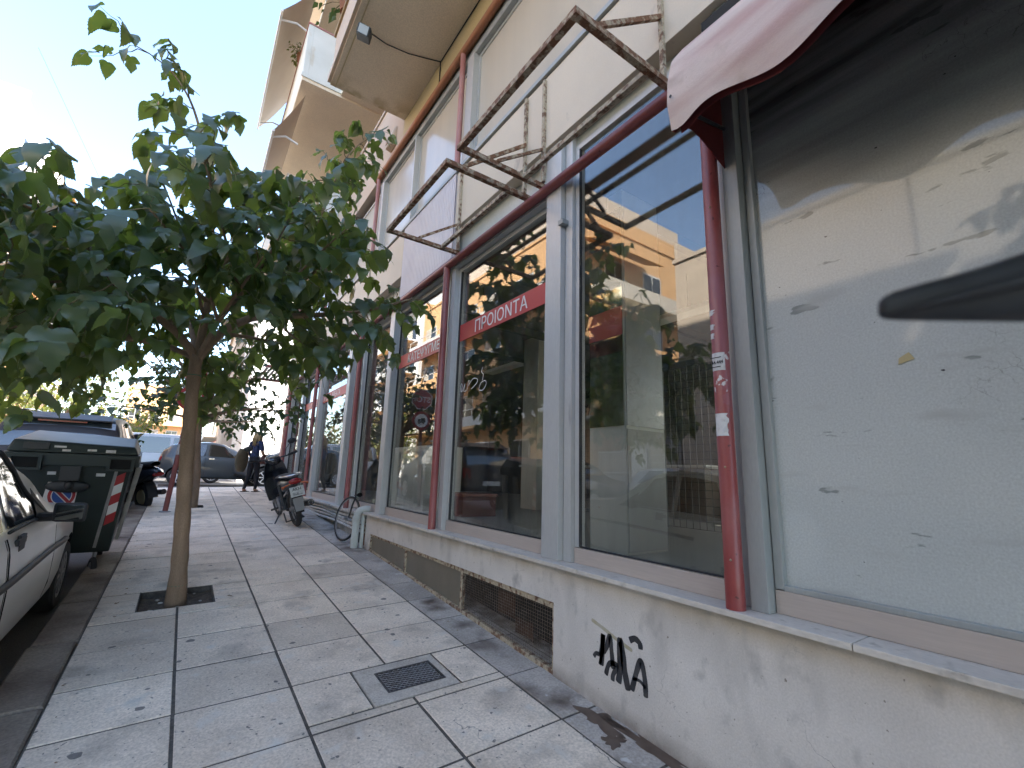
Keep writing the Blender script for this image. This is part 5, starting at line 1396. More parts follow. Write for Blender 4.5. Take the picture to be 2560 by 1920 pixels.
# --- cars parked across the street, seen in the glass
specs = [('dark blue hatchback parked across the street opposite the painted window', whc, (0.03, 0.04, 0.07), 3.5), ('silver hatchback parked across the street, in front of the railings', fia, (0.45, 0.46, 0.47), 8.2),
         ('dark grey hatchback parked across the street beside the railings end', whc, (0.06, 0.06, 0.065), 12.4), ('red hatchback parked across the street nearest the side street', fia, (0.32, 0.03, 0.03), 16.2)]
for lb, c, colr, y in specs:
    big = c is whc
    make_car('parked_car', lb, c, mat('paint_'+str(y), colr, .28, coat=.7), (-7.15, y, zr(y)), R(180), (-1.20, 1.22) if big else (-1.14, 1.16), .29,
             [(-.62, .20, .03, -.42), (-1.45, -.70, .25, .02)] if big else [(-.35, .52, .02, -.42), (-1.25, -.45, .30, .02)], (-.20, .37) if big else (.28, .76), (-1.80, -1.46) if big else (-1.6, -1.4), [(-.66, .48)] if big else [(-.42, .8)],
             group='cars parked across the street', spokes=12, slope=R(-3.2))

# ------------------------------------------------------------------ two-wheelers
def moto(t):
    """underbone motorcycle in local coordinates: rear contact at the origin, forward +Y"""
    b = m_bikeblk
    def wh(y, r, w, steer=0):
        o = MB().torus((0, y, r), (1, 0, 0), r-w, w, 30, 10).build('wheel', m_tyre, t, smooth=180, world=False)
        rm = MB().torus((0, y, r), (1, 0, 0), r-2.0*w, .012, 26, 6)
        for k in range(16):
            a = 2*math.pi*k/16; rm.tube([(0.02*(-1)**k, y+.03*math.cos(a), r+.03*math.sin(a)), (0, y+(r-2*w)*math.cos(a), r+(r-2*w)*math.sin(a))], .0025, 4)
        rm.tube([(-.07, y, r), (.07, y, r)], .03, 10); rm.build('rim', m_hub, o, smooth=50, world=False); return o
    wh(0, .285, .042); wh(1.23, .275, .036)
    fd = MB(); fd.grid([[(x, 1.23+.325*math.cos(a), .275+.325*math.sin(a)) for x in (-.06, -.05, 0, .05, .06)] for a in [R(d) for d in range(10, 160, 12)]]); fd.build('front_mudguard', b, t, smooth=180, world=False)
    fk = MB()
    for s in (-1, 1): fk.tube([(s*.075, 1.23, .275), (s*.075, 1.02, .86)], .017, 8)
    fk.build('fork', m_chrome, t, smooth=50, world=False)
    # leg shield and headstock fairing
    sh = MB(); rows = []
    for i in range(9):
        u = i/8; z = lerp(.34, .98, u); wdt = lerp(.17, .13, u)+.05*math.sin(u*3.1); y = lerp(.98, .98, u)+.02*math.sin(u*3)
        rows.append([(x*wdt, y-.10*abs(x)**1.5+.03, z) for x in (-1, -.7, -.35, 0, .35, .7, 1)])
    sh.grid(rows); sh.build('leg_shield', b, t, smooth=180, world=False)
    sh2 = MB(); sh2.grid([[(p[0]*1.0, p[1]+.05+.03*(1-abs(p[0])*5), p[2]) for p in r] for r in rows]); sh2.build('front_cowl', m_bikegrey, t, smooth=180, world=False)
    hd = MB(); hd.ball((0, 1.0, 1.01), .13, .13, .085, 16, 10, Euler((R(25), 0, 0)).to_matrix()); hd.build('handlebar_cowl', b, t, smooth=180, world=False)
    MB().ball((0, 1.11, 1.01), .085, .05, .06, 14, 8).build('headlight', m_clear, t, smooth=180, world=False)
    MB().ball((0, .93, 1.065), .075, .05, .02, 12, 6, Euler((R(-30), 0, 0)).to_matrix()).build('dial', m_clear, t, smooth=180, world=False)
    hb = MB(); hb.tube([(-.36, .86, 1.08), (-.22, .96, 1.04), (0, .99, 1.03), (.22, .96, 1.04), (.36, .86, 1.08)], .013, 8); hbo = hb.build('handlebar', m_fblack, t, smooth=60, world=False)
    for s in (-1, 1):
        MB().tube([(s*.25, .945, 1.05), (s*.37, .85, 1.085)], .021, 10).build('grip', m_tyre, hbo, smooth=50, world=False)
        MB().tube([(s*.2, .99, 1.04), (s*.36, .93, 1.05)], .006, 6).build('lever', m_fblack, hbo, world=False)
        MB().tube([(s*.20, .96, 1.05), (s*.23, .98, 1.16), (s*.30, .97, 1.24)], .007, 6).build('mirror_stem', m_fblack, hbo, smooth=60, world=False)
        mi = MB().ball((s*.34, .97, 1.28), .068, .018, .048, 14, 8).build('mirror', m_fblack, hbo, smooth=180, world=False)
    # frame spine, engine, seat, tail
    MB().tube([(0, .95, .78), (0, .70, .48), (0, .42, .42), (0, .15, .55), (0, -.12, .72)], [.05, .055, .06, .055, .04], 10).build('spine', b, t, smooth=180, world=False)
    en = MB(); en.box(-.11, .11, .36, .66, .24, .42); en.lathe([(0, -.13), (.10, -.13), (.11, 0), (.10, .13), (0, .13)], (0, .44, .31), (1, 0, 0), 16); en.build('engine', m_bikegrey, t, smooth=40, world=False)
    tl = MB(); rows = []
    for y, wdt, z0, z1 in ((.62, .07, .52, .66), (.48, .10, .50, .73), (.30, .115, .52, .75), (.10, .12, .55, .765), (-.10, .115, .60, .78), (-.26, .09, .66, .79), (-.34, .05, .70, .78)):
        rows.append([(wdt*math.cos(a), y, (z0+z1)/2+(z1-z0)/2*math.sin(a)) for a in [2*math.pi*k/12 for k in range(13)]])
    tl.grid(rows); tl.build('tail_fairing', m_bikegrey, t, smooth=180, world=False)
    se = MB(); rows = []
    for y, wdt, z0, z1 in ((.60, .07, .70, .74), (.45, .115, .72, .80), (.20, .125, .755, .835), (0, .12, .77, .85), (-.20, .10, .78, .845), (-.30, .06, .785, .815)):
        rows.append([(wdt*math.cos(a), y, (z0+z1)/2+(z1-z0)/2*math.sin(a)) for a in [2*math.pi*k/12 for k in range(13)]])
    se.grid(rows); se.build('seat', m_tyre, t, smooth=180, world=False)
    gr = MB(); gr.tube([(-.12, .15, .80), (-.14, -.12, .83), (-.10, -.34, .85), (0, -.38, .855), (.10, -.34, .85), (.14, -.12, .83), (.12, .15, .80)], .011, 8); gr.build('grab_rail', m_chrome, t, smooth=60, world=False)
    MB().ball((0, -.345, .755), .095, .035, .045, 14, 8).build('tail_light', m_redlens, t, smooth=180, world=False)
    for s in (-1, 1): MB().tube([(s*.06, -.30, .72), (s*.15, -.32, .70), (s*.19, -.33, .69)], [.012, .014, .026], 8).build('indicator', m_orlens, t, smooth=60, world=False)
    pm = Matrix.Translation((0, -.375, .60)) @ Euler((R(-16), 0, 0)).to_matrix().to_4x4()
    pl_ = MB().box(-.10, .10, -.006, .006, -.075, .075, pm).build('number_plate', mat('plate_white', (0.60, 0.60, 0.57), .5, base2=(0.42, 0.42, 0.40), scale=20, world=False), t, world=False)
    text_mesh('AKH', .062, m_ink, 'plate_lettering', pl_, pm @ Vector((-.065, -.0075, .014)), (1, 0, 0), pm.to_3x3() @ Vector((0, 0, 1)), .0005, bold=.001, world=False)
    lw = MB(); lw.box(-.07, .07, -.0075, -.0065, -.06, -.012, pm); lw.build('plate_digits', mat('plate_smudge', (0.22, 0.22, 0.22), .7, base2=(0.5, 0.5, 0.48), scale=60, lo=.45, hi=.55, world=False), pl_, world=False)
    mg = MB(); mg.grid([[(x, .335*math.cos(a), .285+.335*math.sin(a)) for x in (-.065, -.055, 0, .055, .065)] for a in [R(d) for d in range(40, 188, 12)]]); mg.build('rear_mudguard', b, t, smooth=180, world=False)
    MB().hexa([(-.075, -.345, .50), (.075, -.345, .50), (.06, -.37, .30), (-.06, -.37, .30)], [(-.075, -.335, .50), (.075, -.335, .50), (.06, -.36, .30), (-.06, -.36, .30)]).build('mud_flap', m_hub, t, world=False)
    sw = MB()
    for s in (-1, 1): sw.tube([(s*.10, .42, .30), (s*.095, 0, .285)], .018, 8)
    sw.build('swingarm', m_fblack, t, smooth=50, world=False)
    for s in (-1, 1): MB().tube([(s*.13, .02, .30), (s*.14, .14, .68)], .024, 10).build('shock_absorber', m_fblack, t, smooth=50, world=False)
    MB().tube([(.13, .55, .24), (.15, .25, .26), (.17, .05, .31), (.18, -.30, .37)], [.018, .03, .048, .05], 14).build('exhaust', m_fblack, t, smooth=60, world=False)
    MB().lathe([(.03, .0), (.036, .0), (.036, -.05)], (.18, -.305, .372), (0, -1, .1), 14).build('exhaust_tip', m_chrome, t, world=False)
    st_ = MB(); st_.tube([(-.10, .40, .25), (-.20, .36, .12), (-.30, .30, .0)], .012, 8); st_.tube([(-.30, .30, .01), (-.36, .27, .012)], .016, 6); st_.build('side_stand', m_fblack, t, smooth=60, world=False)
    cs = MB(); cs.tube([(-.09, .36, .18), (-.13, .06, .10)], .012, 8); cs.tube([(.09, .36, .18), (.13, .06, .10)], .012, 8); cs.tube([(-.13, .06, .10), (.13, .06, .10)], .010, 8); cs.build('centre_stand', m_fblack, t, smooth=60, world=False)
    for s in (-1, 1): MB().tube([(s*.10, .50, .27), (s*.24, .50, .26)], .016, 8).build('footrest', m_tyre, t, smooth=60, world=False)
m_bikeblk = mat('gloss_black_plastic', (0.018, 0.020, 0.026), .22, coat=.6, world=False)
m_bikegrey = mat('dark_grey_plastic', (0.06, 0.065, 0.075), .35, coat=.2, world=False)
mo = thing('motorcycle', 'black underbone motorcycle leaning on its side stand by the shop wall', 'motorcycle', (1.715, 8.93, G(1.715, 8.93)))
moto(mo)
mo.rotation_euler = Euler((math.atan(SLY), R(-16), R(3)), 'XYZ'); mo.scale = (1.1, 1.1, 1.1)

def scooter(t):
    """scooter, local: rear contact at origin, forward +Y"""
    for y in (0, 1.3):
        o = MB().torus((0, y, .25), (1, 0, 0), .19, .06, 26, 10).build('wheel', m_tyre, t, smooth=180, world=False)
        MB().lathe([(.0, .04), (.12, .05), (.135, .03), (.135, -.03), (.12, -.05), (0, -.04)], (0, y, .25), (1, 0, 0), 20).build('rim', mat('pale_gold_rim', (0.42, 0.36, 0.2), .4, metal=.4), o, smooth=40, world=False)
    rows = []
    for y, w_, z0, z1 in ((.85, .16, .26, .40), (.60, .20, .28, .66), (.35, .21, .34, .76), (.05, .20, .44, .80), (-.22, .17, .56, .82), (-.42, .10, .66, .80), (-.48, .04, .70, .76)):
        rows.append([(w_*math.cos(a), y, (z0+z1)/2+(z1-z0)/2*math.sin(a)) for a in [2*math.pi*k/14 for k in range(15)]])
    MB().grid(rows).build('rear_body', m_bikeblk, t, smooth=180, world=False)
    rows = []
    for y, w_, z0, z1 in ((.66, .13, .72, .78), (.40, .17, .76, .85), (.05, .17, .80, .88), (-.25, .13, .82, .92), (-.36, .08, .84, .92)):
        rows.append([(w_*math.cos(a), y, (z0+z1)/2+(z1-z0)/2*math.sin(a)) for a in [2*math.pi*k/12 for k in range(13)]])
    MB().grid(rows).build('seat', m_tyre, t, smooth=180, world=False)
    rows = []
    for z, w_, y in ((.30, .20, 1.0), (.5, .23, 1.08), (.75, .21, 1.10), (.95, .16, 1.05), (1.08, .10, .98)):
        rows.append([(w_*math.sin(a), y+.14*math.cos(a), z) for a in [R(-110+22*k) for k in range(11)]])
    MB().grid(rows).build('leg_shield', m_bikeblk, t, smooth=180, world=False)
    MB().hexa([(-.18, .55, .26), (.18, .55, .26), (.18, 1.0, .28), (-.18, 1.0, .28)], [(-.18, .55, .30), (.18, .55, .30), (.18, 1.0, .32), (-.18, 1.0, .32)]).build('footboard', m_plast, t, world=False)
    hb = MB().tube([(-.34, .82, 1.10), (-.15, .95, 1.06), (.15, .95, 1.06), (.34, .82, 1.10)], .015, 8).build('handlebar', m_fblack, t, smooth=60, world=False)
    for s in (-1, 1):
        MB().tube([(s*.2, .95, 1.08), (s*.28, .95, 1.24)], .007, 6).build('mirror_stem', m_fblack, hb, world=False)
        MB().ball((s*.31, .95, 1.28), .075, .02, .05, 12, 8).build('mirror', m_fblack, hb, smooth=180, world=False)
    MB().grid([[(x, 1.08+.05*(k/6), 1.06+.36*k/6) for x in (-.15+.02*k/6, -.08, 0, .08, .15-.02*k/6)] for k in range(7)]).build('windshield', glass_mat('smoke_screen', (.5, .5, .5), 1.5), t, smooth=180, world=False)
    MB().ball((0, -.45, .70), .10, .03, .04, 12, 6).build('tail_light', m_redlens, t, smooth=180, world=False)
    MB().tube([(.14, .3, .28), (.17, 0, .30), (.18, -.3, .34)], [.02, .05, .05], 12).build('exhaust', m_fblack, t, smooth=60, world=False)
    MB().tube([(-.12, .5, .25), (-.2, .45, .0)], .012, 6).build('side_stand', m_fblack, t, world=False)
    MB().grid([[(x, .32*math.cos(a), .25+.32*math.sin(a)) for x in (-.08, 0, .08)] for a in [R(d) for d in range(60, 190, 13)]]).build('rear_mudguard', m_plast, t, smooth=180, world=False)
sco = thing('scooter', 'black scooter parked at the kerb between the green bin and the sign post', 'scooter', (-.62, 12.35, zr(12.35)))
scooter(sco); sco.rotation_euler = Euler((math.atan(SLY), R(-9), R(30))); sco.scale = (1.12, 1.12, 1.12)

# abandoned bicycle wheel with bent frame piece, chained at the wall
bw_ = thing('bicycle_remains', 'lone bicycle wheel with saddle and fork locked against the low wall', 'bicycle', (2.17, 7.42, G(2.17, 7.42)))
gz = G(2.17, 7.42)
wq = MB().torus((2.12, 7.42, gz+.335), Vector((1, .25, -.18)), .318, .016, 36, 8).build('wheel', m_tyre, bw_, smooth=180)
sp_ = MB().torus((2.12, 7.42, gz+.335), Vector((1, .25, -.18)), .298, .008, 32, 6)
ax = Vector((1, .25, -.18)).normalized(); e1 = ax.orthogonal().normalized(); e2 = ax.cross(e1)
for k in range(24):
    a = 2*math.pi*k/24; d = e1*math.cos(a)+e2*math.sin(a); c = Vector((2.12, 7.42, gz+.335))
    sp_.tube([c+ax*.02*(-1)**k, c+d*.296], .0015, 4)
sp_.tube([Vector((2.12, 7.42, gz+.335))-ax*.05, Vector((2.12, 7.42, gz+.335))+ax*.05], .016, 8)
sp_.build('rim', m_hub, wq)
MB().tube([(2.14, 7.42, gz+.33), (2.17, 7.36, gz+.55), (2.19, 7.30, gz+.66)], .014, 8).build('fork', m_fblack, bw_, smooth=60)
MB().tube([(2.13, 7.40, gz+.34), (2.16, 7.22, gz+.30), (2.19, 7.15, gz+.12)], .012, 8).build('chain', m_hub, bw_, smooth=60)
rows = []
for i in range(7):
    u = i/6; w_ = .018+.055*u*u; rows.append([(2.19+w_*math.cos(a)*.6, 7.36-.24*u, gz+.68+.02*u+w_*.45*math.sin(a)) for a in [2*math.pi*k/10 for k in range(11)]])
MB().grid(rows).build('saddle', m_tyre, bw_, smooth=180)
# ================================================================== wheeled rubbish container
m_bin = mat('dark_green_plastic', (0.010, 0.019, 0.017), .5, base2=(0.016, 0.027, 0.024), scale=4, fine=.08)
m_binl = mat('green_grey_lid', (0.013, 0.023, 0.021), .5, base2=(0.020, 0.031, 0.029), scale=5, fine=.06)
m_galv = mat('galvanised_steel', (0.34, 0.34, 0.34), .5, metal=.5, base2=(0.24, 0.24, 0.24), scale=7, fine=.1)
bi = thing('rubbish_container', 'large dark green wheeled rubbish container with a no-parking plate, at the kerb', 'rubbish bin', (-1.02, 7.45, zr(7.45)), R(4))
zb = 0.0
bot = [(-.45, -.40, .25), (.43, -.40, .25), (.43, .44, .25), (-.45, .44, .25)]
top = [(-.52, -.52, 1.14), (.50, -.52, 1.14), (.50, .52, 1.14), (-.52, .52, 1.14)]
MB().hexa(bot, top).build('body', m_bin, bi, bevel=.02, world=False)
rim = MB(); rim.box(-.58, .56, -.58, -.50, 1.12, 1.24); rim.box(-.58, .56, .50, .58, 1.12, 1.24); rim.box(-.58, -.50, -.50, .50, 1.12, 1.24); rim.box(.48, .56, -.50, .50, 1.12, 1.24)
rim.build('rim', m_binl, bi, bevel=.008, world=False)
ld = MB(); ld.hexa([(-.57, -.57, 1.245), (.55, -.57, 1.245), (.55, .57, 1.245), (-.57, .57, 1.245)], [(-.53, -.54, 1.36), (.50, -.54, 1.33), (.48, .50, 1.40), (-.51, .50, 1.44)])
lid = ld.build('lid', m_binl, bi, bevel=.02, world=False)
MB().box(-.44, -.24, -.595, -.565, 1.275, 1.335).build('lid_grip', m_fblack, lid, world=False)
for x0, x1 in ((-.54, -.27), (.27, .52)):
    pk = MB(); pk.box(x0, x1, -.625, -.582, 1.08, 1.10); pk.box(x0, x1, -.625, -.582, 1.20, 1.22); pk.box(x0, x0+.03, -.625, -.582, 1.10, 1.20); pk.box(x1-.03, x1, -.625, -.582, 1.10, 1.20)
    pk.build('hand_pocket', m_binl, bi, world=False)
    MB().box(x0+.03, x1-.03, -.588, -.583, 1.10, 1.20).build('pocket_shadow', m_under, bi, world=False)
MB().box(-.11, .06, -.60, -.585, .98, 1.12).build('latch_plate', m_fblack, bi, bevel=.004, world=False)
lt = MB(); lt.ball((-.03, -.535, .92), .19, .03, .06, 16, 8); lt.ball((-.02, -.545, .93), .05, .05, .05, 12, 8); lt.build('latch', m_fblack, bi, smooth=180, world=False)
def front(x, z, d=0.0):
    t_ = (z-.27)/(1.14-.27); return Vector((x, lerp(-.40, -.52, t_)-.006-d, z))
for sx, nm in ((.27, 'corner_strip'),):
    MB().hexa([front(.275, .30), front(.305, .30), front(.385, 1.12), front(.355, 1.12)], [front(.275, .30, .01), front(.305, .30, .01), front(.385, 1.12, .01), front(.355, 1.12, .01)]).build(nm, m_galv, bi, world=False)
# no-parking plate
m_plate = mat('white_plate', (0.72, 0.72, 0.70), .4)
m_blue = mat('sign_blue', (0.03, 0.085, 0.30), .4)
m_sred = mat('sign_red', (0.36, 0.03, 0.035), .4)
def frel(a, b, d): return front(-.09+a, .80+b, d)
npl = MB().hexa([frel(-.15, -.15, .001), frel(.13, -.15, .001), frel(.15, .16, .001), frel(-.11, .16, .001)], [frel(-.15, -.15, .006), frel(.13, -.15, .006), frel(.15, .16, .006), frel(-.11, .16, .006)]).build('no_parking_plate', m_plate, bi, world=False)
def ringpts(r, d, n=28, cx=.02, cz=.03): return [frel(cx+r*math.cos(2*math.pi*k/n), cz+r*math.sin(2*math.pi*k/n), d) for k in range(n)]
MB().poly(ringpts(.115, .0075)).build('red_disc', m_sred, npl, world=False)
MB().poly(ringpts(.088, .0085)).build('white_ring', m_plate, npl, world=False)
MB().poly(ringpts(.080, .0095)).build('blue_disc', m_blue, npl, world=False)
s2 = .062
MB().poly([frel(.02-s2-.016, .03+s2-.016, .0105), frel(.02+s2-.016, .03-s2-.016, .0105), frel(.02+s2+.016, .03-s2+.016, .0105), frel(.02-s2+.016, .03+s2+.016, .0105)]).build('white_bar', m_plate, npl, world=False)
MB().poly([frel(.02-s2-.010, .03+s2-.010, .0115), frel(.02+s2-.010, .03-s2-.010, .0115), frel(.02+s2+.010, .03-s2+.010, .0115), frel(.02-s2+.010, .03+s2+.010, .0115)]).build('red_bar', m_sred, npl, world=False)
# striped reflector on the kerb side, lifting arms, wheels, stickers
def side(y, z, d=0.0):
    t_ = (z-.27)/(1.14-.27); return Vector((lerp(.43, .50, t_)+.006+d, y, z))
for k in range(5):
    z0 = .52+.10*k
    e0, e1 = lerp(.335, .375, (z0-.5)/.6), lerp(.335, .375, (z0-.4)/.6)
    MB().hexa([front(e0, z0), front(e0+.085, z0+.045), front(e1+.085, z0+.145), front(e1, z0+.10)], [front(e0, z0, .004), front(e0+.085, z0+.045, .004), front(e1+.085, z0+.145, .004), front(e1, z0+.10, .004)]).build('reflector_stripe', m_sred if k % 2 == 0 else m_plate, bi, world=False)
for y in (-.12, .30):
    MB().hexa([side(y, .32, .01), side(y+.13, .32, .01), side(y+.13, .32, .05), side(y, .32, .05)], [side(y, 1.10, .03), side(y+.16, 1.10, .03), side(y+.16, 1.10, .09), side(y, 1.10, .09)]).build('lifting_arm', m_galv, bi, bevel=.008, world=False)
for x, z, w_, h in ((-.20, 1.295, .10, .018), (-.13, 1.26, .07, .02), (.08, 1.27, .08, .02), (.24, 1.26, .09, .03), (-.22, 1.03, .07, .03), (.19, 1.02, .08, .03)):
    y = -.587 if z > 1.11 else lerp(-.40, -.52, (z-.27)/.87)-.010
    if z > 1.245: y = -.574
    MB().box(x, x+w_, y-.002, y, z, z+h).build('sticker', m_paper, bi, world=False)
for x, y in ((-.33, -.36), (.30, -.36), (-.33, .36), (.30, .36)):
    wq = MB().torus((x, y, .10), (1, .3, 0), .072, .028, 20, 8).build('castor', m_tyre, bi, smooth=180, world=False)
    fq = MB(); fq.lathe([(0, -.02), (.05, -.02), (.05, .02), (0, .02)], (x, y, .10), (1, .3, 0), 14); fq.tube([(x, y+.03, .27), (x, y, .11)], .02, 8); fq.build('castor_fork', m_galv, wq, world=False)
bi.rotation_euler = Euler((math.atan(SLY), 0, R(3))); bi.scale = (.95, 1, 1.09)

# ================================================================== sign post on the footway
sg = thing('sign_post', 'leaning red-painted post carrying a round sign under a stop sign, half behind the near trunk', 'road sign', (-.225, 11.2, G(-.225, 11.2)))
m_postred = mat('weathered_red_post', (0.27, 0.075, 0.06), .55, base2=(0.20, 0.07, 0.06), scale=6, fine=.1)
add_layer(m_postred, (0.40, 0.38, 0.36), band_mask((0, 0, 1), 2.3, 2.32, band_mask((0, 0, -1), -1.75, -1.73, noise_mask(9, .45, .5, detail=5))))
MB().tube([(-.225, 11.2, .64), (-.150, 11.2, 2.0), (-.10, 11.2, 2.9), (-.09, 11.2, 3.12)], .045, 14).build('post', m_postred, sg, smooth=60)
MB().lathe([(0, 0), (.10, 0), (.09, .02), (0, .025)], (-.225, 11.2, .657), (0, 0, 1), 16).build('foot', m_galv, sg)
dc = Vector((-.10, 11.145, 2.86)); dn = Vector((.12, -1, 0)).normalized()
dk = MB().lathe([(0, 0), (.245, 0), (.245, .012), (0, .012)], dc, dn, 36).build('disc', m_sred, sg)
MB().lathe([(0, .014), (.175, .014)], dc, dn, 36).build('white_field', m_plate, dk)
MB().lathe([(0, .0), (.25, .0)], dc-dn*.004, -dn, 30).build('sign_back', m_galv, dk)
pic = MB(); ex = Vector((1, .12, 0)).normalized()
def dpt(a, b): return dc+dn*.016+ex*a+Vector((0, 0, b))
for a0, a1, b0, b1 in ((-.10, .02, -.03, .07), (.035, .095, -.03, .04), (-.09, .09, -.055, -.035), (-.075, -.035, -.085, -.055), (.04, .08, -.085, -.055)):
    pic.poly([dpt(a0, b0), dpt(a1, b0), dpt(a1, b1), dpt(a0, b1)])
pic.build('lorry_symbol', m_ink, dk)
oc = dc+Vector((.02, 0, .56))
def opt(r, k, d): return oc+dn*d+(ex*math.cos(R(22.5+45*k))+Vector((0, 0, 1))*math.sin(R(22.5+45*k)))*r
og = MB().prism([opt(.29, k, 0) for k in range(8)], dn*.012).build('octagon', m_plate, sg)
MB().prism([opt(.265, k, .0125) for k in range(8)], dn*.002).build('red_field', m_sred, og)
text_mesh('STOP', .205, m_plate, 'sign_lettering', og, oc+dn*.016-ex*.225+Vector((0, 0, -.072)), ex, (0, 0, 1), .0005, bold=.003)
MB().tube([(-.09, 11.2, 3.1), (-.075, 11.2, 3.70)], .03, 10).build('post_top', m_galv, sg)

# ================================================================== the woman on the footway
m_skin = mat('skin', (0.42, 0.24, 0.16), .55, world=False)
m_navy = mat('navy_cloth', (0.022, 0.035, 0.095), .85, base2=(0.04, 0.06, 0.14), scale=14, world=False)
m_trous = mat('black_trousers', (0.012, 0.012, 0.016), .85, base2=(0.02, 0.02, 0.026), scale=12, world=False)
m_hair = mat('blonde_hair', (0.50, 0.36, 0.17), .5, base2=(0.36, 0.25, 0.11), scale=26, stretch=(3, 3, .5), world=False)
m_bag = mat('brown_leather', (0.13, 0.042, 0.03), .5, base2=(0.09, 0.03, 0.025), scale=12, world=False)
m_case = mat('olive_canvas', (0.16, 0.13, 0.085), .8, base2=(0.12, 0.10, 0.06), scale=12, world=False)
m_sandal = mat('dark_sandal', (0.02, 0.018, 0.018), .7)
def skin_body(name, verts, edges, mats_by_z, parent, root=0):
    """one continuous surface grown round a skeleton (joint, radius)"""
    me = bpy.data.meshes.new(name); me.from_pydata([v[:3] for v in verts], edges, [])
    o = bpy.data.objects.new(name, me); COL.objects.link(o); o.parent = parent
    md = o.modifiers.new('skin', 'SKIN'); md.use_smooth_shade = True
    sk = me.skin_vertices[0].data
    for i, v in enumerate(verts):
        r = v[3]; sk[i].radius = r if isinstance(r, tuple) else (r, r); sk[i].use_root = (i == root)
    sb = o.modifiers.new('sub', 'SUBSURF'); sb.levels = 2; sb.render_levels = 2
    dg = bpy.context.evaluated_depsgraph_get(); dg.update()
    ev = bpy.data.meshes.new_from_object(o.evaluated_get(dg)); o.modifiers.clear(); o.data = ev; bpy.data.meshes.remove(me)
    ev.materials.clear()
    for m, _ in mats_by_z: ev.materials.append(m)
    for p in ev.polygons:
        p.use_smooth = True
        for i, (m, fn) in enumerate(mats_by_z):
            if fn(p.center): p.material_index = i
    return o
wm_ = thing('person', 'blonde woman in navy top and black trousers with a brown bag and olive case', 'person', (1.50, 14.5, G(1.5, 14.5)), R(-52))
V = [(0, 0, .86, (.125, .10)), (0, .0, .98, (.118, .092)), (0, 0, 1.12, (.115, .085)), (0, .01, 1.26, (.135, .09)), (0, .01, 1.335, (.10, .07)), (0, .015, 1.39, .045), (0, .03, 1.44, .048), (0, .04, 1.50, (.068, .082)), (0, .035, 1.565, (.055, .07)),
     (.16, .0, 1.315, .052), (.22, .02, 1.06, .042), (.17, .17, .93, .033), (.13, .24, .90, .026),
     (-.16, .0, 1.315, .052), (-.21, -.03, 1.06, .042), (-.19, .10, .86, .033), (-.18, .15, .80, .026),
     (.085, .0, .80, .092), (.095, .06, .45, .062), (.10, .05, .10, .045), (.10, .02, .045, .036), (.11, .15, .03, (.042, .022)),
     (-.085, .0, .80, .092), (-.10, -.02, .45, .062), (-.10, -.12, .10, .045), (-.10, -.15, .045, .036), (-.11, -.03, .03, (.042, .022))]
Ed = [(0, 1), (1, 2), (2, 3), (3, 4), (4, 5), (5, 6), (6, 7), (7, 8), (4, 9), (9, 10), (10, 11), (11, 12), (4, 13), (13, 14), (14, 15), (15, 16), (0, 17), (17, 18), (18, 19), (19, 20), (20, 21), (0, 22), (22, 23), (23, 24), (24, 25), (25, 26)]
skin_body('body', V, Ed, [(m_skin, lambda c: True), (m_navy, lambda c: .93 < c.z < 1.36 and abs(c.x) < .19 or (c.z > 1.10 and c.z < 1.37)), (m_trous, lambda c: c.z <= .93 and abs(c.x) < .165 and c.z > .075 and not (c.y > .13 and c.z > .7))], wm_)
# fingers
for hx, hy, hz, sgn in ((.12, .265, .885, 1), (-.178, .165, .785, -1)):
    fg = MB()
    for k in range(4): fg.tube([(hx+.012*(k-1.5), hy, hz), (hx+.013*(k-1.5), hy+.03, hz-.02), (hx+.012*(k-1.5), hy+.035, hz-.05+.005*abs(k-1.5))], [.0085, .008, .006], 6)
    fg.tube([(hx-sgn*.022, hy-.01, hz), (hx-sgn*.032, hy+.02, hz-.018), (hx-sgn*.026, hy+.035, hz-.03)], [.009, .0085, .007], 6)
    fg.build('fingers', m_skin, wm_, smooth=180, world=False)
# hair: strands over a cap
hr = MB(); hr.ball((0, .028, 1.545), .088, .098, .088, 16, 10)
rs = random.Random(5)
for k in range(46):
    a = R(150+240*k/45) if k < 40 else R(rs.uniform(60, 120))
    d = Vector((math.cos(a), math.sin(a)*1.05, 0)); ln = rs.uniform(.26, .40)
    p0 = Vector((0, .02, 1.60)); pts = [p0+d*.03, p0+d*.075+Vector((0, 0, -.03)), p0+d*.095+Vector((0, 0, -.12)), p0+d*.10+Vector((rs.gauss(0, .01), rs.gauss(0, .01), -.2)), p0+d*.105+Vector((rs.gauss(0, .02), rs.gauss(0, .02), -ln))]
    hr.tube(pts, [.016, .02, .02, .016, .004], 5)
hr.build('hair', m_hair, wm_, smooth=180, world=False)
fc = MB(); fc.ball((0, .118, 1.495), .010, .016, .016, 8, 6); fc.build('nose', m_skin, wm_, smooth=180, world=False)
ey = MB()
for s in (-1, 1): ey.ball((s*.028, .106, 1.515), .009, .006, .006, 8, 6)
ey.build('eyes', m_ink, wm_, smooth=180, world=False)
MB().ball((0, .112, 1.462), .020, .008, .006, 8, 6).build('mouth', mat('lips', (.3, .10, .09), .5), wm_, smooth=180, world=False)
for x, y in ((.105, .07), (-.105, -.09)): MB().box(x-.045, x+.045, y-.11, y+.12, .0, .018).build('sandal', m_sandal, wm_, bevel=.006, world=False)
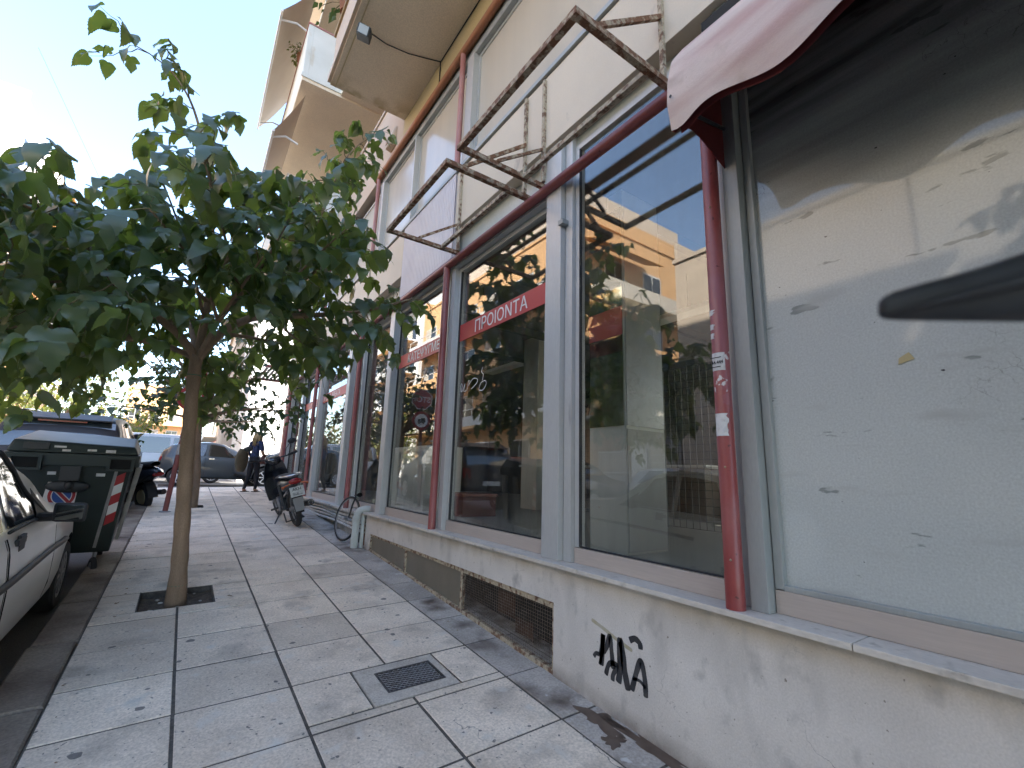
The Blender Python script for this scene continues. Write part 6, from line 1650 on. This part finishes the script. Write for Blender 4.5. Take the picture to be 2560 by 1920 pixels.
# sleeves that end cleanly
for s in (1, -1): MB().tube([(s*.14, .0, 1.325), (s*.185, .0, 1.22), (s*.205, .005, 1.12)], [.066, .062, .064], 12, cap=False).build('sleeve', m_navy, wm_, smooth=180, world=False)
def carried(name, label, cat, build):
    t = thing(name, label, cat, wm_.location, wm_.rotation_euler.z); build(t); return t
def mk_bag(t):
    rows = []
    for z, w_, d in ((.74, .20, .06), (.78, .22, .085), (.88, .21, .085), (.97, .17, .06), (1.0, .15, .03)):
        rows.append([(.20+d*math.cos(a), .22+w_*math.sin(a), z) for a in [2*math.pi*k/14 for k in range(15)]])
    MB().grid(rows).build('pouch', m_bag, t, smooth=180, world=False)
    MB().tube([(.19, .12, .98), (.17, .05, 1.2), (.13, .0, 1.365), (.10, .10, 1.2), (.20, .32, .98)], .011, 6).build('strap', m_bag, t, smooth=180, world=False)
carried('handbag', "brown leather handbag on the blonde woman's arm", 'handbag', mk_bag)
def mk_case(t):
    rows = []
    for u in range(11):
        a0 = u/10; z = .52+.62*a0; w_ = .21*math.sin(math.pi*(.08+.84*a0))**.6
        rows.append([(-.27+.07*math.cos(a), -.16+w_*math.sin(a), z) for a in [2*math.pi*k/16 for k in range(17)]])
    MB().grid(rows).build('shell', m_case, t, smooth=180, world=False)
    MB().box(-.345, -.338, -.20, -.12, .84, .93).build('badge', m_wvinyl, t, world=False)
    MB().tube([(-.27, -.16, 1.13), (-.22, -.1, 1.26), (-.14, -.02, 1.375), (-.10, .06, 1.25), (-.2, .02, .95)], .010, 6).build('strap', m_case, t, smooth=180, world=False)
carried('canvas_case', 'large oval olive canvas case slung behind the blonde woman', 'case', mk_case)

# ================================================================== blurred black object close to the lens
m_near = mat('matt_black_rubber', (0.016, 0.017, 0.022), .6, base2=(0.03, 0.033, 0.04), scale=20)
nb_ = thing('black_rod', 'out-of-focus black tapering rod poking in from the right edge before the whitewashed pane', 'rod', (.46, -.01, 1.68))
spine = [((0.30979, 0.08502, 1.64738), .0003), ((0.31023, 0.08447, 1.64863), .0047), ((0.31226, 0.08317, 1.64922), .0065), ((0.31696, 0.08018, 1.65055), .0082), ((0.33044, 0.07182, 1.6534), .0106), ((0.34721, 0.06142, 1.65683), .0132),
         ((0.36412, 0.05084, 1.66063), .0161), ((0.38543, 0.03736, 1.66593), .0203), ((0.41579, 0.01819, 1.67308), .0260), ((0.46011, -0.00989, 1.68347), .0345), ((0.55243, -0.06819, 1.70258), .0523)]
upv, dpv = Vector((-.136, -.144, .98)).normalized(), Vector((.557, .808, .194))
rows = []
for c, h in spine:
    c = Vector(c); rows.append([c+upv*h*math.cos(2*math.pi*i/14)+dpv*h*.55*math.sin(2*math.pi*i/14)*(1+.18*math.cos(4*math.pi*i/14)) for i in range(15)])
MB().grid(rows).build('sleeve', m_near, nb_, smooth=180)
MB().tube([(0.30956, 0.08242, 1.64339), (0.33536, 0.05602, 1.65355), (0.35721, 0.03412, 1.66141), (0.40478, -0.01042, 1.67946)], [.0012, .003, .004, .006], 8).build('fold', m_near, nb_, smooth=180)
# ================================================================== interior fittings
m_cage = mat('dark_wire', (0.02, 0.02, 0.021), .6)
def rack(loc, w_, h, label, axis='y', dx=.1, dz=.1):
    t = thing('wire_rack', label, 'rack', loc, group='dark wire racks inside the shop')
    mb = MB(); x, y, z = loc
    for k in range(int(w_/dx)+1): mb.box(x, x+.006, y+k*dx, y+k*dx+.006, z, z+h)
    for k in range(int(h/dz)+1): mb.box(x-.006, x, y, y+w_, z+k*dz, z+k*dz+.006)
    mb.build('grid', m_cage, t)
    fr = MB(); fr.box(x-.02, x+.02, y-.03, y, z-.02, z+h); fr.box(x-.02, x+.02, y+w_, y+w_+.03, z-.02, z+h); fr.build('frame', m_cage, t)
    return t
rack((6.2, 5.2, .92), 3.2, 1.25, 'low wire rack standing behind the ΠΡΟΙΟΝΤΑ window')
rack((5.6, 1.2, .92), 3.0, 2.2, 'tall wire rack behind the clad column')
rack((8.6, 8.4, 2.6), 3.2, .7, 'wire rack hung high at the back of the shop')
ct = thing('shop_counter', 'long empty pale counter on the shop floor behind the glass', 'counter', (7.4, 7.0, .9))
MB().box(7.0, 7.8, 4.5, 9.5, .90, 1.75).build('counter_body', m_iwall, ct); MB().box(6.9, 7.9, 4.4, 9.6, 1.752, 1.80).build('counter_top', m_clad, ct)
cr = thing('red_crate', 'dark red box on the shop floor by the ΚΑΤΕΨΥΓΜΕΝΑ window', 'box', (3.6, 6.4, .9)); MB().box(3.5, 4.1, 6.3, 6.9, .901, 1.2).build('crate', mat('dark_red_box', (0.13, 0.03, 0.025), .6), cr); MB().box(3.48, 4.12, 6.28, 6.92, 1.202, 1.24).build('lid', m_brown, cr)
fp = thing('white_fridge', 'pale tall cabinet standing inside behind the ΚΑΤΕΨΥΓΜΕΝΑ window', 'cabinet', (3.5, 6.2, .9)); MB().box(3.3, 4.0, 7.3, 9.6, .901, 2.0).build('cabinet_body', m_clad, fp); MB().box(3.285, 3.298, 7.4, 8.4, 1.0, 1.9).build('cabinet_door', m_frost, fp); MB().box(3.285, 3.298, 8.45, 9.5, 1.0, 1.9).build('cabinet_door', m_frost, fp)
sb_ = thing('meat_sign', 'tilted green board reading κρέατα εκλεκτά ελληνικής παραγωγής inside the shop', 'sign', (7.0, 8.0, 3.0))
MB().hexa([(6.6, 6.4, 2.55), (6.62, 6.4, 2.55), (6.62, 8.9, 2.35), (6.6, 8.9, 2.35)], [(6.8, 6.5, 3.45), (6.82, 6.5, 3.45), (6.82, 9.0, 3.25), (6.8, 9.0, 3.25)]).build('board', mat('grey_green_board', (0.15, 0.165, 0.12), .6), sb_)
for tx, z in (('κρέατα εκλεκτά', 3.02), ('ελληνικής παραγωγής', 2.70)):
    text_mesh(tx, .30, m_ink, 'board_lettering', sb_, (6.585+(z-2.45)*.21-.03, 8.75, z), (0, -1, .08), (.2, 0, 1), .001, bold=.003)
for k, (x, y) in enumerate(((3.4, 5.8), (5.4, 3.6), (5.4, 8.2))):
    lp = thing('ceiling_lamp', ['white batten lamp hung inside near the frozen-goods window', 'white batten lamp hung inside behind the clad column', 'white batten lamp hung deepest inside the shop'][k], 'lamp', (x, y, 3.9), group='batten lamps in the shop')
    MB().box(x-.12, x+.12, y-.6, y+.6, 3.80, 3.86).build('lamp_tray', m_wvinyl, lp)
    MB().tube([(x, y, 3.86), (x+.02, y, 4.1), (x, y, 4.255 if False else 4.39)], .006, 6).build('lamp_cord', m_cage, lp)

# ================================================================== houses
m_orangeh = mat('apricot_render', (0.66, 0.40, 0.20), .9, base2=(0.60, 0.37, 0.19), scale=1, fine=.04)
m_pinkh = mat('pale_peach_render', (0.56, 0.48, 0.40), .9, base2=(0.51, 0.44, 0.37), scale=1, fine=.04)
m_creamh = mat('cream_render', (0.58, 0.54, 0.47), .9, base2=(0.53, 0.495, 0.435), scale=1, fine=.04)
m_whiteh = mat('white_wall_render', (0.74, 0.75, 0.76), .85, base2=(0.69, 0.70, 0.71), scale=1, fine=.03)
m_greyh = mat('grey_render', (0.30, 0.30, 0.31), .9, base2=(0.25, 0.25, 0.26), scale=1, fine=.04)
m_win = mat('window_dark', (0.03, 0.035, 0.04), .08, spec=.8)
m_slats = mat('roller_shutter', (0.50, 0.46, 0.40), .7, base2=(0.42, 0.38, 0.33), scale=3)
m_rail = mat('white_rail', (0.62, 0.62, 0.60), .6)
def house(name, label, m, x0, x1, y0, y1, z0, z1, face='+x', fl=3.1, bays=3, balc=True, awn=None, ground=None, group='houses along the street', seed=1):
    """apartment house; face = the wall that carries windows and balconies"""
    rd = random.Random(seed)
    t = thing(name, label, 'building', ((x0+x1)/2, (y0+y1)/2, z0), group=group)
    MB().box(x0, x1, y0, y1, z0-.6, z1).build('wall', m, t)
    rf = MB(); rf.box(x0-.08, x1+.08, y0-.08, y1+.08, z1, z1+.16); rf.box(x0, x1, y0, y0+.15, z1+.16, z1+.9); rf.box(x0, x1, y1-.15, y1, z1+.16, z1+.9); rf.build('roof', m, t)
    n = int((z1-z0-.4)/fl)
    if face == '+x': xf, s, a0, a1 = x1, 1, y0, y1
    elif face == '-x': xf, s, a0, a1 = x0, -1, y0, y1
    else: xf, s, a0, a1 = y0, -1, x0, x1
    def bx(nm, mm, u0, u1, d0, d1, q0, q1, par):
        d0, d1 = sorted((xf+s*d0, xf+s*d1))
        b = MB().box(d0, d1, u0, u1, q0, q1) if face != '-y' else MB().box(u0, u1, d0, d1, q0, q1)
        return b.build(nm, mm, par)
    for f in range(n):
        zf_ = z0+.25+f*fl
        for b in range(bays):
            u = lerp(a0, a1, (b+.5)/bays); w_ = (a1-a0)/bays*.30
            tall = f > 0
            wd = bx('window', m_rail, u-w_, u+w_, .0, .05, zf_+(.12 if tall else .8), zf_+2.3, t)
            bx('pane', m_win, u-w_+.07, u-.03, .051, .058, zf_+(.2 if tall else .88), zf_+2.22, wd)
            if rd.random() < .5: bx('shutter', m_slats, u+.03, u+w_-.07, .051, .075, zf_+.2 if tall else zf_+.9, zf_+2.22, wd)
            else: bx('pane', m_win, u+.03, u+w_-.07, .051, .058, zf_+.2 if tall else zf_+.9, zf_+2.22, wd)
        if f > 0 and balc:
            bo = bx('balcony', m, a0+.3, a1-.3, .0, 1.25, zf_-.12, zf_+.05, t)
            bx('parapet', m_rail if f % 2 else m, a0+.3, a1-.3, 1.17, 1.25, zf_+.051, zf_+.62, bo)
            for q in range(6):
                uu = lerp(a0+.35, a1-.35, q/5); bx('rail_post', m_rail, uu-.02, uu+.02, 1.19, 1.23, zf_+.621, zf_+1.0, bo)
            bx('rail', m_rail, a0+.3, a1-.3, 1.18, 1.24, zf_+1.0, zf_+1.05, bo)
            if awn and rd.random() < .75:
                u0 = lerp(a0+.4, a1-.4, rd.choice((0, .35))); u1 = u0+(a1-a0)*.45
                d0, d1 = xf+s*.05, xf+s*1.45
                z_a, z_b = zf_+2.75, zf_+1.95
                pts = [(d0, u0, z_a), (d0, u1, z_a), (d1, u1, z_b), (d1, u0, z_b)]
                if face == '-y': pts = [(p[1], p[0], p[2]) for p in pts]
                MB().prism(pts, (0, 0, .02)).build('awning', awn, bo)
    return t
zg = zr(8)
m_awo = mat('orange_awning', (0.55, 0.27, 0.08), .9); m_awc = mat('cream_awning', (0.62, 0.54, 0.40), .9)
house('apartment_house', 'cream apartment house opposite the painted window, seen only in its glass', m_creamh, -20, -10.7, -14, 3.2, zr(-5)+.1, 10.2, bays=0, balc=False, seed=3)
house('apartment_house', 'peach apartment house with flat eave opposite, mirrored beside the near red pole', m_pinkh, -20, -10.7, 3.3, 10.8, zr(8)+.1, 10.3, bays=0, balc=False, seed=4)
ch = house('apartment_house', 'tall apricot apartment house beyond the court opposite, mirrored in the show windows', m_orangeh, -22, -9.75, 15.5, 34, zr(16)+.1, 14.4, bays=6, awn=m_awo, seed=5)
for f in range(1, 4):
    z_ = zr(16)+.35+f*3.1
    for x_ in (-12.2, -15.2, -18.4):
        wd = MB().box(x_-.75, x_+.75, 15.45, 15.499, z_+.2, z_+2.3).build('window', m_rail, ch)
        MB().box(x_-.68, x_-.04, 15.442, 15.449, z_+.28, z_+2.2).build('pane', m_win, wd); MB().box(x_+.04, x_+.68, 15.442, 15.449, z_+.28, z_+2.2).build('pane', m_win, wd)
    bo = MB().box(-20, -9.8, 14.5, 15.49, z_-.12, z_+.04).build('balcony', m_creamh, ch)
    MB().box(-20, -9.8, 14.5, 14.57, z_+.041, z_+.7).build('parapet', m_creamh if f % 2 else m_orangeh, bo)
    MB().prism([(-17.5+f, 15.4, z_+2.7), (-12.5+f, 15.4, z_+2.7), (-12.5+f, 14.1, z_+2.1), (-17.5+f, 14.1, z_+2.1)], (0, 0, .03)).build('awning', m_awo if f != 2 else m_awc, bo)
ph = MB(); ph.box(-20, -11, 17, 30, 15.3, 17.6); ph.build('penthouse', m_pinkh, ch)
house('apartment_house', 'tall white apartment house far down the other side of the street', m_whiteh, -26, -11.5, 39, 60, 1.0, 24.0, bays=6, awn=m_awo, seed=7)
house('apartment_house', 'apricot house closing the far end of the street', m_orangeh, -9, 1.0, 92, 100, 1.2, 13.0, face='-y', bays=4, awn=None, seed=8)
ah = thing('sun_block_house', 'tall unseen cream house added beyond the right picture edge to block the sun', 'building', (8, -14, 0), group='houses along the street')
MB().box(2.6, 12, -26, -6.2, -2.5, 19.5).build('wall', m_creamh, ah); MB().box(1.5, 12.1, -26.1, -6.15, 19.5, 19.7).build('roof', m_creamh, ah)  # unseen house, added to keep sun off the road and lower walls opposite
for f in range(5):
    wd = MB().box(2.55, 2.599, -12, -9.5, 2.5+3.1*f, 4.6+3.1*f).build('window', m_rail, ah); MB().box(2.54, 2.549, -11.9, -9.6, 2.6+3.1*f, 4.5+3.1*f).build('pane', m_win, wd)
# corner house across the side street with a blank white wall
wh = thing('white_corner_house', 'plain white-walled house on the corner beyond the side street', 'building', (6, 30, .85), group='houses along the street')
MB().box(2.05, 14, 26.0, 33, .2, 12.5).build('wall', m_whiteh, wh)
for x in (2.75, 3.6): MB().box(x, x+.025, 25.985, 25.999, .9, 9).build('wall_joint', m_frost, wh)
MB().box(1.95, 14.1, 25.9, 33.1, 12.5, 12.7).build('roof', m_whiteh, wh)
bh = thing('beige_house', 'beige house with ribbed corner just behind the white corner house', 'building', (3, 36, .9), group='houses along the street')
MB().box(1.55, 14, 33.2, 41, .2, 10.5).build('wall', m_pinkh, bh)
for k in range(5): MB().box(1.52-.001*k, 1.549, 33.4+k*.5, 33.6+k*.5, .9, 8).build('rib', m_creamh, bh)
MB().box(1.4, 14, 33.15, 41.1, 10.5, 10.7).build('roof', m_pinkh, bh)
house('apartment_house', 'orange-lit apartment house far down this side of the street', m_pinkh, 2.2, 12, 52, 75, 1.0, 12, face='-x', bays=6, awn=m_awc, seed=9)
# shop awning, red, far off
ra = thing('far_awning', 'small red shop awning far down the street', 'awning', (1.6, 44, 3.2)); MB().prism([(2.1, 43, 3.7), (2.1, 47, 3.7), (.9, 47, 3.1), (.9, 43, 3.1)], (0, 0, .04)).build('cloth', m_sred, ra); MB().tube([(.9, 43, 3.1), (.9, 47, 3.1)], .03, 6).build('rod', m_rail, ra)
fw = thing('fenced_wall', 'low grey wall closing the court opposite', 'wall', (-10.9, 15, zr(15)))
MB().box(-11.05, -10.8, 13.45, 15.45, zr(14)-.3, zr(14)+.95).build('wall', m_greyh, fw)
# railings in front of the court
rl = thing('railing', 'white vertical-bar railing on the low wall opposite', 'railing', (-10.92, 15, zr(15)+.85))
for k in range(20): MB().box(-10.94, -10.91, 13.5+k*.1, 13.535+k*.1, zr(14)+.95, zr(14)+2.05).build('bar', m_rail, rl)
for z in (1.05, 1.95): MB().box(-10.909, -10.88, 13.45, 15.45, zr(14)+z, zr(14)+z+.05).build('rail', m_rail, rl)
gd = thing('garage_front', 'grey one-storey garage shop with RE lettering opposite, mirrored in the glass', 'shopfront', (-12, 12, zr(12)))
MB().box(-16, -10.75, 10.9, 13.4, zr(12)-.3, zr(12)+3.2).build('wall', m_greyh, gd)
gdo = MB().box(-10.749, -10.70, 11.1, 12.3, zr(12), zr(12)+2.3).build('garage_door', m_slats, gd)
MB().box(-10.749, -10.70, 12.5, 13.3, zr(12), zr(12)+2.2).build('side_door', m_whiteh, gd)
for k in range(7): MB().box(-10.699, -10.692, 11.15, 12.25, zr(12)+.1+k*.3, zr(12)+.13+k*.3).build('door_rib', m_rail, gdo)
text_mesh('RE', .42, m_rail, 'shop_lettering', gd, (-10.74, 11.3, zr(12)+2.6), (0, 1, 0), (0, 0, 1), .01, bold=.004)
pb = thing('chimney_pipe', 'steel chimney pipe with dark cap on the roof opposite', 'chimney', (-11.4, 8.0, 10.4)); MB().tube([(-11.4, 8.0, 10.4), (-11.4, 8.0, 12.2)], .12, 12).build('pipe', m_chrome, pb); MB().tube([(-11.4, 8.0, 12.2), (-11.4, 8.0, 12.35)], .16, 12).build('cap', m_fblack, pb)

# ================================================================== further trees
def bushy(name, label, base, H, R0, z0, size, seed, m, n=22, gap=.30, tl=.9, lg=.16, group='trees along the street'):
    x, y, z = base
    t = thing(name, label, 'tree', base, group=group)
    MB().tube([(x, y, z-.2), (x+.1, y, z+z0*.6), (x, y, z+z0+.4)], [.16, .13, .10], 10).build('trunk', m_bark, t, smooth=180)
    tb, twg, lv = grow(radial_limbs((x, y, z+z0), R0, H-z0, n, seed, r=.06), tl, gap, lg, size, seed)
    for S2, rr in tb: MB().tube(S2, rr, 5).build('branch', m_bark, t, smooth=180)
    leaves_mesh(lv, SG, 'crown', m, t, random.Random(seed))
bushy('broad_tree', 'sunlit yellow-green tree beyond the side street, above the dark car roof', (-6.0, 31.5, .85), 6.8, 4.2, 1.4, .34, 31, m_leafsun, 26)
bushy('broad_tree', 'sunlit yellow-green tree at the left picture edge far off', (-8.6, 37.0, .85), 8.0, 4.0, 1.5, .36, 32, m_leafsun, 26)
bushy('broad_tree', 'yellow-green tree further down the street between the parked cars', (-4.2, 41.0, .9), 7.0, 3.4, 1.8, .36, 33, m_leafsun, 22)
bushy('olive_tree', 'loose olive tree in front of the apricot house, mirrored beside the red pole', (-9.2, 5.6, zr(5.6)), 6.0, 2.3, 2.0, .20, 34, m_olive, 22, .2, .7, .10)
bushy('olive_tree', 'loose olive tree in front of the cream house, mirrored in the painted pane', (-9.3, 2.2, zr(2.2)), 5.6, 2.2, 2.0, .20, 35, m_olive, 22, .2, .7, .10)
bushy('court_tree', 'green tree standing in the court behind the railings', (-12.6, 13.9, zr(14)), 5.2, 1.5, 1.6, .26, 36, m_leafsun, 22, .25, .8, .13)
# trailing plants on the balconies
def plant(name, label, base, r, n, seed, m, fall=.2, size=.10):
    t = thing(name, label, 'plant', base, group='potted plants on the balconies'); rd = random.Random(seed); random.seed(seed); mats = []; stems = MB()
    MB().lathe([(0, 0), (.11, 0), (.14, .2), (0, .2)], base, (0, 0, 1), 14).build('pot', mat('terracotta', (.30, .12, .06), .8), t)
    b = Vector(base)+Vector((0, 0, .2))
    for k in range(n):
        d = Vector((rd.gauss(0, 1), rd.gauss(0, 1), rd.uniform(.1, 1.3))).normalized()*r*rd.uniform(.4, 1)
        p = b+d+Vector((0, 0, -fall*rd.random())); stems.tube([b, b.lerp(p, .6)+Vector((0, 0, .05)), p], .006, 4)
        for q in range(5): mats.append(leaf_matrix(p+Vector((rd.gauss(0, .05), rd.gauss(0, .05), rd.gauss(0, .05))), d, size*rd.uniform(.6, 1.2), rd.uniform(.1, 1.2)))
    stems.build('stems', m_twig, t)
    leaves_mesh(mats, SG, 'leaves', m, t, rd)
plant('balcony_plant', 'bushy plant on the balcony wall under the highest awning', (1.09, 12.3, 12.545), .35, 40, 51, m_leafsun)
plant('balcony_plant', 'leafy plant leaning over the near balcony rail at the top edge', (1.08, 6.3, 8.385), .55, 26, 52, m_leaf2, .1, .12)
# overhead wires at the left
for k, (a, b, zz) in enumerate((((-9, 30, 22), (-3, 60, 16), 0), ((-10, 28, 18), (-3.5, 58, 13), 0))):
    wt = MB().tube([a, tuple((p+q)/2-(.5 if i == 2 else 0) for i, (p, q) in enumerate(zip(a, b))), b], .008, 5).build('overhead_wire', m_gask)
    tag(wt, ['upper overhead wire slanting across the sky at the left', 'lower overhead wire slanting across the sky at the left'][k], 'wire', 'overhead wires')
